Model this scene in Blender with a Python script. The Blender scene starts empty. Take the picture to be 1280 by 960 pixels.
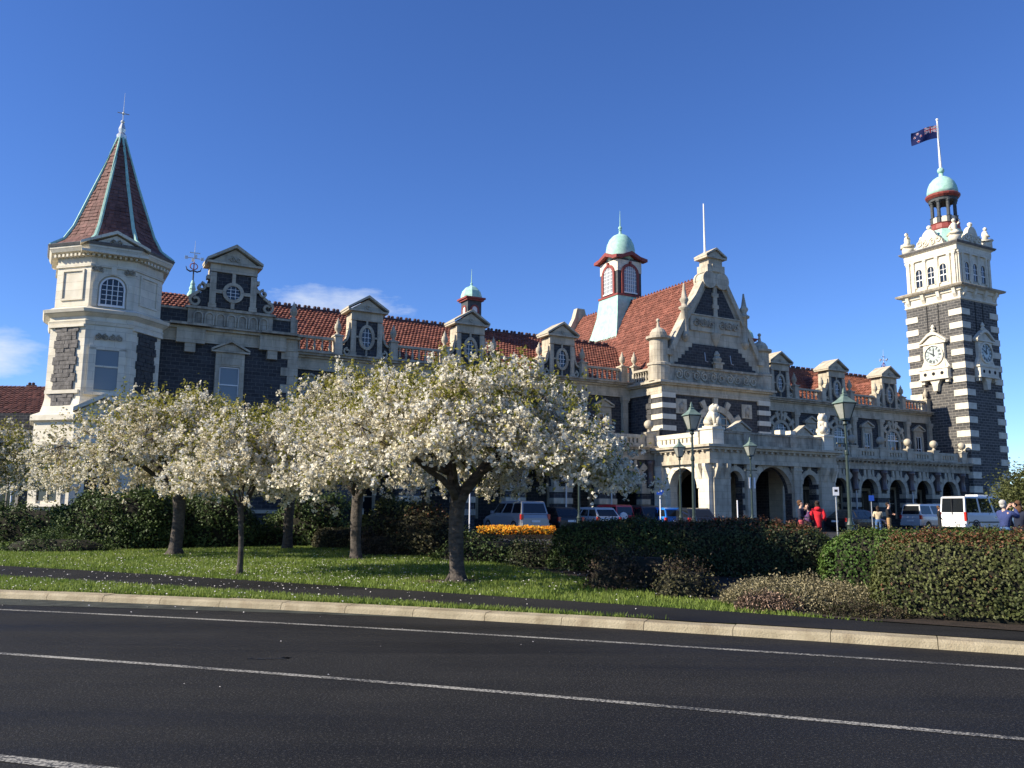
import bpy, math, random
import numpy as np
from mathutils import Matrix, Vector
R = math.radians
SC = bpy.context.scene
COL = SC.collection
# ------------------------------------------------------------------ camera
cam = bpy.data.cameras.new('camera')
camo = bpy.data.objects.new('camera', cam)
COL.objects.link(camo)
cam.sensor_width = 36.0
cam.lens = 1050.0 / 1280.0 * 36.0
cam.clip_start = 0.1
cam.clip_end = 6000
camo.matrix_world = Matrix.Translation((0, 0, 1.6)) @ Matrix.Rotation(R(90) + math.atan(156 / 1050.0), 4, 'X') @ Matrix.Rotation(R(0.4), 4, 'Z')
SC.camera = camo
# ------------------------------------------------------------------ light
SUN_AZ, SUN_EL = -105.5, 31.0      # azimuth from +Y towards +X
W = bpy.data.worlds.new('World')
SC.world = W
W.use_nodes = True
wn, wl = W.node_tree.nodes, W.node_tree.links
bg = wn['Background']
sky = wn.new('ShaderNodeTexSky')
sky.sky_type = 'NISHITA'
sky.sun_disc = False
sky.sun_elevation = R(SUN_EL)
sky.sun_rotation = R(SUN_AZ)
sky.altitude = 0
sky.air_density = 0.8
sky.dust_density = 0.0
sky.ozone_density = 6.0
bg.inputs[1].default_value = 0.125
# thin white clouds low over the left horizon, fixed to directions of the sky
tc = wn.new('ShaderNodeTexCoord')
sep = wn.new('ShaderNodeSeparateXYZ')
wl.new(tc.outputs['Generated'], sep.inputs[0])
def wmath(op, a, b=None, c=None):
    n = wn.new('ShaderNodeMath'); n.operation = op
    for i, v in enumerate((a, b, c)):
        if v is None: continue
        if isinstance(v, (int, float)): n.inputs[i].default_value = v
        else: wl.new(v, n.inputs[i])
    return n.outputs[0]
az = wmath('ARCTAN2', sep.outputs[0], sep.outputs[1])
el = wmath('ARCSINE', sep.outputs[2])
comb = wn.new('ShaderNodeCombineXYZ')
wl.new(wmath('MULTIPLY', az, 5.0), comb.inputs[0])
wl.new(wmath('MULTIPLY', el, 14.0), comb.inputs[1])
cn = wn.new('ShaderNodeTexNoise')
wl.new(comb.outputs[0], cn.inputs['Vector'])
cn.inputs['Scale'].default_value = 3.0
cn.inputs['Detail'].default_value = 8
cn.inputs['Roughness'].default_value = 0.6
def bump2(x, c, w):      # soft hump round an angle
    d = wmath('DIVIDE', wmath('SUBTRACT', x, c), w)
    return wmath('MAXIMUM', wmath('SUBTRACT', 1.0, wmath('MULTIPLY', d, d)), 0.0)
def cloud(a0, aw, e0, ew):
    return wmath('MULTIPLY', bump2(az, a0, aw), bump2(el, e0, ew))
cm = wmath('ADD', cloud(R(-12.5), R(6.5), R(13.3), R(1.9)), cloud(R(-32.5), R(4), R(8.9), R(1.9)))
cm = wmath('MINIMUM', cm, 1.0)
cf = wmath('MULTIPLY', wmath('SUBTRACT', wmath('ADD', cn.outputs[0], wmath('MULTIPLY', cm, 0.50)), 0.69), 2.2)
cf = wmath('MULTIPLY', wmath('MULTIPLY', wmath('MINIMUM', wmath('MAXIMUM', cf, 0.0), 1.0), wmath('MINIMUM', wmath('MULTIPLY', cm, 3.0), 1.0)), 0.8)
cmix = wn.new('ShaderNodeMixRGB')
hs = wn.new('ShaderNodeHueSaturation'); hs.inputs['Hue'].default_value = 0.511; hs.inputs['Saturation'].default_value = 1.11; hs.inputs['Value'].default_value = 0.84
wl.new(sky.outputs[0], hs.inputs['Color'])
wl.new(cf, cmix.inputs[0]); wl.new(hs.outputs[0], cmix.inputs[1])
cmix.inputs[2].default_value = (3.6, 3.9, 4.3, 1)
wl.new(cmix.outputs[0], bg.inputs[0])
sl = bpy.data.lights.new('sun', 'SUN')
sl.energy = 4.5
sl.angle = R(0.55)
sl.color = (1.0, 0.91, 0.76)
slo = bpy.data.objects.new('sun', sl)
COL.objects.link(slo)
sdir = Vector((math.sin(R(SUN_AZ)) * math.cos(R(SUN_EL)), math.cos(R(SUN_AZ)) * math.cos(R(SUN_EL)), math.sin(R(SUN_EL))))
slo.rotation_euler = sdir.to_track_quat('Z', 'Y').to_euler()
slo.location = sdir * 300
vs = SC.view_settings
vs.view_transform = 'Standard'
vs.look = 'None'
vs.gamma = 1.0
vs.exposure = 0.9

# ------------------------------------------------------------------ materials
def nodes_of(name):
    m = bpy.data.materials.new(name)
    m.use_nodes = True
    return m, m.node_tree.nodes, m.node_tree.links, m.node_tree.nodes['Principled BSDF']
def rgba(c): return (c[0], c[1], c[2], 1)
def ashlar(m, bw=0.95, bh=0.42):
    '''fine dark joints between cut blocks, over an existing material'''
    n, l = m.node_tree.nodes, m.node_tree.links
    b = n['Principled BSDF']
    t = n.new('ShaderNodeTexCoord'); s = n.new('ShaderNodeSeparateXYZ'); c = n.new('ShaderNodeCombineXYZ')
    l.new(t.outputs['Object'], s.inputs[0])
    ad = n.new('ShaderNodeMath'); ad.operation = 'ADD'
    l.new(s.outputs[0], ad.inputs[0]); l.new(s.outputs[1], ad.inputs[1]); l.new(ad.outputs[0], c.inputs[0]); l.new(s.outputs[2], c.inputs[1])
    br = n.new('ShaderNodeTexBrick'); l.new(c.outputs[0], br.inputs['Vector'])
    br.inputs['Color1'].default_value = (0.86, 0.86, 0.86, 1); br.inputs['Color2'].default_value = (1.06, 1.05, 1.03, 1); br.inputs['Mortar'].default_value = (0.50, 0.48, 0.45, 1)
    br.inputs['Scale'].default_value = 1; br.inputs['Mortar Size'].default_value = 0.008; br.inputs['Brick Width'].default_value = bw; br.inputs['Row Height'].default_value = bh
    src = b.inputs['Base Color'].links[0].from_socket
    mx = n.new('ShaderNodeMixRGB'); mx.blend_type = 'MULTIPLY'; mx.inputs[0].default_value = 0.8
    l.new(src, mx.inputs[1]); l.new(br.outputs[0], mx.inputs[2]); l.new(mx.outputs[0], b.inputs['Base Color'])
    return m
def pm(name, c1, c2=None, scale=3.0, rough=0.8, bump=0.0, bscale=30.0, island=0.0, metal=0.0, spec=0.3, coat=0.0,
       streak=0.0, streak_c=(0.1, 0.09, 0.07), stretch=(1, 1, 1), contrast=(0.35, 0.65), transl=0.0, sramp=(0.52, 0.78)):
    m, n, l, b = nodes_of(name)
    c2 = c2 or c1
    t = n.new('ShaderNodeTexCoord')
    mp = n.new('ShaderNodeMapping'); mp.inputs['Scale'].default_value = stretch
    l.new(t.outputs['Object'], mp.inputs[0])
    no = n.new('ShaderNodeTexNoise'); no.inputs['Scale'].default_value = scale; no.inputs['Detail'].default_value = 6
    l.new(mp.outputs[0], no.inputs['Vector'])
    r = n.new('ShaderNodeValToRGB')
    r.color_ramp.elements[0].position, r.color_ramp.elements[1].position = contrast
    r.color_ramp.elements[0].color = rgba(c1); r.color_ramp.elements[1].color = rgba(c2)
    l.new(no.outputs[0], r.inputs[0])
    out = r.outputs[0]
    if streak > 0:                       # weather stains, long in z, with shapes of their own
        mp2 = n.new('ShaderNodeMapping'); mp2.inputs['Scale'].default_value = (1.6, 1.6, 0.35)
        l.new(t.outputs['Object'], mp2.inputs[0])
        n2 = n.new('ShaderNodeTexNoise'); n2.inputs['Scale'].default_value = 1.4; n2.inputs['Detail'].default_value = 8; n2.inputs['Roughness'].default_value = 0.65
        l.new(mp2.outputs[0], n2.inputs['Vector'])
        r2 = n.new('ShaderNodeValToRGB'); r2.color_ramp.elements[0].position, r2.color_ramp.elements[1].position = sramp
        l.new(n2.outputs[0], r2.inputs[0])
        mu = n.new('ShaderNodeMath'); mu.operation = 'MULTIPLY'; mu.inputs[1].default_value = streak
        l.new(r2.outputs[0], mu.inputs[0])
        mx = n.new('ShaderNodeMixRGB'); mx.inputs[2].default_value = rgba(streak_c)
        l.new(mu.outputs[0], mx.inputs[0]); l.new(out, mx.inputs[1])
        out = mx.outputs[0]
    if island > 0:
        g = n.new('ShaderNodeNewGeometry')
        mr = n.new('ShaderNodeMapRange'); mr.inputs[3].default_value = 1 - island; mr.inputs[4].default_value = 1 + island
        l.new(g.outputs['Random Per Island'], mr.inputs[0])
        h = n.new('ShaderNodeHueSaturation'); l.new(mr.outputs[0], h.inputs['Value']); l.new(out, h.inputs['Color'])
        out = h.outputs[0]
    l.new(out, b.inputs['Base Color'])
    b.inputs['Roughness'].default_value = rough
    b.inputs['Metallic'].default_value = metal
    b.inputs['Specular IOR Level'].default_value = spec
    if coat: b.inputs['Coat Weight'].default_value = coat; b.inputs['Coat Roughness'].default_value = 0.05
    if bump > 0:
        nb = n.new('ShaderNodeTexNoise'); nb.inputs['Scale'].default_value = bscale; nb.inputs['Detail'].default_value = 4
        l.new(t.outputs['Object'], nb.inputs['Vector'])
        bp = n.new('ShaderNodeBump'); bp.inputs['Strength'].default_value = bump; bp.inputs['Distance'].default_value = 0.02
        l.new(nb.outputs[0], bp.inputs['Height']); l.new(bp.outputs[0], b.inputs['Normal'])
    if transl > 0:
        tr = n.new('ShaderNodeBsdfTranslucent'); l.new(out, tr.inputs[0])
        ms = n.new('ShaderNodeMixShader'); ms.inputs[0].default_value = transl
        l.new(b.outputs[0], ms.inputs[1]); l.new(tr.outputs[0], ms.inputs[2])
        l.new(ms.outputs[0], n['Material Output'].inputs[0])
    return m
def brickmat(name, c1, c2, cm, bw, bh, mortar=0.012, rough=0.85, bump=0.6, octo=False):
    m, n, l, b = nodes_of(name)
    t = n.new('ShaderNodeTexCoord'); s = n.new('ShaderNodeSeparateXYZ'); c = n.new('ShaderNodeCombineXYZ')
    l.new(t.outputs['Object'], s.inputs[0])
    a = n.new('ShaderNodeMath'); a.operation = 'ADD'
    l.new(s.outputs[0], a.inputs[0]); l.new(s.outputs[1], a.inputs[1])
    l.new(a.outputs[0], c.inputs[0]); l.new(s.outputs[2], c.inputs[1])
    br = n.new('ShaderNodeTexBrick'); l.new(c.outputs[0], br.inputs['Vector'])
    br.inputs['Color1'].default_value = rgba(c1); br.inputs['Color2'].default_value = rgba(c2); br.inputs['Mortar'].default_value = rgba(cm)
    br.inputs['Scale'].default_value = 1.0; br.inputs['Mortar Size'].default_value = mortar
    br.inputs['Brick Width'].default_value = bw; br.inputs['Row Height'].default_value = bh; br.inputs['Bias'].default_value = 0.0
    br.inputs['Mortar Smooth'].default_value = 0.3
    no = n.new('ShaderNodeTexNoise'); no.inputs['Scale'].default_value = 6; no.inputs['Detail'].default_value = 8
    l.new(t.outputs['Object'], no.inputs['Vector'])
    mr = n.new('ShaderNodeMapRange'); mr.inputs[3].default_value = 0.55; mr.inputs[4].default_value = 1.45
    l.new(no.outputs[0], mr.inputs[0])
    mx = n.new('ShaderNodeMixRGB'); mx.blend_type = 'MULTIPLY'; mx.inputs[0].default_value = 1
    l.new(br.outputs[0], mx.inputs[1]); l.new(mr.outputs[0], mx.inputs[2])
    l.new(mx.outputs[0], b.inputs['Base Color'])
    b.inputs['Roughness'].default_value = rough; b.inputs['Specular IOR Level'].default_value = 0.25
    ad = n.new('ShaderNodeMath'); ad.operation = 'MULTIPLY_ADD'; ad.inputs[1].default_value = -0.8
    l.new(br.outputs['Fac'], ad.inputs[0]); l.new(no.outputs[0], ad.inputs[2])
    bp = n.new('ShaderNodeBump'); bp.inputs['Strength'].default_value = bump; bp.inputs['Distance'].default_value = 0.05
    l.new(ad.outputs[0], bp.inputs['Height']); l.new(bp.outputs[0], b.inputs['Normal'])
    return m
def glassmat(name, c, rough=0.08, spec=0.6):
    m, n, l, b = nodes_of(name)
    b.inputs['Base Color'].default_value = rgba(c); b.inputs['Roughness'].default_value = rough; b.inputs['Specular IOR Level'].default_value = spec
    t = n.new('ShaderNodeTexCoord')
    no = n.new('ShaderNodeTexNoise'); no.inputs['Scale'].default_value = 2.0
    l.new(t.outputs['Object'], no.inputs['Vector'])
    bp = n.new('ShaderNodeBump'); bp.inputs['Strength'].default_value = 0.05; bp.inputs['Distance'].default_value = 0.05
    l.new(no.outputs[0], bp.inputs['Height']); l.new(bp.outputs[0], b.inputs['Normal'])
    return m
M = {}
M['lime'] = pm('limestone', (0.44, 0.385, 0.29), (0.57, 0.505, 0.385), 1.3, 0.85, 0.3, 9, streak=0.7, streak_c=(0.17, 0.15, 0.12), sramp=(0.47, 0.72))  # limestone of the unlit fronts, some of their shade put into the colour
M['lime_sunlit'] = pm('sunlit limestone', (0.66, 0.60, 0.47), (0.76, 0.70, 0.57), 2.0, 0.85, 0.2, 12, streak=0.25, streak_c=(0.3, 0.25, 0.18))  # paler copy for the sunlit parts, sunlight put into the colour
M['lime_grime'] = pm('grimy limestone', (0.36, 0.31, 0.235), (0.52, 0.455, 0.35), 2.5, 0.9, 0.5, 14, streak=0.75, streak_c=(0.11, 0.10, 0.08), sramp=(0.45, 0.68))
for k_ in ('lime', 'lime_sunlit', 'lime_grime'): ashlar(M[k_])
M['basalt'] = brickmat('basalt stonework', (0.040, 0.040, 0.043), (0.064, 0.064, 0.067), (0.135, 0.13, 0.122), 0.46, 0.21, 0.014)  # darker copy for the shaded fronts, shade put into the colour
M['basalt_t'] = brickmat('tower basalt stonework', (0.060, 0.058, 0.056), (0.105, 0.100, 0.094), (0.24, 0.22, 0.19), 0.62, 0.26, 0.026)  # same basalt made paler for the sunlit tower, sunlight put into the colour
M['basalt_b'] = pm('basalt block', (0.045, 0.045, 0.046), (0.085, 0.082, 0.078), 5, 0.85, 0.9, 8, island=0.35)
M['stone_sunlit'] = pm('sunlit rough basalt', (0.10, 0.093, 0.086), (0.19, 0.175, 0.16), 5, 0.9, 1.0, 12, island=0.3)  # paler stones for the sunny turret face, sunlight put into their colour
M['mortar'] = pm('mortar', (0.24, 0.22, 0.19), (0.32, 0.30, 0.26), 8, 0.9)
M['tile'] = pm('clay roof tile', (0.175, 0.060, 0.038), (0.25, 0.095, 0.062), 2.5, 0.7, 0.3, 20, island=0.30, streak=0.35, streak_c=(0.16, 0.06, 0.04))
M['tile_light'] = pm('orange clay roof tile', (0.24, 0.080, 0.042), (0.31, 0.118, 0.066), 2.0, 0.75, 0.3, 20, island=0.22, streak=0.35, streak_c=(0.25, 0.08, 0.05))
M['tile_dark'] = pm('purple clay roof tile', (0.085, 0.035, 0.030), (0.14, 0.055, 0.042), 2.0, 0.75, 0.3, 20, island=0.25)
M['tile_spire'] = pm('brown clay spire tile', (0.135, 0.062, 0.050), (0.19, 0.095, 0.078), 2.0, 0.75, 0.3, 20, island=0.25, streak=0.3, streak_c=(0.10, 0.05, 0.04))
M['crest'] = pm('dark ridge cresting', (0.06, 0.035, 0.035), (0.10, 0.05, 0.045), 4, 0.7)
M['copper'] = pm('green copper', (0.30, 0.52, 0.42), (0.42, 0.64, 0.54), 3, 0.65, 0.25, 18, streak=0.3, streak_c=(0.18, 0.34, 0.28))
M['lead'] = pm('lead flashing', (0.12, 0.115, 0.11), (0.19, 0.18, 0.17), 3, 0.6)
M['redpaint'] = pm('dark red paint', (0.22, 0.045, 0.035), (0.28, 0.065, 0.05), 5, 0.55)
M['darkpaint'] = pm('dark slate cladding', (0.055, 0.06, 0.062), (0.085, 0.09, 0.09), 5, 0.7)
M['white'] = pm('white paint', (0.74, 0.73, 0.69), (0.80, 0.79, 0.76), 4, 0.5)
M['glass'] = glassmat('dark window glass', (0.018, 0.022, 0.026))
M['glass_blue'] = glassmat('window glass with blind', (0.16, 0.185, 0.20), 0.1)
M['glass_pale'] = glassmat('pale window glass', (0.30, 0.32, 0.33), 0.15)
M['granite'] = pm('brown granite', (0.085, 0.06, 0.052), (0.15, 0.11, 0.10), 14, 0.35, spec=0.5)
M['black'] = pm('black interior', (0.012, 0.012, 0.013), (0.02, 0.02, 0.02), 2, 0.9)
M['door'] = pm('dark timber door', (0.03, 0.02, 0.014), (0.05, 0.032, 0.022), 4, 0.5)
M['iron'] = pm('black wrought iron', (0.03, 0.035, 0.034), (0.05, 0.055, 0.05), 8, 0.45, spec=0.5)
M['ironred'] = pm('red and gilt ironwork', (0.30, 0.07, 0.07), (0.40, 0.16, 0.12), 9, 0.5)
M['silver'] = pm('pale gilt metal', (0.6, 0.6, 0.55), (0.7, 0.7, 0.66), 9, 0.35, metal=0.6)
M['lampgreen'] = pm('dark green lamp paint', (0.020, 0.034, 0.027), (0.032, 0.05, 0.04), 6, 0.4, spec=0.5)
M['lampverd'] = pm('pale green lamp roof', (0.12, 0.175, 0.145), (0.17, 0.23, 0.19), 6, 0.5)
M['lampglass'] = pm('frosted lamp glass', (0.46, 0.47, 0.40), (0.56, 0.57, 0.50), 5, 0.25, spec=0.5, transl=0.45)
M['blue'] = pm('blue sign face', (0.02, 0.08, 0.42), (0.03, 0.10, 0.48), 5, 0.4)
M['signwhite'] = pm('white sign face', (0.78, 0.78, 0.78), (0.82, 0.82, 0.82), 5, 0.4)
M['galv'] = pm('galvanised steel', (0.42, 0.43, 0.44), (0.52, 0.53, 0.54), 10, 0.4, metal=0.5)
M['redsteel'] = pm('red painted steel', (0.45, 0.05, 0.045), (0.55, 0.07, 0.06), 5, 0.5)
M['rubber'] = pm('black rubber', (0.015, 0.015, 0.015), (0.03, 0.03, 0.03), 10, 0.8)
M['rim'] = pm('alloy rim', (0.40, 0.40, 0.41), (0.5, 0.5, 0.51), 10, 0.3, metal=0.8)
M['carglass'] = glassmat('tinted car glass', (0.012, 0.014, 0.016), 0.04, 0.7)
M['taillight'] = pm('red tail light', (0.42, 0.015, 0.015), (0.5, 0.03, 0.02), 10, 0.15, spec=0.6)
M['plate'] = pm('white number plate', (0.7, 0.7, 0.68), (0.75, 0.75, 0.73), 10, 0.5)
def paint(name, c, metal=0.2): return pm(name, c, tuple(min(1, x * 1.05) for x in c), 40, 0.32, coat=0.6, metal=metal, spec=0.5)
M['p_silver'] = paint('silver car paint', (0.30, 0.31, 0.32), 0.3)
M['p_white'] = paint('white car paint', (0.80, 0.80, 0.78), 0)
M['p_pale'] = paint('pale grey car paint', (0.52, 0.53, 0.53), 0.2)
M['p_red'] = paint('red car paint', (0.55, 0.03, 0.035), 0)
M['p_blue'] = paint('blue car paint', (0.02, 0.20, 0.62), 0.1)
M['p_dark'] = paint('dark blue car paint', (0.02, 0.025, 0.035), 0.2)
M['p_black'] = paint('black car paint', (0.012, 0.012, 0.013), 0.1)
M['p_maroon'] = paint('maroon car paint', (0.16, 0.015, 0.02), 0.1)
M['plastic'] = pm('grey bumper plastic', (0.05, 0.05, 0.052), (0.07, 0.07, 0.07), 10, 0.6)

# ------------------------------------------------------------------ mesh building
class MB:
    def __init__(self):
        self.v, self.f, self.mi, self.M = [], [], [], None
    def _add(self, vs, fs, mi=0):
        o = len(self.v)
        if self.M is not None: vs = [tuple(self.M @ Vector(p)) for p in vs]
        self.v.extend(vs)
        for f in fs: self.f.append(tuple(i + o for i in f)); self.mi.append(mi)
        return self
    def box(self, x0, x1, y0, y1, z0, z1, mi=0):
        return self._add([(x0, y0, z0), (x1, y0, z0), (x1, y1, z0), (x0, y1, z0), (x0, y0, z1), (x1, y0, z1), (x1, y1, z1), (x0, y1, z1)],
                         [(3, 2, 1, 0), (4, 5, 6, 7), (0, 1, 5, 4), (1, 2, 6, 5), (2, 3, 7, 6), (3, 0, 4, 7)], mi)
    def cbox(self, x, y, z, w, d, h, mi=0):
        return self.box(x - w / 2, x + w / 2, y - d / 2, y + d / 2, z, z + h, mi)
    def taper(self, x, y, z0, w0, d0, z1, w1, d1, mi=0):
        a = [(x - w0 / 2, y - d0 / 2, z0), (x + w0 / 2, y - d0 / 2, z0), (x + w0 / 2, y + d0 / 2, z0), (x - w0 / 2, y + d0 / 2, z0)]
        b = [(x - w1 / 2, y - d1 / 2, z1), (x + w1 / 2, y - d1 / 2, z1), (x + w1 / 2, y + d1 / 2, z1), (x - w1 / 2, y + d1 / 2, z1)]
        return self._add(a + b, [(3, 2, 1, 0), (4, 5, 6, 7), (0, 1, 5, 4), (1, 2, 6, 5), (2, 3, 7, 6), (3, 0, 4, 7)], mi)
    def ext(self, poly, ax, lo, hi, mi=0):
        """extrude a polygon: ax 'y' takes (x,z), 'x' takes (y,z), 'z' takes (x,y)"""
        if ax == 'y': g = lambda p, w: (p[0], w, p[1])
        elif ax == 'x': g = lambda p, w: (w, p[0], p[1])
        else: g = lambda p, w: (p[0], p[1], w)
        n = len(poly)
        vs = [g(p, lo) for p in poly] + [g(p, hi) for p in poly]
        fs = [tuple(range(n)), tuple(range(2 * n - 1, n - 1, -1))]
        fs += [(i, i + n, (i + 1) % n + n, (i + 1) % n) for i in range(n)]
        return self._add(vs, fs, mi)
    def lathe(self, prof, c=(0, 0, 0), n=12, a0=0.0, mi=0, cap=True):
        vs, fs = [], []
        for r, z in prof:
            for k in range(n):
                a = a0 + 2 * math.pi * k / n
                vs.append((c[0] + r * math.cos(a), c[1] + r * math.sin(a), c[2] + z))
        for i in range(len(prof) - 1):
            for k in range(n):
                k2 = (k + 1) % n
                fs.append((i * n + k, i * n + k2, (i + 1) * n + k2, (i + 1) * n + k))
        if cap:
            fs.append(tuple(range(n - 1, -1, -1)))
            fs.append(tuple((len(prof) - 1) * n + k for k in range(n)))
        return self._add(vs, fs, mi)
    def tube(self, pts, rad, n=6, mi=0):
        P = [Vector(p) for p in pts]
        if isinstance(rad, (int, float)): rad = [rad] * len(P)
        vs, fs = [], []
        for i, p in enumerate(P):
            d = (P[min(i + 1, len(P) - 1)] - P[max(i - 1, 0)])
            if d.length < 1e-9: d = Vector((0, 0, 1))
            d.normalize()
            u = d.cross(Vector((0, 0, 1)) if abs(d.z) < 0.95 else Vector((1, 0, 0))).normalized()
            w = d.cross(u)
            for k in range(n):
                a = 2 * math.pi * k / n
                vs.append(tuple(p + (u * math.cos(a) + w * math.sin(a)) * rad[i]))
        for i in range(len(P) - 1):
            for k in range(n):
                k2 = (k + 1) % n
                fs.append((i * n + k, i * n + k2, (i + 1) * n + k2, (i + 1) * n + k))
        fs.append(tuple(range(n - 1, -1, -1))); fs.append(tuple((len(P) - 1) * n + k for k in range(n)))
        return self._add(vs, fs, mi)
    def ball(self, c, r, n=10, m=6, mi=0, sq=(1, 1, 1)):
        prof = [(max(1e-3, r * math.sin(math.pi * i / m)), -r * math.cos(math.pi * i / m)) for i in range(m + 1)]
        o = len(self.v)
        self.lathe(prof, (0, 0, 0), n, 0, mi)
        Mx = self.M
        for i in range(o, len(self.v)):
            p = self.v[i]
            if Mx is not None: p = tuple(Mx.inverted() @ Vector(p))
            p = (p[0] * sq[0] + c[0], p[1] * sq[1] + c[1], p[2] * sq[2] + c[2])
            self.v[i] = tuple(Mx @ Vector(p)) if Mx is not None else p
        return self
    def mesh(self, name, mat, smooth=False):
        me = bpy.data.meshes.new(name)
        me.from_pydata(self.v, [], self.f)
        for m in (mat if isinstance(mat, (list, tuple)) else [mat]): me.materials.append(m)
        if any(self.mi): me.polygons.foreach_set('material_index', self.mi)
        if smooth: me.polygons.foreach_set('use_smooth', [True] * len(self.f))
        me.update()
        return me
    def build(self, name, mat, parent=None, smooth=False, loc=None, rz=None, label=None):
        return link(name, self.mesh(name, mat, smooth), parent, loc, rz, label)
def link(name, me, parent=None, loc=None, rz=None, label=None):
    o = bpy.data.objects.new(name, me)
    COL.objects.link(o)
    if parent: o.parent = parent
    if loc: o.location = loc
    if rz is not None: o.rotation_euler = (0, 0, rz)
    if label: o['label'] = label
    return o
def tag(o, label=None, cat=None, group=None, kind=None):
    if label: o['label'] = label
    if cat: o['category'] = cat
    if group: o['group'] = group
    if kind: o['kind'] = kind
    return o
def root(name, loc, rz=0.0, label=None, cat=None, group=None):
    o = bpy.data.objects.new(name, None)
    COL.objects.link(o)
    o.empty_display_size = 0.3
    o.location = loc; o.rotation_euler = (0, 0, rz)
    return tag(o, label, cat, group)
def dup(o, parent=None, loc=None, rz=None):
    kids = list(o.children)
    c = o.copy(); COL.objects.link(c)
    c.parent = parent if parent is not None else o.parent
    if loc is not None: c.location = loc
    if rz is not None: c.rotation_euler = (0, 0, rz)
    for k in kids: dup(k, c)
    return c
def arcblock(m, cx, cz, r0, r1, a0, a1, y0, y1, n=4, mi=0):
    """one wedge of an arch ring in the xz plane, angles in degrees from +x"""
    A = [R(a0 + (a1 - a0) * i / n) for i in range(n + 1)]
    poly = [(cx + r0 * math.cos(a), cz + r0 * math.sin(a)) for a in A] + [(cx + r1 * math.cos(a), cz + r1 * math.sin(a)) for a in reversed(A)]
    return m.ext(poly, 'y', y0, y1, mi)
def archpoly(cx, z0, zs, r, n=12):
    """window outline with a round head, counter-clockwise"""
    p = [(cx - r, z0), (cx + r, z0)]
    return p + [(cx + r * math.cos(math.pi * i / n), zs + r * math.sin(math.pi * i / n)) for i in range(n + 1)]
def archwall(m, s0, s1, z0, z1, cx, zs, r, y0, y1, mi=0, n=14):
    """wall bay with a round-headed opening standing on z0"""
    p = [(s0, z0), (cx - r, z0), (cx - r, zs)]
    p += [(cx - r * math.cos(math.pi * i / n), zs + r * math.sin(math.pi * i / n)) for i in range(1, n)]
    p += [(cx + r, zs), (cx + r, z0), (s1, z0), (s1, z1), (s0, z1)]
    return m.ext(p, 'y', y0, y1, mi)
def gable(m, cx, z, hw, h, y0, y1, mi=0):
    return m.ext([(cx - hw, z), (cx + hw, z), (cx, z + h)], 'y', y0, y1, mi)
def quads(name, P, N, size, mat, rng, parent=None, jitter=1.0, fold=0.0, aspect=0.7, matidx=None, kind=None):
    """many small leaf quads in one mesh; P points, N preferred normals (or None)"""
    n = len(P)
    d = rng.normal(size=(n, 3))
    d /= np.linalg.norm(d, axis=1)[:, None]
    nn = d if N is None else N + jitter * d
    nn /= np.linalg.norm(nn, axis=1)[:, None] + 1e-9
    u = np.cross(nn, rng.normal(size=(n, 3))); u /= np.linalg.norm(u, axis=1)[:, None] + 1e-9
    v = np.cross(nn, u)
    s = (np.asarray(size) * np.ones(n))[:, None] * rng.uniform(0.7, 1.3, (n, 1))
    a = u * s * 0.5; b = v * s * 0.5 * aspect
    V = np.stack([P - a, P - b + nn * s * fold, P + a, P + b + nn * s * fold], 1).reshape(-1, 3).astype(np.float32)
    return rawquads(name, V, mat, parent, matidx, kind)
def rawquads(name, V, mat, parent=None, matidx=None, kind=None):
    n = len(V) // 4
    me = bpy.data.meshes.new(name)
    me.vertices.add(4 * n); me.loops.add(4 * n); me.polygons.add(n)
    me.vertices.foreach_set('co', V.ravel())
    me.loops.foreach_set('vertex_index', np.arange(4 * n, dtype=np.int32))
    me.polygons.foreach_set('loop_start', np.arange(0, 4 * n, 4, dtype=np.int32))
    try: me.polygons.foreach_set('loop_total', np.full(n, 4, dtype=np.int32))
    except Exception: pass
    for m in (mat if isinstance(mat, (list, tuple)) else [mat]): me.materials.append(m)
    if matidx is not None: me.polygons.foreach_set('material_index', matidx.astype(np.int32))
    me.update(calc_edges=True)
    o = link(name, me, parent)
    if kind: o['kind'] = kind
    return o
G = 0.25                       # forecourt level
TH = R(29.3)                   # the station front turns this far from the picture plane
CT, ST = math.cos(TH), math.sin(TH)
Y0 = 57.0
def LW(s, t, z=0.0):           # station coordinates (along, into, up) to world
    return (s * CT - t * ST, Y0 + s * ST + t * CT, z + G)
# ================================================================== THE STATION
ST_ROOT = root('railway_station', LW(0, 0, 0), TH, 'long dark stone railway station with cream dressings, red tiled roofs and a porch', 'station')
P_ = ST_ROOT
CEN = 15.2
# ---------------------------------------------------------------- walls of the two wings
def wall_part(name, mat, *boxes, parent=P_):
    r = None
    for b in boxes:
        o = MB().box(*b).build(name, mat, parent)
        r = r or o
    return r
wall_part('wall', M['basalt'], (-15.2, 10.0, 0, 0.5, 0, 9.9))
wall_part('wall', M['basalt'], (20.4, 45.3, 0, 0.5, 0, 9.9))
wall_part('wall', M['basalt'], (-22.5, 45.3, 9.4, 9.9, 0, 10.6), (44.8, 45.3, 0.5, 9.4, 0, 10.6))   # platform side
def entab(s0, s1, t, z0=9.55, zc=10.4, over=0.55, name='entablature', endl=False):
    m = MB()
    m.box(s0, s1, t - 0.18, t + 0.45, z0, z0 + 0.28)
    m.box(s0, s1, t - 0.12, t + 0.45, z0 + 0.28, zc - 0.12)
    m.box(s0, s1, t - 0.30, t + 0.45, zc - 0.12, zc)
    o = m.build(name, M['lime'], P_)
    c = MB()
    c.box(s0, s1, t - over, t + 0.5, zc, zc + 0.14)
    c.box(s0, s1, t - over - 0.12, t + 0.5, zc + 0.14, zc + 0.24)
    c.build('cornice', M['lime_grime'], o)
    return o
entab(-15.1, 10.0, 0); entab(20.4, 45.35, 0)
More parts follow.
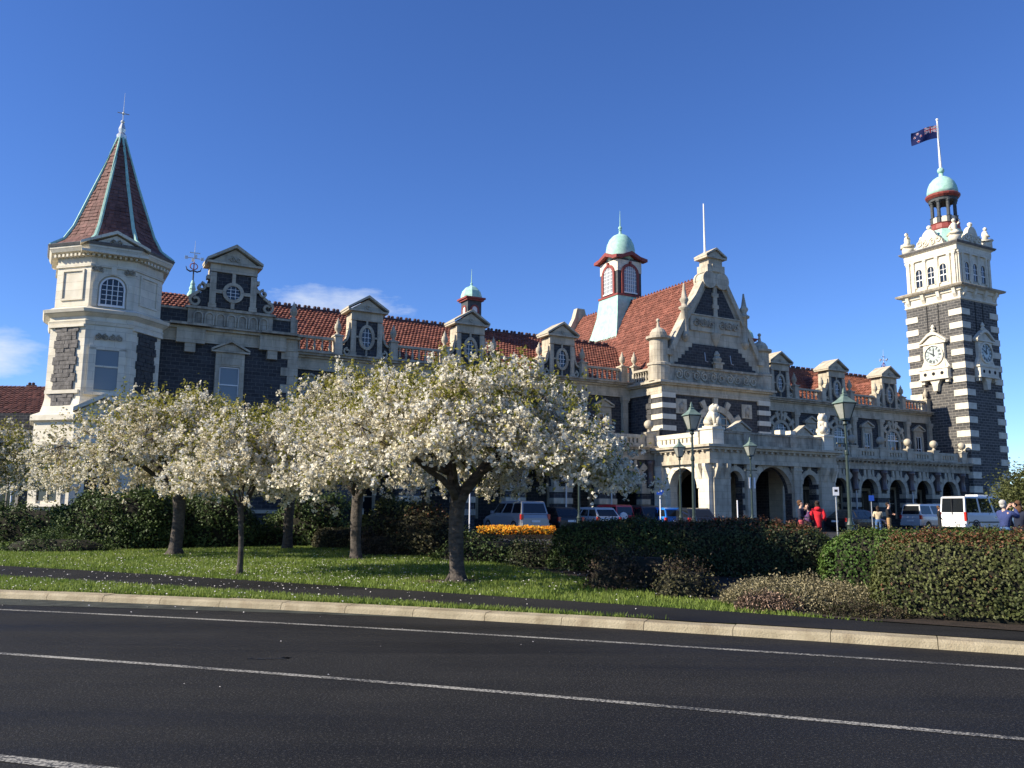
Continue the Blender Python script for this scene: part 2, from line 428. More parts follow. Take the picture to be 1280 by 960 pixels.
# columns between the upper bays
m = MB()
m.box(-0.30, 0.30, -0.34, 0.02, 5.75, 6.15)
m.box(-0.22, 0.22, -0.28, 0.02, 6.15, 9.15)
m.box(-0.28, 0.28, -0.33, 0.02, 9.15, 9.3); m.box(-0.33, 0.33, -0.38, 0.02, 9.3, 9.555)
colme = m.mesh('column', M['lime'])
for s in (-12.2, -8.6, -5.0, -1.4, 2.2, 5.8, 9.45, 20.9, 23.75, 27.3, 30.88, 34.5, 38.1, 41.8, 45.1):
    link('column', colme, P_, (s, 0, 0))
# arched upper windows with rayed heads
def arched_window(s, t=0.0, zb=5.9, zs=7.75, r=0.80, big=False):
    o = MB().ext(archpoly(0, zb, zs, r), 'y', -0.03, 0.05).build('arched_window', M['glass'], P_, loc=(s, t, 0))
    f = MB()
    for x in (-r * 0.36, r * 0.36): f.box(x - 0.03, x + 0.03, -0.075, -0.03, zb, zs + r * 0.9)
    f.box(-r, r, -0.085, -0.03, zs - 0.1, zs + 0.03)
    f.box(-r, r, -0.07, -0.03, zb + 0.7, zb + 0.76)
    for k in range(1, 4): f.box(-r, r, -0.06, -0.03, zs + r * 0.26 * k, zs + r * 0.26 * k + 0.035) if k < 3 else None
    f.build('frame', M['white'], o)
    su = MB()
    arcblock(su, 0, zs, r, r + 0.27, 0, 180, -0.16, 0.02, 14)
    su.box(-r - 0.27, -r, -0.16, 0.02, zb, zs); su.box(r, r + 0.27, -0.16, 0.02, zb, zs)
    su.build('surround', M['lime'], o)
    R1, R2 = r + 0.58, r + 0.82
    for a in range(0, 180, 36):
        arcblock(MB(), 0, zs, R1, R2, a + 6, a + 30, -0.16, 0.02, 4).build('voussoir', M['lime'], o)
    for a in (0, 36, 72, 108, 144, 180):
        big_ = r + (1.0 if a not in (0, 180) else 0.82)
        arcblock(MB(), 0, zs, r + 0.275, big_, a - 5.9, a + 5.9, -0.2, 0.02, 2).build('voussoir', M['lime'], o)
    arcblock(MB(), 0, zs, r + 0.275, r + 1.02, 86, 94, -0.22, 0.02, 2).build('keystone', M['lime'], o)
    for x in (-r - 0.70, r + 0.70):
        MB().box(x - 0.14, x + 0.14, -0.14, 0.02, zb, zs - 0.1).build('jamb', M['lime'], o)
    return o
aw = arched_window(4.0)
for s in (-10.4, -3.2, 25.55, 32.65, 39.75): dup(aw, P_, (s, 0, 0))
def pediment_window(s, t, zb, zt, w, pw, pz, glass='glass'):
    """sash window in a stone surround under a small pediment; pz height of the pediment base"""
    o = MB().box(-w / 2, w / 2, -0.02, 0.03, zb, zt).build('window', M[glass], P_, loc=(s, t, 0))
    f = MB()
    f.box(-w / 2, w / 2, -0.07, -0.02, (zb + zt) / 2 - 0.03, (zb + zt) / 2 + 0.04)
    f.box(-w / 2, -w / 2 + 0.06, -0.06, -0.02, zb, zt); f.box(w / 2 - 0.06, w / 2, -0.06, -0.02, zb, zt)
    f.box(-w / 2, w / 2, -0.06, -0.02, zt - 0.06, zt)
    if glass == 'glass': f.box(-0.02, 0.02, -0.055, -0.02, zb, zt)
    f.build('frame', M['white'], o)
    su = MB()
    e = w / 2 + 0.24
    su.box(-e, -w / 2, -0.16, 0.02, zb - 0.1, zt + 0.02); su.box(w / 2, e, -0.16, 0.02, zb - 0.1, zt + 0.02)
    su.box(-e, e, -0.14, 0.02, zt + 0.02, pz)
    su.box(-e * 0.6, e * 0.6, -0.18, 0.0, zt + 0.12, pz - 0.08)
    su.build('surround', M['lime'], o)
    MB().box(-e - 0.08, e + 0.08, -0.24, 0.02, zb - 0.24, zb - 0.1).build('sill', M['lime'], o)
    p = MB()
    h = pw * 0.27
    p.box(-pw / 2, pw / 2, -0.28, 0.02, pz, pz + 0.09)
    gable(p, 0, pz + 0.09, pw / 2 - 0.12, h - 0.05, -0.12, 0.02)
    for sg in (-1, 1):
        p.ext([(sg * pw / 2, pz + 0.09), (sg * pw / 2, pz + 0.20), (0, pz + h + 0.17), (0, pz + h + 0.04)], 'y', -0.30, 0.02)
    p.build('pediment', M['lime'], o)
    return o
pwn = pediment_window(7.6, 0, 5.9, 8.25, 0.82, 1.7, 8.72)
for s in (-14.0, -6.8, 0.4, 29.1, 36.25, 43.45): dup(pwn, P_, (s, 0, 0))
def tile_slope(name, o, u, v, nu, nv, wu, wv, mat, parent, rng, keep=None, lift=0.05, roll=True):
    """tiles laid on a slope: o eave corner, u along, v up the slope (unit vectors); one joined mesh"""
    o, u, v = Vector(o), Vector(u).normalized(), Vector(v).normalized()
    n = u.cross(v).normalized()
    if n.z < 0: n = -n
    vs, fs = [], []
    for j in range(nv):
        for i in range(nu):
            a = i * wu + (0.5 * wu if j % 2 else 0); b = j * wv
            p = o + u * a + v * b
            if keep and not keep(p): continue
            k = len(vs)
            e = lift * (0.8 + 0.5 * rng.random()); sk = (rng.random() - 0.5) * 0.03
            w1 = wu * 0.93
            for (x, y, h) in ((0, -0.03 + sk, e), (w1 * 0.45, -0.03 + sk, e * (1.0)), (w1 * 0.62, -0.03 + sk, e * 1.7), (w1, -0.03 + sk, e * 1.7),
                              (0, wv, 0.01), (w1 * 0.45, wv, 0.01), (w1 * 0.62, wv, 0.035), (w1, wv, 0.035), (0, -0.03 + sk, 0), (w1, -0.03 + sk, 0)):
                vs.append(tuple(p + u * x + v * y + n * h))
            fs += [(k, k + 1, k + 5, k + 4), (k + 1, k + 2, k + 6, k + 5), (k + 2, k + 3, k + 7, k + 6), (k + 8, k + 9, k + 3, k + 2, k + 1, k)]
    me = bpy.data.meshes.new(name); me.from_pydata(vs, [], fs); me.materials.append(M[mat]); me.update()
    ob = link(name, me, parent); ob['kind'] = 'stuff'
    return ob
rr = random.Random(4)
# ---------------------------------------------------------------- dormers over the arched bays
def scroll(m, cx, cz, r, y0, y1, w=0.16, start=-90, turns=1.35, sg=1, n=20, grow=0.62):
    """flat spiral volute in the xz plane"""
    pts = []
    for i in range(n + 1):
        a = R(start) + sg * 2 * math.pi * turns * i / n
        rr = r * (1 - grow * i / n)
        pts.append((cx + rr * math.cos(a), cz + rr * math.sin(a)))
    for i in range(n):
        a, b = pts[i], pts[i + 1]
        d = math.hypot(b[0] - a[0], b[1] - a[1]) or 1
        nx, nz = -(b[1] - a[1]) / d * w / 2, (b[0] - a[0]) / d * w / 2
        m.ext([(a[0] + nx, a[1] + nz), (b[0] + nx, b[1] + nz), (b[0] - nx, b[1] - nz), (a[0] - nx, a[1] - nz)], 'y', y0, y1 + 0.001 * (i % 3))
URN = [(0.20, 0), (0.20, 0.08), (0.10, 0.14), (0.09, 0.22), (0.20, 0.34), (0.23, 0.52), (0.19, 0.66), (0.20, 0.70), (0.10, 0.78), (0.12, 0.86), (0.05, 0.98), (0.015, 1.12)]
urn_me = MB().lathe(URN, n=10).mesh('urn', M['lime'], True)
def ringbars(o, cx, cz, rx, rz, y, hw, z0, z1, bw=0.11):
    """oval window ring with four bars to the edges of the panel"""
    g = MB(); n = 20
    g.ext([(cx + rx * math.cos(2 * math.pi * i / n), cz + rz * math.sin(2 * math.pi * i / n)) for i in range(n)], 'y', y - 0.03, y + 0.03)
    w = g.build('oval_window', M['glass'], o)
    bars = MB()
    k = 0.19
    for i in range(n):
        a, b = 2 * math.pi * i / n, 2 * math.pi * (i + 1) / n
        bars.ext([(cx + rx * math.cos(a), cz + rz * math.sin(a)), (cx + rx * math.cos(b), cz + rz * math.sin(b)),
                  (cx + (rx + k) * math.cos(b), cz + (rz + k) * math.sin(b)), (cx + (rx + k) * math.cos(a), cz + (rz + k) * math.sin(a))], 'y', y - 0.14, y + 0.02)
    bars.box(cx - bw / 2, cx + bw / 2, y - 0.10, y + 0.02, cz + rz + k - 0.02, z1); bars.box(cx - bw / 2, cx + bw / 2, y - 0.10, y + 0.02, z0, cz - rz - k + 0.02)
    bars.box(cx - hw, cx - rx - k + 0.02, y - 0.10, y + 0.02, cz - bw / 2, cz + bw / 2); bars.box(cx + rx + k - 0.02, cx + hw, y - 0.10, y + 0.02, cz - bw / 2, cz + bw / 2)
    bars.build('ring', M['lime'], o)
    gl = MB()
    for x in (-0.33, 0.33): gl.box(cx + x * rx - 0.015, cx + x * rx + 0.015, y - 0.05, y - 0.03, cz - rz * 0.9, cz + rz * 0.9)
    for z in (-0.5, 0, 0.5): gl.box(cx - rx * 0.85, cx + rx * 0.85, y - 0.048, y - 0.03, cz + z * rz - 0.015, cz + z * rz + 0.015)
    gl.build('frame', M['white'], o)
def dormer(s, ped=True):
    z0 = 10.64
    m = MB()
    m.box(-0.98, 0.98, -0.05, 1.0, z0, 13.45)
    o = m.build('dormer', M['lime'], P_, loc=(s, 0, 0))
    b = MB(); b.ext([(-1.0, 11.3), (1.0, 11.3), (1.0, 11.9), (0, 13.3), (-1.0, 11.9)], 'y', 1.0, 4.0)
    bk = b.build('dormer_roof', M['lead'], o)
    for sg in (-1, 1):
        L = math.hypot(1.12, 1.6)
        tile_slope('roof_tiles', (sg * 1.12, 1.0, 11.74), (0, 1, 0), (-sg * 1.12, 0, 1.6), 9, 6, 0.30, L / 6, 'tile', bk, random.Random(3))
    MB().box(-0.72, 0.72, -0.09, -0.04, z0 + 0.05, 12.95).build('panel', M['basalt'], o)
    pl = MB()
    for sg in (-1, 1):
        pl.box(sg * 0.86 - 0.16, sg * 0.86 + 0.16, -0.19, -0.05, z0 + 0.25, 12.9)
        pl.box(sg * 0.86 - 0.2, sg * 0.86 + 0.2, -0.23, -0.05, z0 + 0.02, z0 + 0.25)
    pl.box(-1.04, 1.04, -0.2, 0.0, 12.95, 13.5)
    pl.build('pilaster', M['lime'], o)
    ringbars(o, 0, 11.9, 0.33, 0.62, -0.09, 0.72, z0 + 0.05, 12.95)
    p = MB()
    p.box(-1.3, 1.3, -0.42, 1.15, 13.5, 13.62)
    gable(p, 0, 13.62, 1.12, 0.72, -0.24, 1.1)
    for sg in (-1, 1):
        p.ext([(sg * 1.34, 13.62), (sg * 1.34, 13.74), (0, 14.58), (0, 14.42)], 'y', -0.46, 1.2)
    scroll(p, 0, 13.82, 0.16, -0.29, -0.2, 0.06)
    p.build('pediment', M['lime'], o)
    for sg in (-1, 1):
        w = MB()
        w.ext([(sg * 0.98, z0), (sg * 1.58, z0), (sg * 1.58, z0 + 0.62), (sg * 1.30, z0 + 0.75), (sg * 1.08, z0 + 1.15), (sg * 0.98, z0 + 1.9)], 'y', 0.02, 0.3)
        w.build('side_panel', M['basalt'], o)
        c = MB()
        pts = [(1.02, 12.75), (1.05, 12.3), (1.10, 11.9), (1.22, 11.6), (1.42, 11.42), (1.62, 11.40)]
        for a, b in zip(pts, pts[1:]):
            c.ext([(sg * a[0], a[1]), (sg * b[0], b[1]), (sg * (b[0] + 0.12), b[1] + 0.08), (sg * (a[0] + 0.12), a[1] + 0.04)], 'y', -0.1, 0.34)
        scroll(c, sg * 1.2, z0 + 0.27, 0.24, -0.12, 0.02, 0.11, 90, 1.1, -sg)
        c.build('scroll', M['lime'], o)
        q = MB()
        q.box(sg * 1.82 - 0.24, sg * 1.82 + 0.24, -0.3, 0.3, z0, z0 + 1.12); q.box(sg * 1.82 - 0.3, sg * 1.82 + 0.3, -0.36, 0.36, z0 + 1.12, z0 + 1.22)
        q.build('pedestal', M['lime'], o)
        link('urn', urn_me, o, (sg * 1.82, 0, z0 + 1.22))
    return o
dm = dormer(3.98)
for s in (-3.3, -10.56, 25.62, 32.55, 39.6): dup(dm, P_, (s, 0, 0))
# ---------------------------------------------------------------- roof balustrade
BAL = [(0.09, 0), (0.09, 0.06), (0.05, 0.1), (0.095, 0.26), (0.085, 0.36), (0.045, 0.52), (0.045, 0.60), (0.09, 0.66), (0.09, 0.72)]
bal_me = MB().lathe(BAL, n=8).mesh('baluster', M['lime'], True)
def balustrade(p0, p1, z, n=None, parent=P_, over=0.0):
    """rails and balusters between two points of the plan"""
    dx, dy = p1[0] - p0[0], p1[1] - p0[1]
    L = math.hypot(dx, dy)
    a = math.atan2(dy, dx)
    m = MB()
    m.box(0, L, -0.16, 0.16, 0, 0.14); m.box(0, L, -0.17, 0.17, 0.86, 1.02)
    o = m.build('balustrade', M['lime'], parent, loc=(p0[0], p0[1], z), rz=a)
    n = n or max(2, int(L / 0.42))
    for i in range(n): link('baluster', bal_me, o, ((i + 0.5) * L / n, 0, 0.14))
    return o
for a, b in ((-15.0, -12.62), (-8.5, -5.36), (-1.24, 1.92), (6.04, 9.1)): balustrade((a, 0), (b, 0), 10.64)
for a, b in ((21.2, 23.56), (27.68, 30.49), (34.61, 37.54), (41.66, 44.75)): balustrade((a, 0), (b, 0), 10.64)
def pedestal_urn(s, t, z=10.64, h=1.12):
    q = MB()
    q.box(-0.27, 0.27, -0.27, 0.27, 0, h); q.box(-0.33, 0.33, -0.33, 0.33, h, h + 0.1)
    o = q.build('pedestal', M['lime'], P_, loc=(s, t, z))
    link('urn', urn_me, o, (0, 0, h + 0.1))
    return o
pedestal_urn(45.05, 0); pedestal_urn(9.35, -0.05); pedestal_urn(10.15, -0.45, 10.64)
# ---------------------------------------------------------------- roofs
cr = MB()
for dx in (-0.13, 0.13): cr.lathe([(0.001, -0.12), (0.10, -0.08), (0.12, 0), (0.10, 0.08), (0.001, 0.12)], (dx, 0, 0.15), 7)
cr.box(-0.33, 0.33, -0.09, 0.09, -0.06, 0.07)
crest_me = cr.mesh('ridge_crest', M['crest'])
RZ, RT = 14.45, 5.0
def wing_roof(s0, s1, mat, zr=RZ, rt=RT, te=0.55, ze=10.75, crest=(None, None), hip=False):
    m = MB()
    m.ext([(te, ze), (rt, zr), (2 * rt - te, ze), (2 * rt - te, ze - 0.2), (te, ze - 0.2)], 'x', s0, s1)
    o = m.build('roof', M['lead'], P_)
    L = math.hypot(rt - te, zr - ze)
    nv = int(L / 0.30) + 1
    tile_slope('roof_tiles', (s0, te, ze + 0.02), (1, 0, 0), (0, rt - te, zr - ze), int((s1 - s0) / 0.25), nv, 0.25, L / nv, mat, o, rr)
    a, b = crest
    n = int((b - a) / 0.66)
    for i in range(n): link('ridge_crest', crest_me, o, (a + (i + 0.5) * (b - a) / n, rt, zr + 0.06))
    return o
wing_roof(-22.6, 14.0, 'tile', crest=(-17.3, 11.8))
wing_roof(16.4, 45.3, 'tile_light', crest=(18.6, 44.6))
# small ventilator cupolas on the wing ridges
def cupola(s, t, z0):
    m = MB(); m.lathe([(0.95, z0), (0.74, z0 + 1.1)], (0, 0, 0), 4, R(45)); m.box(-0.56, 0.56, -0.56, 0.56, z0 + 0.8, z0 + 2.3)
    o = m.build('small_cupola', M['darkpaint'], P_, loc=(s, t, 0))
    k = MB(); k.lathe([(1.15, z0), (0.80, z0 + 1.0)], (0, 0, 0), 4, R(45)); k.build('skirt', M['copper'], o)
    e = MB(); e.box(-0.70, 0.70, -0.70, 0.70, z0 + 2.2, z0 + 2.32); e.box(-0.80, 0.80, -0.80, 0.80, z0 + 2.32, z0 + 2.45)
    for a in range(4):
        e.M = Matrix.Rotation(a * math.pi / 2, 4, 'Z')
        arcblock(e, 0, z0 + 1.55, 0.22, 0.34, 0, 180, -0.62, -0.5, 8); e.box(-0.34, -0.22, -0.62, -0.5, z0 + 0.95, z0 + 1.55); e.box(0.22, 0.34, -0.62, -0.5, z0 + 0.95, z0 + 1.55)
    e.M = None
    e.build('eave', M['redpaint'], o)
    g = MB()
    for a in range(4):
        g.M = Matrix.Rotation(a * math.pi / 2, 4, 'Z')
        g.ext(archpoly(0, z0 + 0.95, z0 + 1.55, 0.22), 'y', -0.58, -0.55)
    g.M = None
    g.build('louvre', M['white'], o)
    d = MB(); d.lathe([(0.80, z0 + 2.45), (0.79, z0 + 2.65), (0.68, z0 + 3.0), (0.44, z0 + 3.28), (0.10, z0 + 3.46), (0.05, z0 + 3.55)], (0, 0, 0), 8, R(22.5), 0)
    d.build('dome', M['copper'], o)
    f = MB(); f.tube([(0, 0, z0 + 3.5), (0, 0, z0 + 4.75)], [0.045, 0.012]); f.ball((0, 0, z0 + 3.62), 0.09)
    f.build('finial', M['copper'], o)
    return o
cp = cupola(-0.72, RT, 14.35)
cpr = dup(cp, P_, (28.2, RT + 1.2, 0.2))
# wrought iron ridge vane on a copper foot
def vane(s, t, z, k=1.0):
    m = MB(); m.lathe([(0.42, 0), (0.28, 0.35), (0.18, 0.6), (0.22, 0.7), (0.13, 1.0), (0.16, 1.06), (0.07, 1.35)], n=10)
    o = m.build('weather_vane', M['copper'], P_, loc=(s, t, z))
    i = MB(); i.tube([(0, 0, 1.3), (0, 0, 2.1)], 0.05)
    for sg in (-1, 1): i.tube([(0, 0, 2.1), (sg * 0.22, 0, 2.02), (sg * 0.42, 0, 2.12), (sg * 0.5, 0, 2.38)], [0.05, 0.06, 0.05, 0.02])
    i.build('bracket', M['iron'], o)
    r = MB()
    for a in range(12):
        A, B = 2 * math.pi * a / 12, 2 * math.pi * (a + 1) / 12
        r.tube([(0.24 * math.cos(A), 0, 2.42 + 0.24 * math.sin(A)), (0.24 * math.cos(B), 0, 2.42 + 0.24 * math.sin(B))], 0.035, 5)
    r.tube([(0, 0, 2.1), (0, 0, 2.75)], 0.04)
    r.build('scrollwork', M['ironred'], o)
    p = MB(); p.tube([(0, 0, 2.7), (0, 0, 3.2), (0, 0, 4.4)], [0.04, 0.03, 0.01])
    p.tube([(-0.55, 0, 3.05), (0.55, 0, 3.05)], 0.025); p.tube([(0, -0.55, 3.05), (0, 0.55, 3.05)], 0.025)
    for x, y in ((-0.5, 0), (0.5, 0), (0, -0.5), (0, 0.5)): p.ext([(x - 0.1, 2.93), (x + 0.1, 2.93), (x + 0.1, 3.17), (x - 0.1, 3.17)], 'y', y - 0.02, y + 0.02)
    p.box(-0.32, 0.36, -0.015, 0.015, 3.42, 3.50)
    p.build('compass_arms', M['silver'], o)
    return o
va = vane(-20.3, 5.0, 14.3); va.scale = (0.95, 0.95, 0.85)
vb = dup(va, P_, (46.0, 5.0, 14.1)); vb.scale = (0.85, 0.85, 0.8)

# ---------------------------------------------------------------- ground arcade and balcony
TA = -3.5
def arcade_bay(c, first=False):
    """one arch of the arcade, origin at the middle of the bay on the front plane"""
    m = MB()
    archwall(m, -1.775, 1.775, 0, 4.75, 0, 2.95, 1.08, 0, 0.55)
    o = m.build('arcade_bay', M['basalt'], P_, loc=(c, TA, 0))
    zs, r = 2.95, 1.08
    for a0, a1 in ((-6, 18), (18.6, 41), (41.6, 64), (64.6, 79), (101, 115.4), (116, 138.4), (139, 161.4), (162, 186)):
        arcblock(MB(), 0, zs, r - 0.02, r + 0.36, a0, a1, -0.10, 0.3, 3).build('voussoir', M['lime'], o)
    for a in (45, 135):
        arcblock(MB(), 0, zs, r + 0.365, r + 0.92, a - 7, a + 7, -0.11, 0.3, 2).build('voussoir', M['lime'], o)
    for x0, x1 in ((-0.62, -0.38), (0.38, 0.62)):
        MB().box(x0, x1, -0.13, 0.3, zs + r + 0.16, 4.72).build('keystone', M['lime'], o)
    MB().box(-0.20, 0.20, -0.15, 0.3, zs + r - 0.05, 4.73).build('keystone', M['lime'], o)
    for z in (0.95, 1.70, 2.45):
        for x0, x1 in ((-1.772, -1.05), (1.05, 1.772)):
            MB().box(x0, x1, -0.08, 0.56, z, z + 0.36).build('quoin', M['lime'], o)
    return o
def pier_column(c):
    m = MB(); m.lathe([(0.30, 3.05), (0.30, 3.2), (0.24, 3.3), (0.22, 4.35), (0.30, 4.45), (0.32, 4.72)], (0, -0.14, 0), 12)
    return m.build('pier_column', M['granite'], P_, True, loc=(c, TA, 0))
bays = [7.2, 3.65, 0.1, -3.45, -7.0, -10.55, 24.6, 28.15, 31.7, 35.25, 38.8, 42.35]
b0 = arcade_bay(bays[0]); pc = pier_column(bays[0] + 1.775)
for c in bays[1:]: dup(b0, P_, (c, TA, 0))
for c in [x - 1.775 for x in bays if x != 24.6] + [44.1]: dup(pc, P_, (c, TA, 0))
wall_part('arcade_pier', M['basalt'], (44.13, 45.35, TA, TA + 0.55, 0, 4.75))
wall_part('arcade_pier', M['basalt'], (-15.1, -12.33, TA, TA + 0.55, 0, 4.75))
wall_part('arcade_pier', M['basalt'], (20.42, 22.82, TA, TA + 0.55, 0, 4.75))
wall_part('arcade_pier', M['basalt'], (8.98, 10.0, TA, TA + 0.55, 0, 4.75))
for s0, s1 in ((-15.1, 9.98), (20.42, 45.37)):
    m = MB()
    m.box(s0, s1, TA - 0.16, TA + 0.5, 4.75, 5.05); m.box(s0, s1, TA - 0.10, TA + 0.5, 5.05, 5.42)
    e = m.build('arcade_entablature', M['lime_grime'], P_)
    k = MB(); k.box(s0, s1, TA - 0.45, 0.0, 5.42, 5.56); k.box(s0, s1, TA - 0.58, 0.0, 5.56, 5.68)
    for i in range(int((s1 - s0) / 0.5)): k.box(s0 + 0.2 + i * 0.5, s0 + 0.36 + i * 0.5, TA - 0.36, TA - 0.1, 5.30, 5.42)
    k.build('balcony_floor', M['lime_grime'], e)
def pierced_parapet(L, zb=5.68, zt=6.48, hole=0.16, pitch=0.34, solid=0.5):
    m = MB()
    m.box(0, L, -0.14, 0.14, zb, zb + 0.22); m.box(0, L, -0.17, 0.17, zb + 0.56, zt)
    n = max(1, int((L - 2 * solid) / pitch)); x0 = (L - n * pitch) / 2
    m.box(0, x0, -0.13, 0.13, zb + 0.22, zb + 0.56); m.box(L - x0, L, -0.13, 0.13, zb + 0.22, zb + 0.56)
    for i in range(n):
        a = x0 + i * pitch
        m.box(a + 0.001, a + (pitch - hole) / 2, -0.12, 0.12, zb + 0.22, zb + 0.56); m.box(a + (pitch + hole) / 2, a + pitch - 0.001, -0.12, 0.12, zb + 0.22, zb + 0.56)
        m.ext([(a + (pitch - hole) / 2, zb + 0.56), (a + (pitch - hole) / 2, zb + 0.49), (a + pitch / 2 - 0.03, zb + 0.55), (a + pitch / 2 + 0.03, zb + 0.55), (a + (pitch + hole) / 2, zb + 0.49), (a + (pitch + hole) / 2, zb + 0.56)], 'y', -0.11, 0.11)
    return m
par_me = pierced_parapet(2.75).mesh('balcony_parapet', M['lime'])
ball = MB(); ball.lathe([(0.16, 0), (0.16, 0.1), (0.09, 0.17), (0.12, 0.24)], n=10); ball.ball((0, 0, 0.55), 0.34, 12, 8)
ball_me = ball.mesh('ball_finial', M['lime'], True)
def parapet_pedestal(s, t=TA, fin=True, w=0.8):
    q = MB(); q.box(-w / 2, w / 2, -0.22, 0.26, 5.68, 6.55); q.box(-w / 2 - 0.06, w / 2 + 0.06, -0.28, 0.32, 6.55, 6.66)
    o = q.build('parapet_pedestal', M['lime'], P_, loc=(s, t, 0))
    if fin: link('ball_finial', ball_me, o, (0, 0, 6.66))
    return o
for c in bays: link('balcony_parapet', par_me, P_, (c - 1.375, TA, 0))
pp = parapet_pedestal(9.0)
for s in (5.43, 1.88, -1.68, -5.23, -8.78, -12.33, 22.83, 26.38, 29.93, 33.48, 37.03, 40.58, 44.6): dup(pp, P_, (s, TA, 0))
# doors and windows in the shade of the arcade
dr = MB().box(-0.75, 0.75, -0.06, 0.02, 0, 2.9).build('door', M['door'], P_, loc=(0.1, 0, 0))
f = MB(); f.box(-0.98, -0.75, -0.14, 0.02, 0, 3.1); f.box(0.75, 0.98, -0.14, 0.02, 0, 3.1); f.box(-0.98, 0.98, -0.14, 0.02, 3.1, 3.35); f.box(-0.02, 0.02, -0.09, -0.06, 0.1, 2.9)
f.build('door_frame', M['lime'], dr)
for c in (7.2, -7.0, 28.15, 35.25, 42.35): dup(dr, P_, (c, 0, 0))
w0 = MB().box(-0.7, 0.7, -0.04, 0.02, 0.9, 3.2).build('window', M['glass'], P_, loc=(3.65, 0, 0))
f = MB(); f.box(-0.9, -0.7, -0.12, 0.02, 0.7, 3.3); f.box(0.7, 0.9, -0.12, 0.02, 0.7, 3.3); f.box(-0.9, 0.9, -0.12, 0.02, 3.3, 3.5); f.box(-0.7, 0.7, -0.08, -0.04, 2.0, 2.07)
f.build('frame', M['lime'], w0)
for c in (-3.45, -10.55, 24.6, 31.7, 38.8): dup(w0, P_, (c, 0, 0))
dp = MB().tube([(0, 0, 0), (0, 0, 4.7)], 0.06, 8).build('drainpipe', M['galv'], P_, loc=(5.6, TA - 0.2, 0))
for c in (2.0, -1.55, 29.9, 37.0): dup(dp, P_, (c, TA - 0.2, 0))
# ---------------------------------------------------------------- centre block
TC = -3.7
C0, C1 = 10.05, 20.35
wall_part('wall', M['basalt'], (C0 + 0.02, C1 - 0.02, TC + 0.02, 1.0, 4.7, 9.5))
cb = wall_part('centre_block', M['basalt'], (C0 + 0.1, C1 - 0.1, TC + 0.15, 0.8, 9.5, 11.5))
wall_part('wall', M['basalt'], (C0 + 0.02, 10.6, TC + 0.02, 1.0, 0, 4.7), (19.8, C1 - 0.02, TC + 0.02, 1.0, 0, 4.7))
# banded corner piers: alternating cream and dark courses
zz = 6.55
q_w = MB().box(-0.62, 0.62, -0.62, 0.62, 0, 0.36).mesh('quoin', M['lime_sunlit'])
q_b = MB().box(-0.56, 0.56, -0.56, 0.56, 0, 0.43).mesh('dark_quoin', M['basalt_b'])
for sx in (C0 + 0.50, C1 - 0.50):
    for k in range(4):
        link('dark_quoin', q_b, cb, (sx, TC + 0.48, 6.45 + k * 0.80))
        if k < 4: link('quoin', q_w, cb, (sx, TC + 0.46, 6.88 + k * 0.80 if k < 3 else 9.22))
# toothed dark stones on the return
for k in range(7):
    MB().box(C0 - 0.06, C0 + 0.1, TC + 1.1, TC + 1.45 + 0.3 * (k % 2), 6.5 + k * 0.4, 6.86 + k * 0.4).build('dark_quoin', M['basalt_b'], cb)
e = MB()
for (z0, z1, ov, ) in ((9.5, 9.78, 0.14), (9.78, 10.12, 0.08), (10.12, 10.24, 0.32), (10.24, 10.4, 0.52)):
    e.box(C0 - ov, C1 + ov, TC - ov, 0.9, z0, z1)
ce = e.build('entablature', M['lime'], P_)
p = MB(); p.box(C0 - 0.02, C1 + 0.02, TC - 0.05, TC + 0.5, 10.4, 11.62); p.box(C0 - 0.16, C1 + 0.16, TC - 0.2, TC + 0.55, 11.5, 11.66)
fr = p.build('frieze', M['lime_grime'], P_)
def garland(m, cx, cz, r, y, n=26, seed=1):
    """carved scrollwork in relief"""
    rg = random.Random(seed)
    for sg in (-1, 1): scroll(m, cx + sg * r * 1.05, cz, r, y - 0.10, y + 0.02, r * 0.30, 90, 1.5, sg, 16, 0.75)
    for i in range(n // 2):
        m.ball((cx + rg.uniform(-2.3, 2.3) * r, y, cz + rg.uniform(-0.95, 0.95) * r), r * rg.uniform(0.13, 0.24), 6, 4)
for i in range(5):
    g = MB(); garland(g, C0 + 1.9 + i * 1.62, 10.98, 0.36, TC - 0.05, 24, i)
    g.build('carved_panel', M['lime'], fr)
# big rayed window over the porch
bw = MB().ext(archpoly(0, 6.6, 6.75, 1.75, 18), 'y', -0.03, 0.03).build('arched_window', M['glass'], P_, loc=(14.95, TC, 0))
f = MB()
for x in (-1.05, -0.35, 0.35, 1.05): f.box(x - 0.04, x + 0.04, -0.10, -0.03, 6.6, 6.75 + math.sqrt(1.75 ** 2 - x * x) - 0.04)
for z in (7.05, 7.5, 8.0): f.box(-1.6, 1.6, -0.085, -0.03, z, z + 0.05)
f.build('frame', M['lime'], bw)
for i in range(9):
    arcblock(MB(), 0, 6.75, 1.75, 2.2, i * 20 + 0.4, i * 20 + 19.6, -0.14, 0.02, 4).build('voussoir', M['lime'], bw)
for a in (0, 32, 62, 90, 118, 148, 180):
    arcblock(MB(), 0, 6.75, 2.205, 2.75 if a != 90 else 2.72, a - 4.5, a + 4.5, -0.17, 0.02, 2).build('voussoir', M['lime'], bw)
def plaque(s):
    m = MB(); m.box(-0.5, 0.5, -0.08, 0.02, 8.15, 9.2)
    o = m.build('plaque', M['lime'], P_, loc=(s, TC, 0))
    r = MB()
    r.ball((0, -0.08, 8.65), 0.26, 8, 6, sq=(0.8, 0.4, 1.5) if False else (1, 0.5, 1)); r.ball((0.12, -0.08, 8.92), 0.13, 7, 5); r.box(-0.2, -0.1, -0.14, -0.08, 8.25, 8.6); r.box(0.08, 0.18, -0.14, -0.08, 8.25, 8.6)
    r.build('carving', M['lime_grime'], o)
    return o
pq = plaque(11.75); dup(pq, P_, (18.1, TC, 0))
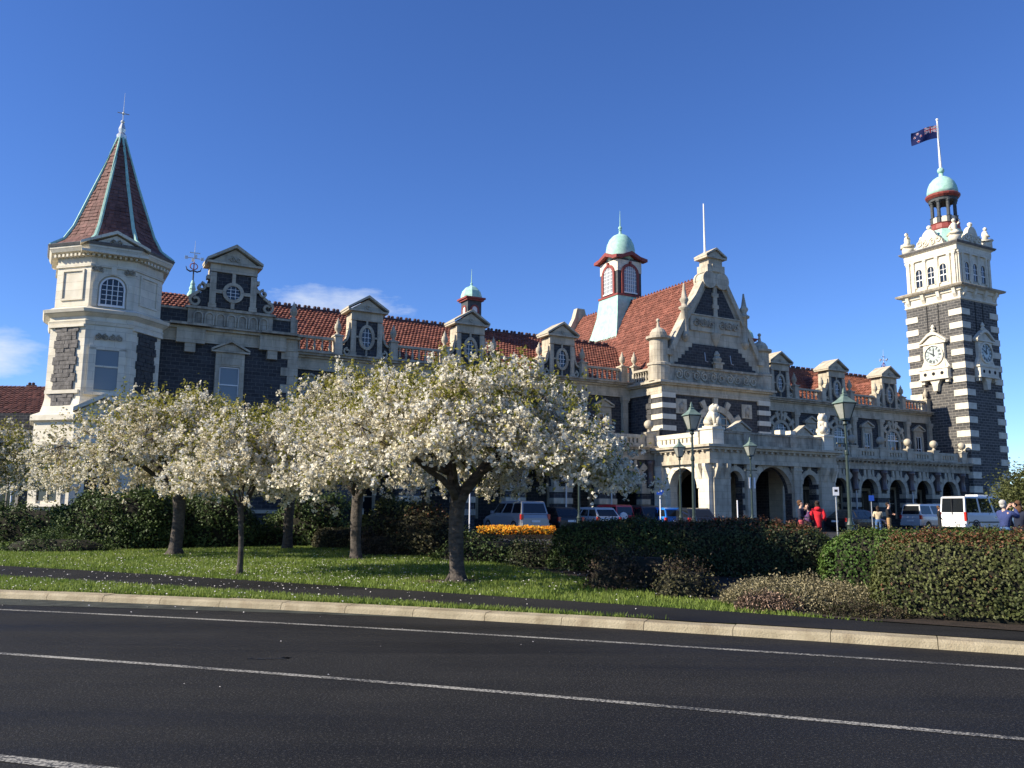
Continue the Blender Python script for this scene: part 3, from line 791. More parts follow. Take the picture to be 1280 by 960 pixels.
# the great gable
gm = MB()
prof = [(-4.35, 11.66), (4.35, 11.66), (4.35, 12.7), (2.62, 15.75), (1.15, 18.05), (-1.15, 18.05), (-2.62, 15.75), (-4.35, 12.7)]
gm.ext([(CEN + x, z) for x, z in prof], 'y', TC, TC + 0.55)
gb = gm.build('gable', M['lime'], P_)
dk = MB()
steps = [(-3.95, 11.7), (3.95, 11.7)]
for i in range(6):
    x = 3.95 - i * 0.34; steps += [(x, 11.7 + (i + 0.55) * 0.30), (x - 0.34, 11.7 + (i + 0.55) * 0.30)]
right = steps[1:]
poly = [(CEN - x, z) for x, z in reversed(right)] + [(CEN + x, z) for x, z in right]
poly = [(CEN + x, z) for x, z in right] + [(CEN - x, z) for x, z in reversed(right)]
dk.ext(poly, 'y', TC - 0.05, TC + 0.1)
dk.build('stepped_panel', M['basalt'], gb)
u = MB()
u.ext([(CEN - 2.05, 15.55), (CEN - 0.16, 15.55), (CEN - 0.16, 18.0), (CEN - 0.62, 18.0)], 'y', TC - 0.05, TC + 0.1)
u.ext([(CEN + 2.05, 15.55), (CEN + 0.62, 18.0), (CEN + 0.16, 18.0), (CEN + 0.16, 15.55)], 'y', TC - 0.05, TC + 0.1)
u.build('gable_panel', M['basalt'], gb)
st = MB(); st.box(CEN - 0.17, CEN + 0.17, TC - 0.16, TC, 14.3, 18.0)
for z in (16.2, 17.1): st.box(CEN - 0.3, CEN + 0.3, TC - 0.18, TC, z, z + 0.28)
st.lathe([(0.05, 13.35), (0.3, 13.8), (0.42, 14.2), (0.42, 14.32)], (CEN, TC - 0.05, 0), 10)
st.build('gable_mullion', M['lime'], gb)
bf = MB(); bf.box(CEN - 2.45, CEN + 2.45, TC - 0.12, TC + 0.02, 14.35, 15.5); bf.box(CEN - 2.55, CEN + 2.55, TC - 0.2, TC + 0.02, 15.5, 15.6)
bfo = bf.build('frieze', M['lime'], gb)
for i, x in enumerate((-1.6, -0.85, 0.85, 1.6)):
    g = MB(); garland(g, CEN + x, 14.95, 0.30, TC - 0.12, 18, 20 + i)
    g.build('carved_panel', M['lime_grime'], gb)
for sg in (-1, 1):
    cpn = MB()
    cpn.ext([(CEN + sg * 4.55, 12.7), (CEN + sg * 4.15, 12.6), (CEN + sg * 1.0, 17.95), (CEN + sg * 1.3, 18.15)], 'y', TC - 0.22, TC + 0.62)
    cpn.box(CEN + sg * 4.5 - 0.35, CEN + sg * 4.5 + 0.35, TC - 0.22, TC + 0.6, 12.3, 12.72)
    cpn.build('coping', M['lime'], gb)
sc_ = MB()
for sg in (-1, 1):
    sc_.M = Matrix.Translation((CEN + sg * 0.62, TC - 0.3, 18.35)) @ Matrix.Rotation(R(-90), 4, 'X')
    sc_.lathe([(0.66, 0), (0.66, 0.16), (0.60, 0.16), (0.60, 0.9), (0.66, 0.9), (0.66, 1.1)], (0, 0, 0), 18)
sc_.M = None
sc_.box(CEN - 0.62, CEN + 0.62, TC - 0.26, TC + 0.75, 17.95, 18.95)
sc_.build('volute', M['lime'], gb)
tp = MB()
tp.cbox(CEN, TC + 0.25, 18.95, 1.7, 1.15, 0.55); tp.cbox(CEN, TC + 0.25, 19.5, 1.35, 1.0, 0.5); tp.box(CEN - 0.4, CEN + 0.4, TC - 0.38, TC, 19.0, 19.55)
tp.cbox(CEN, TC + 0.25, 20.0, 2.0, 1.4, 0.14)
gable(tp, CEN, 20.14, 0.82, 0.55, TC - 0.3, TC + 0.85)
for sg in (-1, 1): tp.ext([(CEN + sg * 1.02, 20.14), (CEN + sg * 1.02, 20.26), (CEN, 20.86), (CEN, 20.7)], 'y', TC - 0.46, TC + 0.95)
tp.build('gable_cap', M['lime'], gb)
for sg in (-1, 1):
    pn = MB()
    c = (CEN + sg * 2.95, TC - 0.05, 0)
    pn.lathe([(0.12, 13.45), (0.30, 13.7), (0.34, 13.9), (0.24, 14.0), (0.24, 15.75), (0.42, 15.85), (0.42, 15.97), (0.22, 16.1), (0.20, 16.25), (0.34, 16.5), (0.30, 16.62), (0.22, 16.7), (0.12, 17.3), (0.06, 17.75)], c, 12)
    pn.build('pinnacle', M['lime'], gb, True)
    tt = MB()
    c = (CEN + sg * 5.0, TC + 0.45, 0)
    tt.lathe([(0.78, 10.4), (0.78, 11.5), (0.85, 11.52), (0.85, 11.68), (0.66, 11.75), (0.66, 13.35), (0.88, 13.45), (0.90, 13.62), (0.62, 13.68), (0.60, 13.9), (0.45, 14.15), (0.12, 14.35), (0.08, 14.75)], c, 18)
    tt.ball((c[0], c[1], 14.85), 0.14, 8, 6)
    tt.build('corner_turret', M['lime'], P_, False)
    cs = MB(); cs.box(c[0] - 0.35 if sg < 0 else c[0] - 0.9, c[0] + 0.9 if sg < 0 else c[0] + 0.35, TC + 0.1, TC + 0.62, 11.66, 12.9)
    cs.build('gable_shoulder', M['lime'], gb)
ur = MB(); ur.cbox(CEN, TC - 0.1, 11.66, 0.7, 0.5, 0.35); ur.cbox(CEN, TC - 0.1, 12.01, 0.95, 0.6, 0.12); ur.lathe([(0.3, 12.13), (0.38, 12.4), (0.2, 12.6), (0.26, 12.7), (0.08, 13.0)], (CEN, TC - 0.1, 0), 10)
ur.build('gable_urn', M['lime'], gb)
for x in (-1.25, 1.25): MB().tube([(CEN + x, TC - 0.2, 12.75), (CEN + x, TC - 0.3, 12.1), (CEN + x + 0.18, TC - 0.34, 12.05)], 0.035, 6).build('flag_bracket', M['galv'], gb)
MB().tube([(14.75, TC + 0.35, 20.3), (14.75, TC + 0.35, 24.45)], [0.085, 0.05], 8).build('flag_mast', M['white'], gb)
# steep tiled roof behind the gable
SL = 1.62; ZR = 18.85
m = MB()
m.ext([(CEN, ZR), (CEN - 5.0, ZR - 5.0 * SL), (CEN - 4.7, ZR - 5.0 * SL - 0.1), (CEN, ZR - 0.3), (CEN + 4.7, ZR - 5.0 * SL - 0.1), (CEN + 5.0, ZR - 5 * SL)], 'y', TC + 0.5, 14.0)
cro = m.build('roof', M['lead'], P_)
lt = math.hypot(1, SL)
tile_slope('roof_tiles', (CEN - 5.0, TC + 0.55, ZR - 5.0 * SL + 0.03), (0, 1, 0), (1 / lt, 0, SL / lt), int(17.3 / 0.25), 34, 0.25, 5.0 * lt / 34, 'tile', cro, rr)
tile_slope('roof_tiles', (CEN + 5.0, TC + 0.55, ZR - 5.0 * SL + 0.03), (0, 1, 0), (-1 / lt, 0, SL / lt), int(17.3 / 0.25), 34, 0.25, 5.0 * lt / 34, 'tile', cro, rr)
rt_me = MB().ext([(-0.16, -0.1), (0, 0.1), (0.16, -0.1)], 'y', 0, 0.36).lathe([(0.05, 0.05), (0.09, 0.12), (0.03, 0.22)], (0, 0.18, 0), 6).mesh('ridge_tile', M['tile'])
for i in range(44): link('ridge_tile', rt_me, cro, (CEN, TC + 0.7 + i * 0.38, ZR + 0.06))
m = MB(); m.ext([(CEN - 5.2, 10.6), (CEN + 5.2, 10.6), (CEN + 0.7, 18.9), (CEN + 0.4, 19.9), (CEN - 0.4, 19.9), (CEN - 0.7, 18.9)], 'y', 14.0, 14.6)
m.build('gable', M['lime'], P_)
# balustrade over the return
balustrade((C0 - 0.02, -0.7), (C0 - 0.02, TC + 1.25), 10.42, 6)
wall_part('parapet', M['lime'], (C0 - 0.2, C0 + 0.3, TC + 0.9, TC + 1.25, 10.4, 11.5))
balustrade((C1 + 0.02, -0.7), (C1 + 0.02, TC + 1.25), 10.42, 6)
# the big glazed cupola on the ridge
cu = MB(); K = (CEN, 7.8)
cu.taper(K[0], K[1], 15.2, 4.4, 4.4, 16.4, 3.7, 3.7); cu.taper(K[0], K[1], 16.4, 3.7, 3.7, 17.8, 3.05, 3.05); cu.taper(K[0], K[1], 17.8, 3.05, 3.05, 19.4, 2.72, 2.72)
co = cu.build('cupola', M['copper'], P_)
b = MB(); b.cbox(K[0], K[1], 19.4, 2.86, 2.86, 0.16); b.build('sill_band', M['redpaint'], co)
b = MB(); b.cbox(K[0], K[1], 19.56, 2.5, 2.5, 3.2); b.build('cupola_body', M['darkpaint'], co)
b = MB(); b.cbox(K[0], K[1], 21.6, 2.56, 2.56, 1.0); b.build('spandrel', M['lime_sunlit'], co)
for a in range(4):
    X = Matrix.Translation((K[0], K[1], 0)) @ Matrix.Rotation(a * math.pi / 2, 4, 'Z')
    g = MB(); g.M = X
    g.ext(archpoly(0, 19.75, 21.4, 0.68), 'y', -1.33, -1.24)
    g.build('cupola_window', M['glass_pale'], co)
    f = MB(); f.M = X
    for x in (-0.42, -0.21, 0, 0.21, 0.42): f.box(x - 0.025, x + 0.025, -1.375, -1.33, 19.75, 21.4 + math.sqrt(0.68 ** 2 - x * x) - 0.02)
    for z in (20.1, 20.45, 20.8, 21.1, 21.4, 21.7): f.box(-0.62, 0.62, -1.37, -1.33, z, z + 0.04)
    f.box(-0.7, 0.7, -1.42, -1.33, 19.66, 19.78)
    f.build('frame', M['white'], co)
    s = MB(); s.M = X
    arcblock(s, 0, 21.4, 0.68, 0.92, 0, 180, -1.40, -1.25, 14)
    s.box(-0.92, -0.68, -1.40, -1.25, 19.6, 21.4); s.box(0.68, 0.92, -1.40, -1.25, 19.6, 21.4)
    s.box(-0.1, 0.1, -1.46, -1.25, 22.1, 22.5)
    s.build('arch_surround', M['redpaint'], co)
    e = MB(); e.M = X
    hw = 1.68
    pl = [(-hw, 22.62), (-0.95, 22.70), (0, 23.05), (0.95, 22.70), (hw, 22.62), (hw, 22.86), (0.95, 22.98), (0, 23.38), (-0.95, 22.98), (-hw, 22.86)]
    e.ext(pl, 'y', -1.66 - 0.002 * a, -1.0)
    e.build('eave', M['redpaint'], co)
d = MB(); d.lathe([(1.26, 22.7), (1.28, 23.3), (1.27, 23.8), (1.18, 24.3), (0.98, 24.75), (0.66, 25.1), (0.36, 25.26), (0.16, 25.3)], (K[0], K[1], 0), 20)
d.build('dome', M['copper'], co, True)
f = MB(); f.lathe([(0.2, 25.2), (0.14, 25.4), (0.1, 25.6), (0.15, 25.68), (0.1, 25.75)], (K[0], K[1], 0), 8); f.ball((K[0], K[1], 25.9), 0.17); f.tube([(K[0], K[1], 26.0), (K[0], K[1], 27.5)], [0.055, 0.012])
f.build('finial', M['copper'], co)

# ---------------------------------------------------------------- porch
PF = -9.0
S0, S1 = 9.5, 20.7
po = MB()
po.box(S0 + 0.05, S1 - 0.05, PF + 0.1, TC, 4.32, 5.4)
porch = po.build('porch', M['lime'], P_)
def porch_front(m, mat_gap=0):
    archwall(m, 10.92, 12.42, 0, 4.32, 11.55, 3.25, 0.66, PF, PF + 0.6)
    archwall(m, 12.43, 17.5, 0, 4.32, 14.97, 2.5, 1.76, PF, PF + 0.6)
    archwall(m, 17.51, 19.6, 0, 4.32, 18.45, 3.15, 0.68, PF, PF + 0.6)
w = MB(); porch_front(w); w.build('porch_wall', M['basalt'], porch)
# arch stones of the porch front
for cx, zs, r, sp in ((11.55, 3.25, 0.66, 3), (14.97, 2.5, 1.76, 7), (18.45, 3.15, 0.68, 3)):
    k = 9 if r > 1 else 5
    for i in range(k):
        arcblock(MB(), cx, zs, r - 0.02, r + (0.42 if r > 1 else 0.30), i * 180 / k + 0.4, (i + 1) * 180 / k - 0.4, PF - 0.1, PF + 0.3, 4).build('voussoir', M['lime'], porch)
    if r > 1:
        for a in (50, 70, 110, 130): arcblock(MB(), cx, zs, r + 0.425, min(2.7, (4.30 - zs) / math.sin(R(a)) - 0.12), a - 4, a + 4, PF - 0.12, PF + 0.3, 2).build('voussoir', M['lime'], porch)
        MB().box(cx - 0.22, cx + 0.22, PF - 0.16, PF + 0.3, zs + r, 4.32).build('keystone', M['lime'], porch)
    else:
        for a in (35, 145): arcblock(MB(), cx, zs, r + 0.305, r + 0.72, a - 9, a + 9, PF - 0.11, PF + 0.3, 2).build('voussoir', M['lime'], porch)
        MB().box(cx - 0.13, cx + 0.13, PF - 0.12, PF + 0.3, zs + r, 4.32).build('keystone', M['lime'], porch)
for z in (0.98, 1.72, 2.46):
    for x0, x1 in ((10.88, 10.92 + 0.02), (12.21, 12.44), (16.73, 17.55), (17.5, 17.77), (19.13, 19.62)):
        if x1 - x0 > 0.1: MB().box(x0, x1, PF - 0.04, PF + 0.62, z, z + 0.37).build('quoin', M['lime'], porch)
MB().box(12.6, 13.2, PF - 0.03, PF + 0.62, 0.9, 2.5).build('quoin', M['lime'], porch) if False else None
for c, wd in ((10.25, 1.4), (12.78, 0.72), (17.12, 0.76), (20.02, 1.3)):
    q = MB(); q.cbox(c, PF - 0.02, 0.9, wd, 0.5, 3.1); q.cbox(c, PF - 0.02, 4.0, wd + 0.12, 0.62, 0.1); q.cbox(c, PF - 0.02, 4.1, wd, 0.54, 0.222)
    q.cbox(c, PF - 0.02, 3.35, wd + 0.06, 0.56, 0.1)
    q.build('porch_pilaster', M['lime'], porch)
    MB().cbox(c, PF - 0.04, 0, wd + 0.1, 0.64, 0.9).build('plinth', M['basalt_b'], porch)
# brackets under the corners
for x in (S0 + 0.25, S0 + 1.05, S1 - 1.0, S1 - 0.2):
    k = MB(); k.ext([(PF - 0.27, 3.3), (PF - 0.62, 4.12), (PF - 0.62, 4.3), (PF - 0.2, 4.3), (PF - 0.2, 3.3)], 'x', x - 0.16, x + 0.16); k.build('bracket', M['lime'], porch)
# left end of the porch, in the sun
X = Matrix.Translation((S0, 0, 0)) @ Matrix.Rotation(R(-90), 4, 'Z')     # local x runs towards -t, local -y faces -s
def side(Xm, sgn):
    w = MB(); w.M = Xm
    archwall(w, 3.72, 9.0, 0, 4.32, 6.45, 2.75, 1.38, 0, 0.6)
    w.build('porch_wall', M['lime_sunlit'], porch)
    for i in range(7):
        v = MB(); v.M = Xm; arcblock(v, 6.45, 2.75, 1.36, 1.72, i * 180 / 7 + 0.4, (i + 1) * 180 / 7 - 0.4, -0.1, 0.3, 4); v.build('voussoir', M['lime_sunlit'], porch)
    for a in (60, 120):
        v = MB(); v.M = Xm; v.box(6.45 + 0.85 * math.cos(R(a)) * 1.6 - 0.16, 6.45 + 0.85 * math.cos(R(a)) * 1.6 + 0.16, -0.012, 0.1, 3.98, 4.25); v.build('dark_inset', M['basalt_b'], porch)
    for a in (40, 90, 140):
        v = MB(); v.M = Xm; arcblock(v, 6.45, 2.75, 1.725, 2.0 if a == 90 else 2.2, a - 6, a + 6, -0.13, 0.3, 2) if a != 90 else v.box(6.27, 6.63, -0.15, 0.3, 4.1, 4.31); v.build('keystone', M['lime_sunlit'], porch)
    for c0, wd in ((4.1, 0.8), (8.66, 0.9)):
        q = MB(); q.M = Xm; q.cbox(c0, -0.02, 0.9, wd, 0.5, 3.1); q.cbox(c0, -0.02, 4.0, wd + 0.1, 0.6, 0.1); q.cbox(c0, -0.02, 4.1, wd, 0.52, 0.22)
        q.build('porch_pilaster', M['lime_sunlit'], porch)
        p2 = MB(); p2.M = Xm; p2.cbox(c0, -0.04, 0, wd + 0.1, 0.62, 0.9); p2.build('plinth', M['basalt_b'], porch)
    for x in (8.35, 9.0):
        k = MB(); k.M = Xm; k.ext([(-0.26, 3.3), (-0.58, 4.12), (-0.58, 4.3), (-0.2, 4.3), (-0.2, 3.3)], 'x', x - 0.15, x + 0.15); k.build('bracket', M['lime_sunlit'], porch)
side(X, 1)
X2 = Matrix.Translation((S1, 0, 0)) @ Matrix.Rotation(R(90), 4, 'Z') @ Matrix.Scale(-1, 4, (1, 0, 0))
side(X2, -1)
e = MB()
for z0, z1, ov in ((4.32, 4.56, 0.36), (4.56, 5.2, 0.28), (5.2, 5.36, 0.52), (5.36, 5.52, 0.72)):
    e.box(S0 - ov, S1 + ov, PF - ov, TC - 0.05 + (0.001 if z0 > 5 else 0), z0, z1)
for i in range(22): e.box(S0 - 0.2 + i * 0.52, S0 - 0.04 + i * 0.52, PF - 0.46, PF - 0.27, 5.06, 5.2)
for i in range(10): e.box(S0 - 0.46, S0 - 0.27, PF + 0.1 + i * 0.52, PF + 0.26 + i * 0.52, 5.06, 5.2)
e.build('entablature', M['lime'], porch)
p = MB()
p.box(S0 + 0.9, S1 - 0.9, PF - 0.1, PF + 0.25, 5.52, 6.32); p.box(S0 + 0.9, S1 - 0.9, PF - 0.18, PF + 0.3, 6.32, 6.44)
for x in (12.6, 16.9): p.box(x - 0.3, x + 0.3, PF - 0.2, PF + 0.3, 5.52, 6.5)
p.build('parapet', M['lime_grime'], porch)
for x in (12.1, 18.0):
    q = MB(); q.box(x - 0.85, x + 0.85, PF - 0.24, PF + 0.28, 6.44, 6.54); gable(q, x, 6.54, 0.75, 0.5, PF - 0.14, PF + 0.2)
    for sg in (-1, 1): q.ext([(x + sg * 0.9, 6.54), (x + sg * 0.9, 6.64), (x, 7.2), (x, 7.06)], 'y', PF - 0.26, PF + 0.28)
    q.build('parapet_pediment', M['lime'], porch)
for x in (S0 + 0.45, S1 - 0.45):
    q = MB(); q.box(x - 0.48, x + 0.48, PF - 0.32, PF + 0.85, 5.52, 6.5); q.box(x - 0.55, x + 0.55, PF - 0.4, PF + 0.92, 6.5, 6.62); q.build('lion_pedestal', M['lime_sunlit'], porch)
for x in (15.9, 16.9): 
    q = MB(); q.cbox(x, PF + 0.05, 6.45, 0.5, 0.5, 0.3); q.build('parapet_block', M['lime_sunlit'], porch)
ps = pierced_parapet(4.35, 5.52, 6.4, 0.15, 0.42, 0.4)
pm_ = ps.mesh('pierced_parapet', M['lime_sunlit'])
link('pierced_parapet', pm_, porch, (S0, TC - 0.05, 0), R(-90)); link('pierced_parapet', pm_, porch, (S1, TC - 0.05, 0), R(-90))
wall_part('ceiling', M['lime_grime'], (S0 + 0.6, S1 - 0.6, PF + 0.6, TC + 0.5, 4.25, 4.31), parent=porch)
# inner arch and pier seen through the porch
w = MB(); archwall(w, 10.6, 19.8, 0, 4.25, 15.2, 2.5, 1.6, -1.2, -0.9); w.build('inner_wall', M['lime_grime'], porch)
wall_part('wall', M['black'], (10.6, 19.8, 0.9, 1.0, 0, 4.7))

# ---------------------------------------------------------------- left pavilion
TP = -1.0
wall_part('pavilion_wall', M['basalt'], (-22.7, -15.1, TP, 0.6, 0, 10.45))
V0, V1 = -22.7, -15.1
e = MB()
e.box(V0, V1, TP - 0.12, 0.5, 10.4, 10.62); e.box(V0, V1, TP - 0.08, 0.5, 10.62, 11.1); e.box(V0, V1 + 0.1, TP - 0.3, 0.5, 11.1, 11.24)
for x in (-21.1, -16.6): e.box(x - 0.75, x + 0.75, TP - 0.34, TP, 10.3, 11.1); e.box(x - 0.28, x + 0.28, TP - 0.28, TP, 9.8, 10.3)
eo = e.build('entablature', M['lime'], P_)
c = MB(); c.box(V0, V1 + 0.35, TP - 0.5, 0.6, 11.24, 11.34)
for x in (-21.2, -16.3): c.box(x - 1.05, x + 1.05, TP - 0.72, TP - 0.3, 11.24, 11.37)
c.build('cornice', M['lime_grime'], eo)
bo = wall_part('parapet', M['basalt'], (-22.7, -21.3, TP + 0.1, TP + 0.5, 11.34, 12.2), (-16.65, -15.45, TP + 0.1, TP + 0.5, 11.34, 12.2))
wall_part('coping', M['lime_grime'], (-22.7, -21.25, TP + 0.02, TP + 0.56, 12.2, 12.32), (-16.7, -15.56, TP + 0.02, TP + 0.56, 12.2, 12.32), parent=bo); wall_part('pedestal', M['lime_grime'], (-15.55, -15.15, TP, TP + 0.55, 11.34, 12.35), parent=bo)
link('urn', urn_me, bo, (-15.35, TP + 0.25, 12.35))
a = MB(); a.box(-21.3, -16.62, TP - 0.08, TP + 0.5, 11.34, 12.3); a.box(-21.42, -16.5, TP - 0.22, TP + 0.55, 12.3, 12.44)
ao = a.build('arcaded_parapet', M['lime_grime'], P_)
for i in range(7):
    v = MB(); x = -20.75 + i * 0.60
    arcblock(v, x, 11.92, 0.19, 0.27, 0, 180, TP - 0.15, TP - 0.05, 8); v.box(x - 0.27, x - 0.19, TP - 0.15, TP - 0.05, 11.45, 11.92); v.box(x + 0.19, x + 0.27, TP - 0.15, TP - 0.05, 11.45, 11.92)
    v.build('blind_arch', M['lime'], ao)
PC = -18.95
m = MB(); m.box(-1.25, 1.25, -0.05, 1.0, 12.44, 15.0)
pd = m.build('dormer', M['lime'], P_, loc=(PC, TP, 0))
MB().box(-0.98, 0.98, -0.09, -0.04, 12.5, 14.55).build('panel', M['basalt'], pd)
pl = MB()
for sg in (-1, 1):
    pl.box(sg * 1.12 - 0.17, sg * 1.12 + 0.17, -0.2, -0.05, 12.7, 14.5); pl.box(sg * 1.12 - 0.22, sg * 1.12 + 0.22, -0.24, -0.05, 12.45, 12.7)
    for z in (13.6, 14.1): pl.box(sg * 1.36 - 0.1, sg * 1.36 + 0.1, -0.14, 0.3, z, z + 0.22)
pl.box(-1.3, 1.3, -0.22, 0.0, 14.55, 15.0)
pl.build('pilaster', M['lime'], pd)
ringbars(pd, 0, 13.42, 0.40, 0.40, -0.09, 0.98, 12.5, 14.55, 0.2)
p = MB(); p.box(-1.52, 1.52, -0.45, 1.2, 15.0, 15.13); gable(p, 0, 15.13, 1.3, 0.86, -0.25, 1.1)
for sg in (-1, 1): p.ext([(sg * 1.55, 15.13), (sg * 1.55, 15.27), (0, 16.22), (0, 16.02)], 'y', -0.5, 1.25)
garland(p, 0, 15.36, 0.16, -0.25, 8, 5)
p.build('pediment', M['lime'], pd)
for sg in (-1, 1):
    w = MB(); w.ext([(sg * 1.25, 12.44), (sg * 2.25, 12.44), (sg * 2.15, 13.0), (sg * 1.75, 13.25), (sg * 1.45, 13.7), (sg * 1.25, 14.4)], 'y', 0.02, 0.35); w.build('side_panel', M['basalt'], pd)
    c = MB(); scroll(c, sg * 2.0, 12.78, 0.33, -0.12, 0.05, 0.14, 90, 1.15, -sg); scroll(c, sg * 1.72, 13.62, 0.24, -0.1, 0.3, 0.12, 90, 1.0, sg)
    c.ext([(sg * 2.3, 12.9), (sg * 2.34, 13.05), (sg * 1.8, 13.45), (sg * 1.72, 13.32)], 'y', -0.06, 0.34)
    c.build('scroll', M['lime'], pd)
# pavilion window and quoins
o = pediment_window(-18.9, TP, 7.1, 9.15, 1.1, 2.1, 9.95, 'glass_blue')
for k in range(9):
    z = 5.95 + k * 0.495
    MB().box(V1 - 0.55 - (0.38 if k % 2 == 0 else 0.0), V1 + 0.06, TP - 0.06, TP + 0.5, z, z + 0.485).build('quoin', M['lime'], P_)
o2 = MB().box(-1.1, 1.1, -0.02, 0.03, 1.6, 4.6).build('window', M['glass'], P_, loc=(-18.9, TP, 0))
f = MB(); f.box(-1.35, -1.1, -0.14, 0.02, 1.4, 4.7); f.box(1.1, 1.35, -0.14, 0.02, 1.4, 4.7); f.box(-1.4, 1.4, -0.16, 0.02, 4.7, 5.0); f.box(-0.05, 0.05, -0.08, -0.02, 1.6, 4.6); f.build('frame', M['lime'], o2)
wall_part('string_course', M['lime'], (V0, V1, TP - 0.25, TP + 0.1, 5.55, 5.8), (V0, V1, TP - 0.12, TP + 0.1, 1.0, 1.2))

# ---------------------------------------------------------------- octagonal corner turret
TXC, TYC, AP = -25.29, -0.8, 2.6
def oc(ap): return ap / math.cos(R(22.5))
def octo(m, prof): return m.lathe([(oc(a), z) for a, z in prof], (0, 0, 0), 8, R(22.5))
t = MB(); octo(t, [(2.95, 0), (2.95, 5.4), (3.15, 5.5), (3.15, 5.75), (2.75, 5.95), (2.66, 6.3), (2.6, 6.6), (2.6, 10.35)])
tur = t.build('turret', M['lime_sunlit'], P_, loc=(TXC, TYC, 0))
t = MB(); octo(t, [(2.66, 10.35), (2.72, 10.55), (2.66, 10.6), (2.66, 10.75), (2.95, 10.95), (3.0, 11.1), (2.7, 11.2), (2.55, 11.3)]); t.build('cornice', M['lime_sunlit'], tur)
t = MB(); octo(t, [(2.5, 11.2), (2.5, 13.35), (2.58, 13.38), (2.58, 13.52), (2.52, 13.55), (2.52, 14.0), (2.85, 14.12), (2.95, 14.3), (2.95, 14.4)]); t.build('upper_stage', M['lime_sunlit'], tur)
for k in range(8):
    dn = MB(); dn.M = Matrix.Rotation(k * math.pi / 4, 4, 'Z')
    for i in range(9): dn.box(-1.05 + i * 0.25, -0.93 + i * 0.25, -2.8, -2.5, 13.88, 14.02)
    dn.build('dentil_course', M['lime_sunlit'], tur)
g = MB(); octo(g, [(2.99, 14.4), (3.05, 14.52), (2.9, 14.6)]); g.build('gutter', M['lead'], tur)
# spire: flared, eight tiled faces and copper hips
prof = [(2.92, 14.5), (2.30, 15.0), (1.90, 15.8), (0.98, 18.6), (0.13, 21.5)]
sp = MB(); octo(sp, prof); spo = sp.build('spire', M['lead'], tur)
for k in range(8):
    vs, fs = [], []
    Mx = Matrix.Rotation(k * math.pi / 4, 4, 'Z')
    rows = 34
    def apz(f):
        L = [0]
        for a, b in zip(prof, prof[1:]): L.append(L[-1] + math.hypot(a[0] - b[0], a[1] - b[1]))
        d = f * L[-1]
        for i in range(len(prof) - 1):
            if d <= L[i + 1] + 1e-6:
                q = (d - L[i]) / (L[i + 1] - L[i]); return (prof[i][0] + (prof[i + 1][0] - prof[i][0]) * q, prof[i][1] + (prof[i + 1][1] - prof[i][1]) * q)
        return prof[-1]
    for j in range(rows):
        a0, z0 = apz(j / rows); a1, z1 = apz((j + 1) / rows)
        h0, h1 = a0 * math.tan(R(22.5)), a1 * math.tan(R(22.5))
        n = max(1, int(2 * h0 / 0.24))
        for i in range(n):
            l = 0.03 + 0.04 * rr.random()
            x0, x1 = -h0 + 2 * h0 * i / n, -h0 + 2 * h0 * (i + 0.94) / n
            y0_, y1_ = -h1 + 2 * h1 * i / n, -h1 + 2 * h1 * (i + 0.94) / n
            b_ = len(vs)
            for p in ((x0, -a0 - l, z0 - 0.01), (x1, -a0 - l, z0 - 0.01), (y1_, -a1 - 0.012, z1 + 0.02), (y0_, -a1 - 0.012, z1 + 0.02), (x0, -a0, z0 - 0.01), (x1, -a0, z0 - 0.01)):
                vs.append(tuple(Mx @ Vector(p)))
            fs += [(b_, b_ + 1, b_ + 2, b_ + 3), (b_ + 4, b_ + 5, b_ + 1, b_)]
    me = bpy.data.meshes.new('spire_tiles'); me.from_pydata(vs, [], fs); me.materials.append(M['tile_spire']); me.update()
    o = link('spire_tiles', me, spo if False else tur); o['kind'] = 'stuff'
    hp = MB(); an = R(22.5 + 45 * k)
    hp.tube([((oc(a) + 0.02) * math.cos(an), (oc(a) + 0.02) * math.sin(an), z + 0.03) for a, z in prof], [0.11, 0.11, 0.10, 0.09, 0.07], 6)
    hp.build('hip', M['copper'], tur)
f = MB(); f.lathe([(0.24, 21.4), (0.26, 21.6), (0.15, 21.75), (0.19, 21.95), (0.08, 22.3)], n=10); f.tube([(0, 0, 22.2), (0, 0, 24.1)], [0.035, 0.010])
f.tube([(-0.3, 0, 22.9), (0.3, 0, 22.9)], 0.025); f.tube([(0, -0.3, 22.9), (0, 0.3, 22.9)], 0.025); f.ball((0, 0, 22.4), 0.11); f.ball((0, 0, 22.9), 0.08)
f.build('finial', M['silver'], tur)
# turret front: pedimented window face
fy = -2.5
p = MB(); p.box(-1.55, 1.55, -3.02, -2.4, 14.0, 14.12)
gable(p, 0, 14.4, 1.25, 0.62, -2.9, -2.2)
for sg in (-1, 1): p.ext([(sg * 1.62, 14.36), (sg * 1.62, 14.5), (0, 15.24), (0, 15.08)], 'y', -3.08, -1.9)
p.build('pediment', M['lime_sunlit'], tur)
g = MB(); garland(g, 0, 14.6, 0.17, -2.92, 14, 8); garland(g, -0.75, 13.25, 0.15, -2.52, 12, 9); garland(g, 0.75, 13.25, 0.15, -2.52, 12, 10); g.build('carving', M['lime_grime'], tur)
g = MB(); g.ext(archpoly(0, 11.45, 12.3, 0.52), 'y', fy - 0.03, fy + 0.02); wo = g.build('arched_window', M['glass'], tur)
f = MB()
for x in (-0.26, 0, 0.26): f.box(x - 0.02, x + 0.02, fy - 0.07, fy - 0.03, 11.45, 12.3 + math.sqrt(0.27 - x * x) - 0.02)
for z in (11.7, 11.95, 12.2, 12.45): f.box(-0.48, 0.48, fy - 0.065, fy - 0.03, z, z + 0.03)
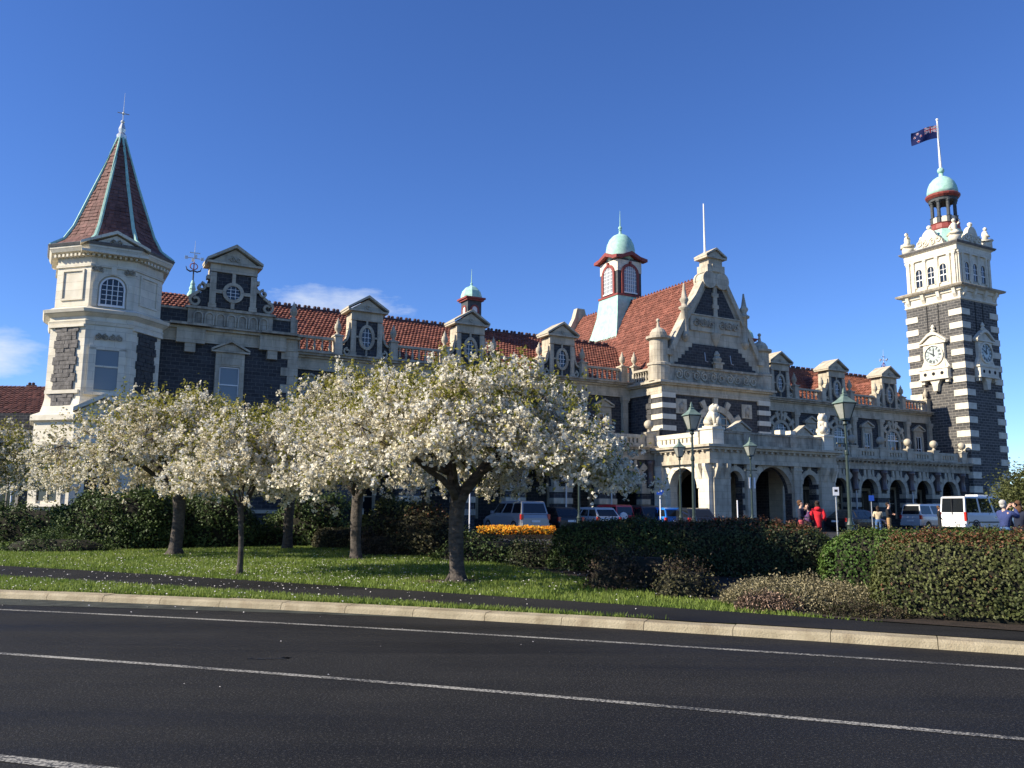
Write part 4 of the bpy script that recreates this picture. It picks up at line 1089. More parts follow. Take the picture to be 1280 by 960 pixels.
arcblock(f, 0, 12.3, 0.52, 0.60, 0, 180, fy - 0.1, fy, 12); f.box(-0.6, -0.52, fy - 0.1, fy, 11.4, 12.3); f.box(0.52, 0.6, fy - 0.1, fy, 11.4, 12.3); f.box(-0.62, 0.62, fy - 0.14, fy, 11.34, 11.45)
f.build('frame', M['white'], tur)
s = MB(); arcblock(s, 0, 12.3, 0.68, 0.92, 0, 180, fy - 0.12, fy + 0.02, 14); s.box(-0.92, -0.68, fy - 0.1, fy + 0.02, 11.3, 12.3); s.box(0.68, 0.92, fy - 0.1, fy + 0.02, 11.3, 12.3); s.box(-0.12, 0.12, fy - 0.18, fy + 0.02, 13.0, 13.45)
s.build('surround', M['lime_sunlit'], tur)
g = MB(); g.box(-0.52, 0.52, -2.64, -2.58, 7.1, 9.1); g.build('window', M['glass_blue'], tur)
f = MB(); f.box(-0.52, 0.52, -2.7, -2.64, 8.22, 8.3); f.box(-0.85, -0.52, -2.72, -2.58, 6.95, 9.2); f.box(0.52, 0.85, -2.72, -2.58, 6.95, 9.2); f.box(-0.85, 0.85, -2.72, -2.58, 9.1, 9.32); f.box(-0.95, 0.95, -2.8, -2.58, 6.8, 6.95)
f.box(-0.85, 0.85, -2.66, -2.55, 9.32, 10.3)
f.build('frame', M['lime_sunlit'], tur)
g = MB(); garland(g, -0.32, 9.75, 0.17, -2.66, 10, 12); garland(g, 0.32, 9.75, 0.17, -2.66, 10, 13); g.build('carving', M['lime_grime'], tur)
p = MB()
for sg in (-1, 1): p.ext([(sg * 1.35, 5.9), (sg * 1.35, 6.1), (0, 6.85), (0, 6.65)], 'y', -3.25, -2.5)
gable(p, 0, 5.9, 1.2, 0.72, -2.9, -2.5); p.build('pediment', M['lime_sunlit'], tur)
def tur_face(k, sunny):
    Mx = Matrix.Rotation(k * math.pi / 4, 4, 'Z')
    # recessed panel above
    a = MB(); a.M = Mx
    x, z0, z1, w = 0.58, 11.75, 13.15, 0.10
    for b in ((-x - w, x + w, z1, z1 + w), (-x - w, x + w, z0 - w, z0), (-x - w, -x, z0, z1), (x, x + w, z0, z1)): a.box(b[0], b[1], -2.57, -2.48, b[2], b[3])
    a.build('panel_moulding', M['lime_sunlit'], tur)
    for zb, zt in ((7.05, 10.2), (6.25, 6.85)):
        h = MB(); h.M = Mx; rows = int((zt - zb) / 0.21) + 1
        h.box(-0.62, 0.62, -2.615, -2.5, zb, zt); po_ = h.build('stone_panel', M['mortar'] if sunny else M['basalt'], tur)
        rh = (zt - zb) / rows
        for j in range(rows):
            x = -0.60 - (0.12 if (j // 2) % 2 else 0.0); xe = 0.60 + (0.12 if (j // 2) % 2 else 0.0)
            while x < xe - 0.02:
                wd = min(rr.uniform(0.24, 0.55), xe - x)
                if xe - x - wd < 0.14: wd = xe - x
                pr = rr.uniform(0.03, 0.075)
                b = MB(); b.M = Mx; b.box(x + 0.008, x + wd - 0.008, -2.62 - pr, -2.6, zb + j * rh + 0.008, zb + (j + 1) * rh - 0.008)
                b.build('stone', M['stone_sunlit'] if sunny else M['basalt_b'], tur)
                x += wd
    for bb in ((-1.0, 1.0, -2.72, -2.58, 6.86, 7.04), (-1.08, 1.08, -2.74, -2.58, 10.22, 10.36)):
        c = MB(); c.M = Mx; c.box(*bb); c.build('string_course', M['lime_sunlit'], tur)
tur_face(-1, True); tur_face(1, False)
for k in range(-1, 2):                               # ground storey windows
    Mx = Matrix.Rotation(k * math.pi / 4, 4, 'Z')
    g = MB(); g.M = Mx; g.box(-0.6, 0.6, -2.98, -2.9, 1.6, 4.2); g.build('window', M['glass'], tur)
    f = MB(); f.M = Mx; f.box(-0.85, -0.6, -3.06, -2.9, 1.4, 4.3); f.box(0.6, 0.85, -3.06, -2.9, 1.4, 4.3); f.box(-0.03, 0.03, -3.03, -2.98, 1.6, 4.2); f.box(-0.95, 0.95, -3.12, -2.9, 1.3, 1.45); f.box(-0.9, 0.9, -3.08, -2.9, 4.3, 4.5); f.build('frame', M['lime_sunlit'], tur)
    b = MB(); b.M = Mx; b.box(-1.0, 1.0, -2.99, -2.9, 0.35, 1.1); b.build('stone_panel', M['basalt'], tur)
# ================================================================== CLOCK TOWER
HT = 2.8
tw = root('clock_tower', LW(48.2, -1.1, 0), TH, 'tall dark stone clock tower with cream quoins, two clock faces and a green dome', 'clock tower')
m = MB(); m.box(-HT, HT, -HT, HT, 0, 20.9); m.build('shaft', M['basalt_t'], tw)
rots = [Matrix.Rotation(a * math.pi / 2, 4, 'Z') for a in range(4)]
qm = MB(); qm.box(0, 1.28, 0, 1.28, 0, 0.58)
qme = qm.mesh('quoin', M['lime_sunlit'])
for k in range(16):
    z = 0.55 + 1.262 * k
    for a, (x, y) in enumerate(((-HT - 0.07, -HT - 0.07), (HT + 0.07, -HT - 0.07), (HT + 0.07, HT + 0.07), (-HT - 0.07, HT + 0.07))):
        if a == 2: continue
        link('quoin', qme, tw, (x, y, z), a * math.pi / 2)
for a in range(4):
    s = MB(); s.M = rots[a]
    for x in (-0.62, 0.55): s.box(x - 0.05, x + 0.05, -HT - 0.02, -HT + 0.1, 17.6, 20.9)
    s.build('slit', M['black'], tw)
def clock(a):
    X = rots[a] @ Matrix.Translation((0, -HT, 0))
    c = MB(); c.M = X
    c.box(-1.05, 1.05, -0.32, 0.02, 14.75, 17.05)
    for sg in (-1, 1):
        c.ext([(sg * 1.05, 15.6), (sg * 1.5, 14.75), (sg * 1.05, 14.75)], 'y', -0.25, 0.02)
        c.ext([(sg * 1.38, 17.15), (sg * 1.38, 17.32), (sg * 0.42, 18.1), (0, 18.25), (0, 17.95), (sg * 0.4, 17.85)], 'y', -0.5, 0.02)
    c.box(-1.32, 1.32, -0.46, 0.02, 17.05, 17.17)
    gable(c, 0, 17.17, 1.2, 0.85, -0.3, 0.02)
    c.box(-1.55, 1.55, -0.62, 0.02, 14.6, 14.76)
    co = c.build('clock_case', M['lime_sunlit'], tw)
    c = MB(); c.M = X
    c.lathe([(0.16, 18.2), (0.26, 18.35), (0.12, 18.5), (0.2, 18.66), (0.05, 18.95)], (0, -0.2, 0), 8)
    c.build('clock_finial', M['lime_sunlit'], co)
    c = MB(); c.M = X
    c.box(-1.42, 1.42, -0.55, 0.02, 13.75, 14.6); c.box(-1.5, 1.5, -0.62, 0.02, 13.62, 13.75)
    c.ext([(-0.55, 13.62), (0.55, 13.62), (0.3, 13.2), (0.2, 12.55), (-0.2, 12.55), (-0.3, 13.2)], 'y', -0.42, 0.02)
    for sg in (-1, 1): c.box(sg * 1.2 - 0.16, sg * 1.2 + 0.16, -0.4, 0.02, 13.3, 13.62)
    c.build('clock_balcony', M['lime_sunlit'], co)
    h = MB(); h.M = X
    for x in (-0.85, 0, 0.85):
        h.ext([(x + 0.17 * math.cos(i * math.pi / 6), 14.18 + 0.17 * math.sin(i * math.pi / 6)) for i in range(12)], 'y', -0.56, -0.5)
    h.build('balcony_hole', M['black'], co)
    d = MB(); d.M = X
    d.ext([(0.86 * math.cos(i * math.pi / 16), 16.0 + 0.86 * math.sin(i * math.pi / 16)) for i in range(32)], 'y', -0.37, -0.3)
    d.build('clock_face', M['clock'], co)
    r = MB(); r.M = X
    for i in range(12):
        arcblock(r, 0, 16.0, 0.86, 1.0, i * 30, i * 30 + 30, -0.46, -0.3, 3)
    r.build('clock_ring', M['lime_sunlit'], co)
    n = MB()
    for i in range(12):
        n.M = X @ Matrix.Translation((0, 0, 16.0)) @ Matrix.Rotation(R(30 * i), 4, 'Y')
        k = (1, 2, 3, 3, 1, 2, 3, 4, 2, 1, 2, 3)[i]
        for j in range(k): x = (j - (k - 1) / 2) * 0.075; n.box(x - 0.024, x + 0.024, -0.385, -0.36, 0.55, 0.78)
    n.M = X
    arcblock(n, 0, 16.0, 0.80, 0.83, 0, 359.9, -0.383, -0.36, 32); arcblock(n, 0, 16.0, 0.49, 0.51, 0, 359.9, -0.383, -0.36, 32)
    n.build('numeral', M['iron'], co)
    for ang, L, w in ((R(3), 0.72, 0.045), (R(-58), 0.48, 0.06)):
        q = MB(); q.M = X @ Matrix.Translation((0, 0, 16.0)) @ Matrix.Rotation(ang, 4, 'Y')
        q.ext([(-w, -0.15), (w, -0.15), (w * 1.2, L * 0.6), (0, L), (-w * 1.2, L * 0.6)], 'y', -0.42, -0.39); q.build('clock_hand', M['iron'], co)
    return co
M['clock'] = pm('pale clock glass', (0.48, 0.54, 0.50), (0.55, 0.60, 0.55), 3, 0.3)
for a in (0, 3, 1): clock(a)
def sq(m, prof): return m.lathe([(h * math.sqrt(2), z) for h, z in prof], (0, 0, 0), 4, R(45))
m = MB(); sq(m, [(2.82, 20.9), (2.92, 21.0), (2.86, 21.1), (2.86, 21.7), (3.0, 21.75), (3.05, 22.0), (3.38, 22.1)])
co = m.build('cornice', M['lime_sunlit'], tw)
for a in range(4):
    for x in (-2.4, -0.8, 0.8, 2.4):
        b = MB(); b.M = rots[a]; b.ext([(-2.86, 21.15), (-3.1, 21.5), (-3.25, 22.05), (-2.86, 22.05)], 'x', x - 0.16, x + 0.16)
        b.build('bracket', M['lime_sunlit'], co)
m = MB(); sq(m, [(3.42, 22.1), (3.5, 22.25), (3.42, 22.32), (2.7, 22.55)]); m.build('ledge', M['lime_grime'], tw)
m = MB(); sq(m, [(2.62, 22.3), (2.62, 25.7), (2.75, 25.75), (2.75, 26.2), (2.95, 26.35)]); m.build('upper_stage', M['lime_sunlit'], tw)
m = MB(); sq(m, [(3.0, 26.35), (3.1, 26.5), (3.1, 26.56), (2.6, 26.7)]); m.build('ledge', M['lead'], tw)
for a in range(4):
    X = rots[a] @ Matrix.Translation((0, -2.62, 0))
    for x in (-1.25, 0, 1.25):
        w = MB(); w.M = X; w.ext(archpoly(x, 22.95, 24.35, 0.33), 'y', -0.04, 0.05); wo = w.build('window', M['glass'], tw)
        f = MB(); f.M = X; arcblock(f, x, 24.35, 0.33, 0.45, 0, 180, -0.12, 0.02, 8); f.box(x - 0.45, x - 0.33, -0.12, 0.02, 22.85, 24.35); f.box(x + 0.33, x + 0.45, -0.12, 0.02, 22.85, 24.35)
        f.build('surround', M['lime_sunlit'], wo)
        f = MB(); f.M = X; f.box(x - 0.33, x + 0.33, -0.07, -0.04, 23.55, 23.65); f.box(x - 0.025, x + 0.025, -0.065, -0.04, 22.95, 24.6); f.box(x - 0.33, x + 0.33, -0.06, -0.04, 24.1, 24.14); f.build('frame', M['white'], wo)
    p = MB(); p.M = X
    for x in (-2.35, -1.87, -0.63, 0.63, 1.87, 2.35): p.box(x - 0.13, x + 0.13, -0.13, 0.02, 22.55, 25.35); p.box(x - 0.17, x + 0.17, -0.17, 0.02, 25.35, 25.5)
    p.box(-2.6, 2.6, -0.19, 0.02, 25.5, 25.7)
    p.build('pilaster', M['lime_sunlit'], tw)
    # carved crest and corner figures
    c = MB(); c.M = X
    c.ext([(-1.5, 26.5), (1.5, 26.5), (1.3, 27.2), (0.85, 27.5), (0.55, 28.1), (0.25, 28.35), (-0.25, 28.35), (-0.55, 28.1), (-0.85, 27.5), (-1.3, 27.2)], 'y', -0.1, 0.35)
    garland(c, 0, 27.1, 0.36, -0.1, 22, 30 + a); c.ball((0, 0.1, 28.6), 0.24, 8, 6)
    for sg in (-1, 1): scroll(c, sg * 1.0, 27.2, 0.3, -0.2, 0.3, 0.12, 90, 1.2, sg)
    c.build('crest', M['lime_sunlit'], tw)
    f = MB(); f.M = rots[a] @ Matrix.Translation((-2.45, -2.45, 0)) @ Matrix.Rotation(R(-45), 4, 'Z')
    f.cbox(0, 0, 26.5, 0.95, 0.95, 0.75); gable(f, 0, 27.25, 0.62, 0.36, -0.6, 0.6)
    f.lathe([(0.30, 27.4), (0.26, 27.75), (0.30, 28.0), (0.24, 28.3), (0.10, 28.42)], (0, 0, 0), 8)
    f.ball((0, -0.05, 28.6), 0.19, 8, 6); f.tube([(-0.25, 0, 28.15), (-0.42, -0.12, 27.85), (-0.3, -0.3, 27.7)], 0.09); f.tube([(0.25, 0, 28.15), (0.45, -0.05, 28.4), (0.5, -0.1, 28.65)], 0.08)
    f.build('corner_figure', M['lime_sunlit'], tw, True)
m = MB(); m.lathe([(2.5, 26.6), (1.9, 27.6), (1.45, 28.6)], (0, 0, 0), 8, R(22.5)); m.build('lantern_skirt', M['copper'], tw)
m = MB(); m.lathe([(1.36, 28.6), (1.40, 28.75), (1.32, 29.2), (1.40, 29.3)], (0, 0, 0), 16); m.build('lantern_base', M['redpaint'], tw)
for k in range(8):
    a = R(45 * k + 10)
    c = MB(); c.lathe([(0.24, 29.3), (0.24, 29.9), (0.30, 29.95), (0.17, 30.0), (0.16, 31.4), (0.24, 31.5), (0.24, 31.62)], (1.08 * math.cos(a), 1.08 * math.sin(a), 0), 8)
    c.build('lantern_column', M['darkpaint'], tw)
    p = MB(); a2 = a + R(22.5); p.M = Matrix.Rotation(a2, 4, 'Z'); p.box(1.02, 1.14, -0.28, 0.28, 29.3, 29.95); p.build('lantern_panel', M['lime_sunlit'], tw)
m = MB(); m.lathe([(1.0, 31.5), (1.30, 31.62), (1.30, 31.82), (1.38, 31.9)], (0, 0, 0), 20); m.build('lantern_architrave', M['darkpaint'], tw)
m = MB(); m.lathe([(1.38, 31.9), (1.56, 32.1), (1.60, 32.25), (1.54, 32.32)], (0, 0, 0), 20); m.build('lantern_cornice', M['redpaint'], tw)
m = MB(); m.lathe([(1.42, 32.32), (1.41, 32.7), (1.33, 33.15), (1.12, 33.65), (0.8, 34.02), (0.45, 34.25), (0.2, 34.35), (0.22, 34.6), (0.14, 34.7)], (0, 0, 0), 22); m.ball((0, 0, 34.95), 0.33, 12, 8); m.build('dome', M['copper'], tw, True)
MB().tube([(0, 0, 35.1), (0, 0, 40.3)], [0.13, 0.08], 8).ball((0, 0, 40.35), 0.14).build('flag_mast', M['white'], tw)
MB().tube([(-0.35, -0.1, 35.0), (-0.1, 0, 40.0)], 0.02, 4).build('halyard', M['white'], tw)
dw = MB(); dw.box(-0.75, 0.75, -HT - 0.05, -HT + 0.05, 0, 3.1); do = dw.build('door', M['glass'], tw, loc=(0.2, 0, 0))
f = MB(); f.box(-1.0, -0.75, -HT - 0.2, -HT, 0, 3.2); f.box(0.75, 1.0, -HT - 0.2, -HT, 0, 3.2); f.box(-1.1, 1.1, -HT - 0.28, -HT, 3.2, 3.5); gable(f, 0, 3.5, 1.2, 0.6, -HT - 0.3, -HT); f.build('door_surround', M['lime'], do)
# ---------------------------------------------------------------- flag
fm = []
for nm, c in (('flag blue', (0.012, 0.02, 0.10)), ('flag red', (0.5, 0.02, 0.03)), ('flag white', (0.75, 0.75, 0.78))): fm.append(pm(nm, c, None, 30, 0.8, transl=0.3))
fl = MB(); FW, FH, nx, nz = 2.6, 1.35, 64, 34
def flagcol(u, v):            # u from the mast, v up
    if u < 0.5 and v > 0.5:
        a, b = u * 2, (v - 0.5) * 2
        if abs(a - 0.5) < 0.05 or abs(b - 0.5) < 0.10: return 1
        if abs(a - 0.5) < 0.09 or abs(b - 0.5) < 0.17: return 2
        d = min(abs(b - a), abs(b - 1 + a))
        return 1 if d < 0.05 else 2 if d < 0.13 else 0
    for cu, cv, r in ((0.75, 0.80, 0.055), (0.75, 0.18, 0.06), (0.64, 0.52, 0.055), (0.86, 0.58, 0.05)):
        an = math.atan2(v - cv, (u - cu) * 1.9); d = math.hypot((u - cu) * 1.9, v - cv)
        k = r * 1.9 * (0.62 + 0.38 * math.cos(5 * (an - math.pi / 2)))
        if d < k * 0.75: return 1
        if d < k: return 2
    return 0
for i in range(nx + 1):
    for j in range(nz + 1):
        u, v = i / nx, j / nz
        fl.v.append((-u * FW * 0.97, 0.16 * u * math.sin(7 * u + 2.0 * v) + 0.1 * u, (v - 1) * FH - 0.75 * u ** 1.3 + 0.12 * u * math.sin(5 * u + 1)))
for i in range(nx):
    for j in range(nz):
        a = i * (nz + 1) + j
        fl.f.append((a, a + nz + 1, a + nz + 2, a + 1)); fl.mi.append(flagcol((i + 0.5) / nx, (j + 0.5) / nz))
wx, wy, wz = LW(48.2, -1.1, 39.75)
fo = fl.build('flag', fm, None, True, loc=(wx - 0.12, wy, wz))
tag(fo, 'blue ensign flag with red and white canton flying from the tower mast', 'flag')
# ---------------------------------------------------------------- lions on the porch
def lion():
    m = MB()
    m.box(-0.38, 0.38, -0.45, 0.55, 0, 0.12)
    m.ball((0, 0.25, 0.42), 0.40, 12, 8, sq=(0.85, 1, 0.85))                        # haunches
    m.tube([(0, 0.25, 0.45), (0, 0.02, 0.8), (0, -0.12, 1.1)], [0.36, 0.33, 0.26], 12)  # trunk rising to the neck
    for sg in (-1, 1):
        m.tube([(sg * 0.19, -0.16, 0.95), (sg * 0.2, -0.26, 0.5), (sg * 0.2, -0.28, 0.14)], [0.13, 0.10, 0.09], 8)
        m.ball((sg * 0.2, -0.36, 0.17), 0.1, 8, 5)
        m.tube([(sg * 0.26, 0.35, 0.4), (sg * 0.33, 0.1, 0.3), (sg * 0.33, -0.08, 0.17)], [0.2, 0.15, 0.08], 8)
        m.ball((sg * 0.17, -0.2, 1.50), 0.065, 6, 4)
    m.ball((0, -0.12, 1.22), 0.33, 12, 8)                                           # mane
    m.ball((0, -0.27, 1.32), 0.22, 12, 8); m.ball((0, -0.45, 1.25), 0.12, 8, 6); m.ball((0, -0.42, 1.17), 0.10, 8, 5)
    m.tube([(0, 0.6, 0.2), (0.3, 0.62, 0.18), (0.42, 0.4, 0.18), (0.42, 0.2, 0.17)], [0.05, 0.045, 0.04, 0.06], 6)
    m.ext([(-0.2, 0.15), (0.2, 0.15), (0.22, 0.55), (0, 0.7), (-0.22, 0.55)], 'y', -0.52, -0.44)                       # shield held in front
    return m
lm = lion().mesh('lion_statue', M['lime_sunlit'], True)
for i, (s, lab) in enumerate(((S0 + 0.45, 'seated stone lion on the porch corner nearest the sunlit end wall'), (S1 - 0.45, 'seated stone lion on the porch corner nearest the clock tower'))):
    o = link('lion_statue', lm, None, LW(s, PF + 0.15, 6.62), TH + (R(12) if i == 0 else R(-50)))
    tag(o, lab, 'statue', 'stone lions on the porch')
# ---------------------------------------------------------------- low tiled wing beyond the turret
ax, ay, _ = (-38.0, 56.0, 0)
an = root('annex_building', (ax, ay, G), R(4), 'low building with purple tiled roof behind the turret at the far left', 'building')
m = MB(); m.box(-10, 11, 0, 8, 0, 6.4); m.build('wall', M['basalt'], an)
m = MB(); m.box(-10.1, 11.1, -0.25, 0.1, 5.5, 6.1); m.box(-10.2, 11.2, -0.5, 0.1, 6.1, 6.3); m.box(-10.1, 11.1, -0.1, 0.02, 4.9, 5.1); m.build('cornice', M['lime'], an)
m = MB(); m.box(-10.1, 11.1, -0.05, 0.3, 6.3, 7.5); m.build('parapet', M['basalt'], an)
m = MB(); m.ext([(0.2, 7.2), (5.0, 10.0), (8, 7.2)], 'x', -10, 11); ro = m.build('roof', M['lead'], an)
L = math.hypot(4.8, 2.8); tile_slope('roof_tiles', (-10, 0.2, 7.22), (1, 0, 0), (0, 4.8, 2.8), 70, 15, 0.30, L / 15, 'tile_dark', ro, rr)
for i in range(7): link('ridge_crest', crest_me, ro, (-8.6 + i * 2.9, 5.0, 10.05))
for x in (-7.5, -4.5, -1.5, 1.5, 4.5, 7.5):
    g = MB().box(-0.6, 0.6, -0.03, 0.02, 1.2, 3.5).build('window', M['glass'], an, loc=(x, 0, 0))
    f = MB(); f.box(-0.8, -0.6, -0.12, 0.02, 1.1, 3.6); f.box(0.6, 0.8, -0.12, 0.02, 1.1, 3.6); f.box(-0.8, 0.8, -0.12, 0.02, 3.6, 3.85); f.box(-0.9, 0.9, -0.16, 0.02, 0.95, 1.1); f.box(-0.03, 0.03, -0.08, -0.03, 1.2, 3.5); f.box(-0.6, 0.6, -0.07, -0.03, 2.3, 2.37)
    f.build('frame', M['lime'], g)
# ================================================================== GROUND, ROAD, LAWN
rng = np.random.default_rng(7)
def curve(pts):
    """smooth y(x) through measured ground points, straight beyond them"""
    xs = np.array([p[0] for p in pts]); ys = np.array([p[1] for p in pts])
    co = np.polyfit(xs, ys, 2); dc = np.polyder(co)
    def f(x):
        x = np.asarray(x, float); xc = np.clip(x, xs.min() - 1, xs.max() + 1)
        return np.polyval(co, xc) + np.polyval(dc, xc) * (x - xc)
    return f
kerb_f = curve([(-8.86, 14.98), (-4.01, 13.63), (0.02, 12.33), (3.28, 11.05), (5.79, 9.8)])
edge_f = curve([(-7.91, 13.4), (-3.57, 12.14), (0.02, 11.04), (2.95, 9.95), (5.29, 8.98)])
cent_f = curve([(-5.56, 9.5), (-2.48, 8.52), (0.02, 7.7), (2.04, 6.95), (3.66, 6.27)])
pnear_f = curve([(-10.46, 17.61), (-7.28, 16.37), (-4.39, 14.86), (-2.03, 13.85), (0.02, 12.95), (1.75, 11.95)])
pfar_f = curve([(-12.13, 20.39), (-8.22, 18.45), (-5.05, 17.05), (-2.33, 15.84), (0.02, 14.52), (2.01, 13.4), (3.62, 12.26), (4.96, 11.61), (6.51, 10.85)])
def zlawn(x, y):
    w = y - kerb_f(x)
    t = np.clip(w / 9.0, 0, 1)
    return 0.108 + 0.125 * t * t * (3 - 2 * t) + 0.05 * np.exp(-((x + 6) / 5) ** 2 - ((y - 25) / 4) ** 2)
def sheet(name, xs, lo, hi, ny, zf, mat, kind='structure', parent=None):
    vs, fs = [], []
    for x in xs:
        a, b = float(lo(x)), float(hi(x))
        for j in range(ny + 1):
            y = a + (b - a) * j / ny
            vs.append((x, y, float(zf(x, y))))
    for i in range(len(xs) - 1):
        for j in range(ny):
            k = i * (ny + 1) + j
            fs.append((k, k + ny + 1, k + ny + 2, k + 1))
    me = bpy.data.meshes.new(name); me.from_pydata(vs, [], fs); me.materials.append(mat); me.update()
    me.polygons.foreach_set('use_smooth', [True] * len(fs))
    o = link(name, me, parent)
    if kind: o['kind'] = kind
    return o
def asphalt(name, c1, c2, rough, speck=0.0, patch=True, spec=0.4):
    m, n, l, b = nodes_of(name)
    t = n.new('ShaderNodeTexCoord')
    n1 = n.new('ShaderNodeTexNoise'); n1.inputs['Scale'].default_value = 0.55; n1.inputs['Detail'].default_value = 9; n1.inputs['Roughness'].default_value = 0.62
    l.new(t.outputs['Object'], n1.inputs['Vector'])
    r1 = n.new('ShaderNodeValToRGB'); r1.color_ramp.elements[0].position = 0.35; r1.color_ramp.elements[1].position = 0.68
    r1.color_ramp.elements[0].color = rgba(c1); r1.color_ramp.elements[1].color = rgba(c2)
    l.new(n1.outputs[0], r1.inputs[0])
    v = n.new('ShaderNodeTexVoronoi'); v.inputs['Scale'].default_value = 110
    l.new(t.outputs['Object'], v.inputs['Vector'])
    n3 = n.new('ShaderNodeTexNoise'); n3.inputs['Scale'].default_value = 48; n3.inputs['Detail'].default_value = 3
    l.new(t.outputs['Object'], n3.inputs['Vector'])
    r2 = n.new('ShaderNodeValToRGB'); r2.color_ramp.elements[0].position = 0.555; r2.color_ramp.elements[1].position = 0.66
    l.new(n3.outputs[0], r2.inputs[0])
    mu = n.new('ShaderNodeMath'); mu.operation = 'MULTIPLY'; mu.inputs[1].default_value = speck
    l.new(r2.outputs[0], mu.inputs[0])
    mx = n.new('ShaderNodeMixRGB'); mx.inputs[2].default_value = (0.10, 0.097, 0.09, 1)
    l.new(mu.outputs[0], mx.inputs[0]); l.new(r1.outputs[0], mx.inputs[1])
    mpt = n.new('ShaderNodeMapping'); mpt.inputs['Rotation'].default_value = (0, 0, R(19)); mpt.inputs['Scale'].default_value = (0.06, 0.85, 1)
    l.new(t.outputs['Object'], mpt.inputs[0])
    nt = n.new('ShaderNodeTexNoise'); nt.inputs['Scale'].default_value = 1.0; nt.inputs['Detail'].default_value = 6; nt.inputs['Roughness'].default_value = 0.6
    l.new(mpt.outputs[0], nt.inputs['Vector'])
    mt = n.new('ShaderNodeMapRange'); mt.inputs[1].default_value = 0.3; mt.inputs[2].default_value = 0.7; mt.inputs[3].default_value = 0.62; mt.inputs[4].default_value = 1.55
    l.new(nt.outputs[0], mt.inputs[0])
    ml = n.new('ShaderNodeMixRGB'); ml.blend_type = 'MULTIPLY'; ml.inputs[0].default_value = 1
    l.new(mx.outputs[0], ml.inputs[1]); l.new(mt.outputs[0], ml.inputs[2])
    l.new(ml.outputs[0], b.inputs['Base Color'])
    mr = n.new('ShaderNodeMapRange'); mr.inputs[1].default_value = 0.32; mr.inputs[2].default_value = 0.68; mr.inputs[3].default_value = rough - 0.30; mr.inputs[4].default_value = rough + 0.10
    l.new(nt.outputs[0], mr.inputs[0]); l.new(mr.outputs[0], b.inputs['Roughness'])
    b.inputs['Specular IOR Level'].default_value = spec
    ad = n.new('ShaderNodeMath'); ad.operation = 'ADD'; l.new(v.outputs[0], ad.inputs[0]); l.new(n3.outputs[0], ad.inputs[1])
    bp = n.new('ShaderNodeBump'); bp.inputs['Strength'].default_value = 0.6; bp.inputs['Distance'].default_value = 0.006
    l.new(ad.outputs[0], bp.inputs['Height']); l.new(bp.outputs[0], b.inputs['Normal'])
    return m
M['road'] = asphalt('road asphalt', (0.0082, 0.0079, 0.0072), (0.0145, 0.0138, 0.0125), 0.88, 0.40, spec=0.18)
M['path'] = asphalt('path asphalt', (0.012, 0.012, 0.0125), (0.020, 0.0195, 0.019), 0.9, 0.2, spec=0.12)
M['fore'] = asphalt('forecourt asphalt', (0.030, 0.030, 0.031), (0.048, 0.047, 0.046), 0.85, 0.1, spec=0.2)
M['soil'] = pm('dark soil', (0.018, 0.013, 0.009), (0.04, 0.028, 0.02), 6, 0.95, 1.0, 30)
M['turf'] = pm('turf base', (0.055, 0.085, 0.016), (0.10, 0.135, 0.028), 1.2, 0.95, 0.8, 60)
M['kerb'] = pm('kerb concrete', (0.28, 0.235, 0.15), (0.39, 0.33, 0.22), 2.6, 0.9, 0.6, 40, island=0.08, streak=0.55, streak_c=(0.12, 0.072, 0.036), sramp=(0.50, 0.70))
o = MB().box(-3000, 3000, -3000, 3000, -0.6, -0.30).build('ground', pm('far ground', (0.05, 0.055, 0.035), (0.08, 0.08, 0.06), 0.02, 0.95)); o['kind'] = 'structure'
xs = np.concatenate([np.linspace(-160, -20, 24), np.linspace(-18, 12, 61), np.linspace(14, 160, 24)])
sheet('road', xs, lambda x: -60 - 0.3 * x, lambda x: kerb_f(x) + 0.3, 12, lambda x, y: 0.0, M['road'])
# grey-green seal of the parking edge beside the kerb at the far left, and painted lines
def line_mat():
    m, n, l, b = nodes_of('worn white line paint')
    t = n.new('ShaderNodeTexCoord')
    no = n.new('ShaderNodeTexNoise'); no.inputs['Scale'].default_value = 38; no.inputs['Detail'].default_value = 8; no.inputs['Roughness'].default_value = 0.7
    l.new(t.outputs['Object'], no.inputs['Vector'])
    n2 = n.new('ShaderNodeTexNoise'); n2.inputs['Scale'].default_value = 0.9
    l.new(t.outputs['Object'], n2.inputs['Vector'])
    ad = n.new('ShaderNodeMath'); ad.operation = 'MULTIPLY_ADD'; ad.inputs[1].default_value = 0.35; l.new(n2.outputs[0], ad.inputs[0]); l.new(no.outputs[0], ad.inputs[2])
    r = n.new('ShaderNodeValToRGB'); r.color_ramp.elements[0].position = 0.62; r.color_ramp.elements[1].position = 0.74
    r.color_ramp.elements[0].color = (0.022, 0.022, 0.021, 1); r.color_ramp.elements[1].color = (0.36, 0.34, 0.285, 1)
    l.new(ad.outputs[0], r.inputs[0]); l.new(r.outputs[0], b.inputs['Base Color']); b.inputs['Roughness'].default_value = 0.75
    return m
M['line'] = line_mat()
lx = np.linspace(-60, 40, 201)
for fn, hw in ((edge_f, 0.055), (cent_f, 0.05)):
    o = sheet('road_line', lx, lambda x: fn(x) - hw, lambda x: fn(x) + hw, 1, lambda x, y: 0.004, M['line'])
o = sheet('road_line', np.linspace(-14, -2.3, 30), lambda x: 5.56 - 0.30 * (x + 2.9) - 0.06, lambda x: 5.56 - 0.30 * (x + 2.9) + 0.06, 1, lambda x, y: 0.004, M['line'])
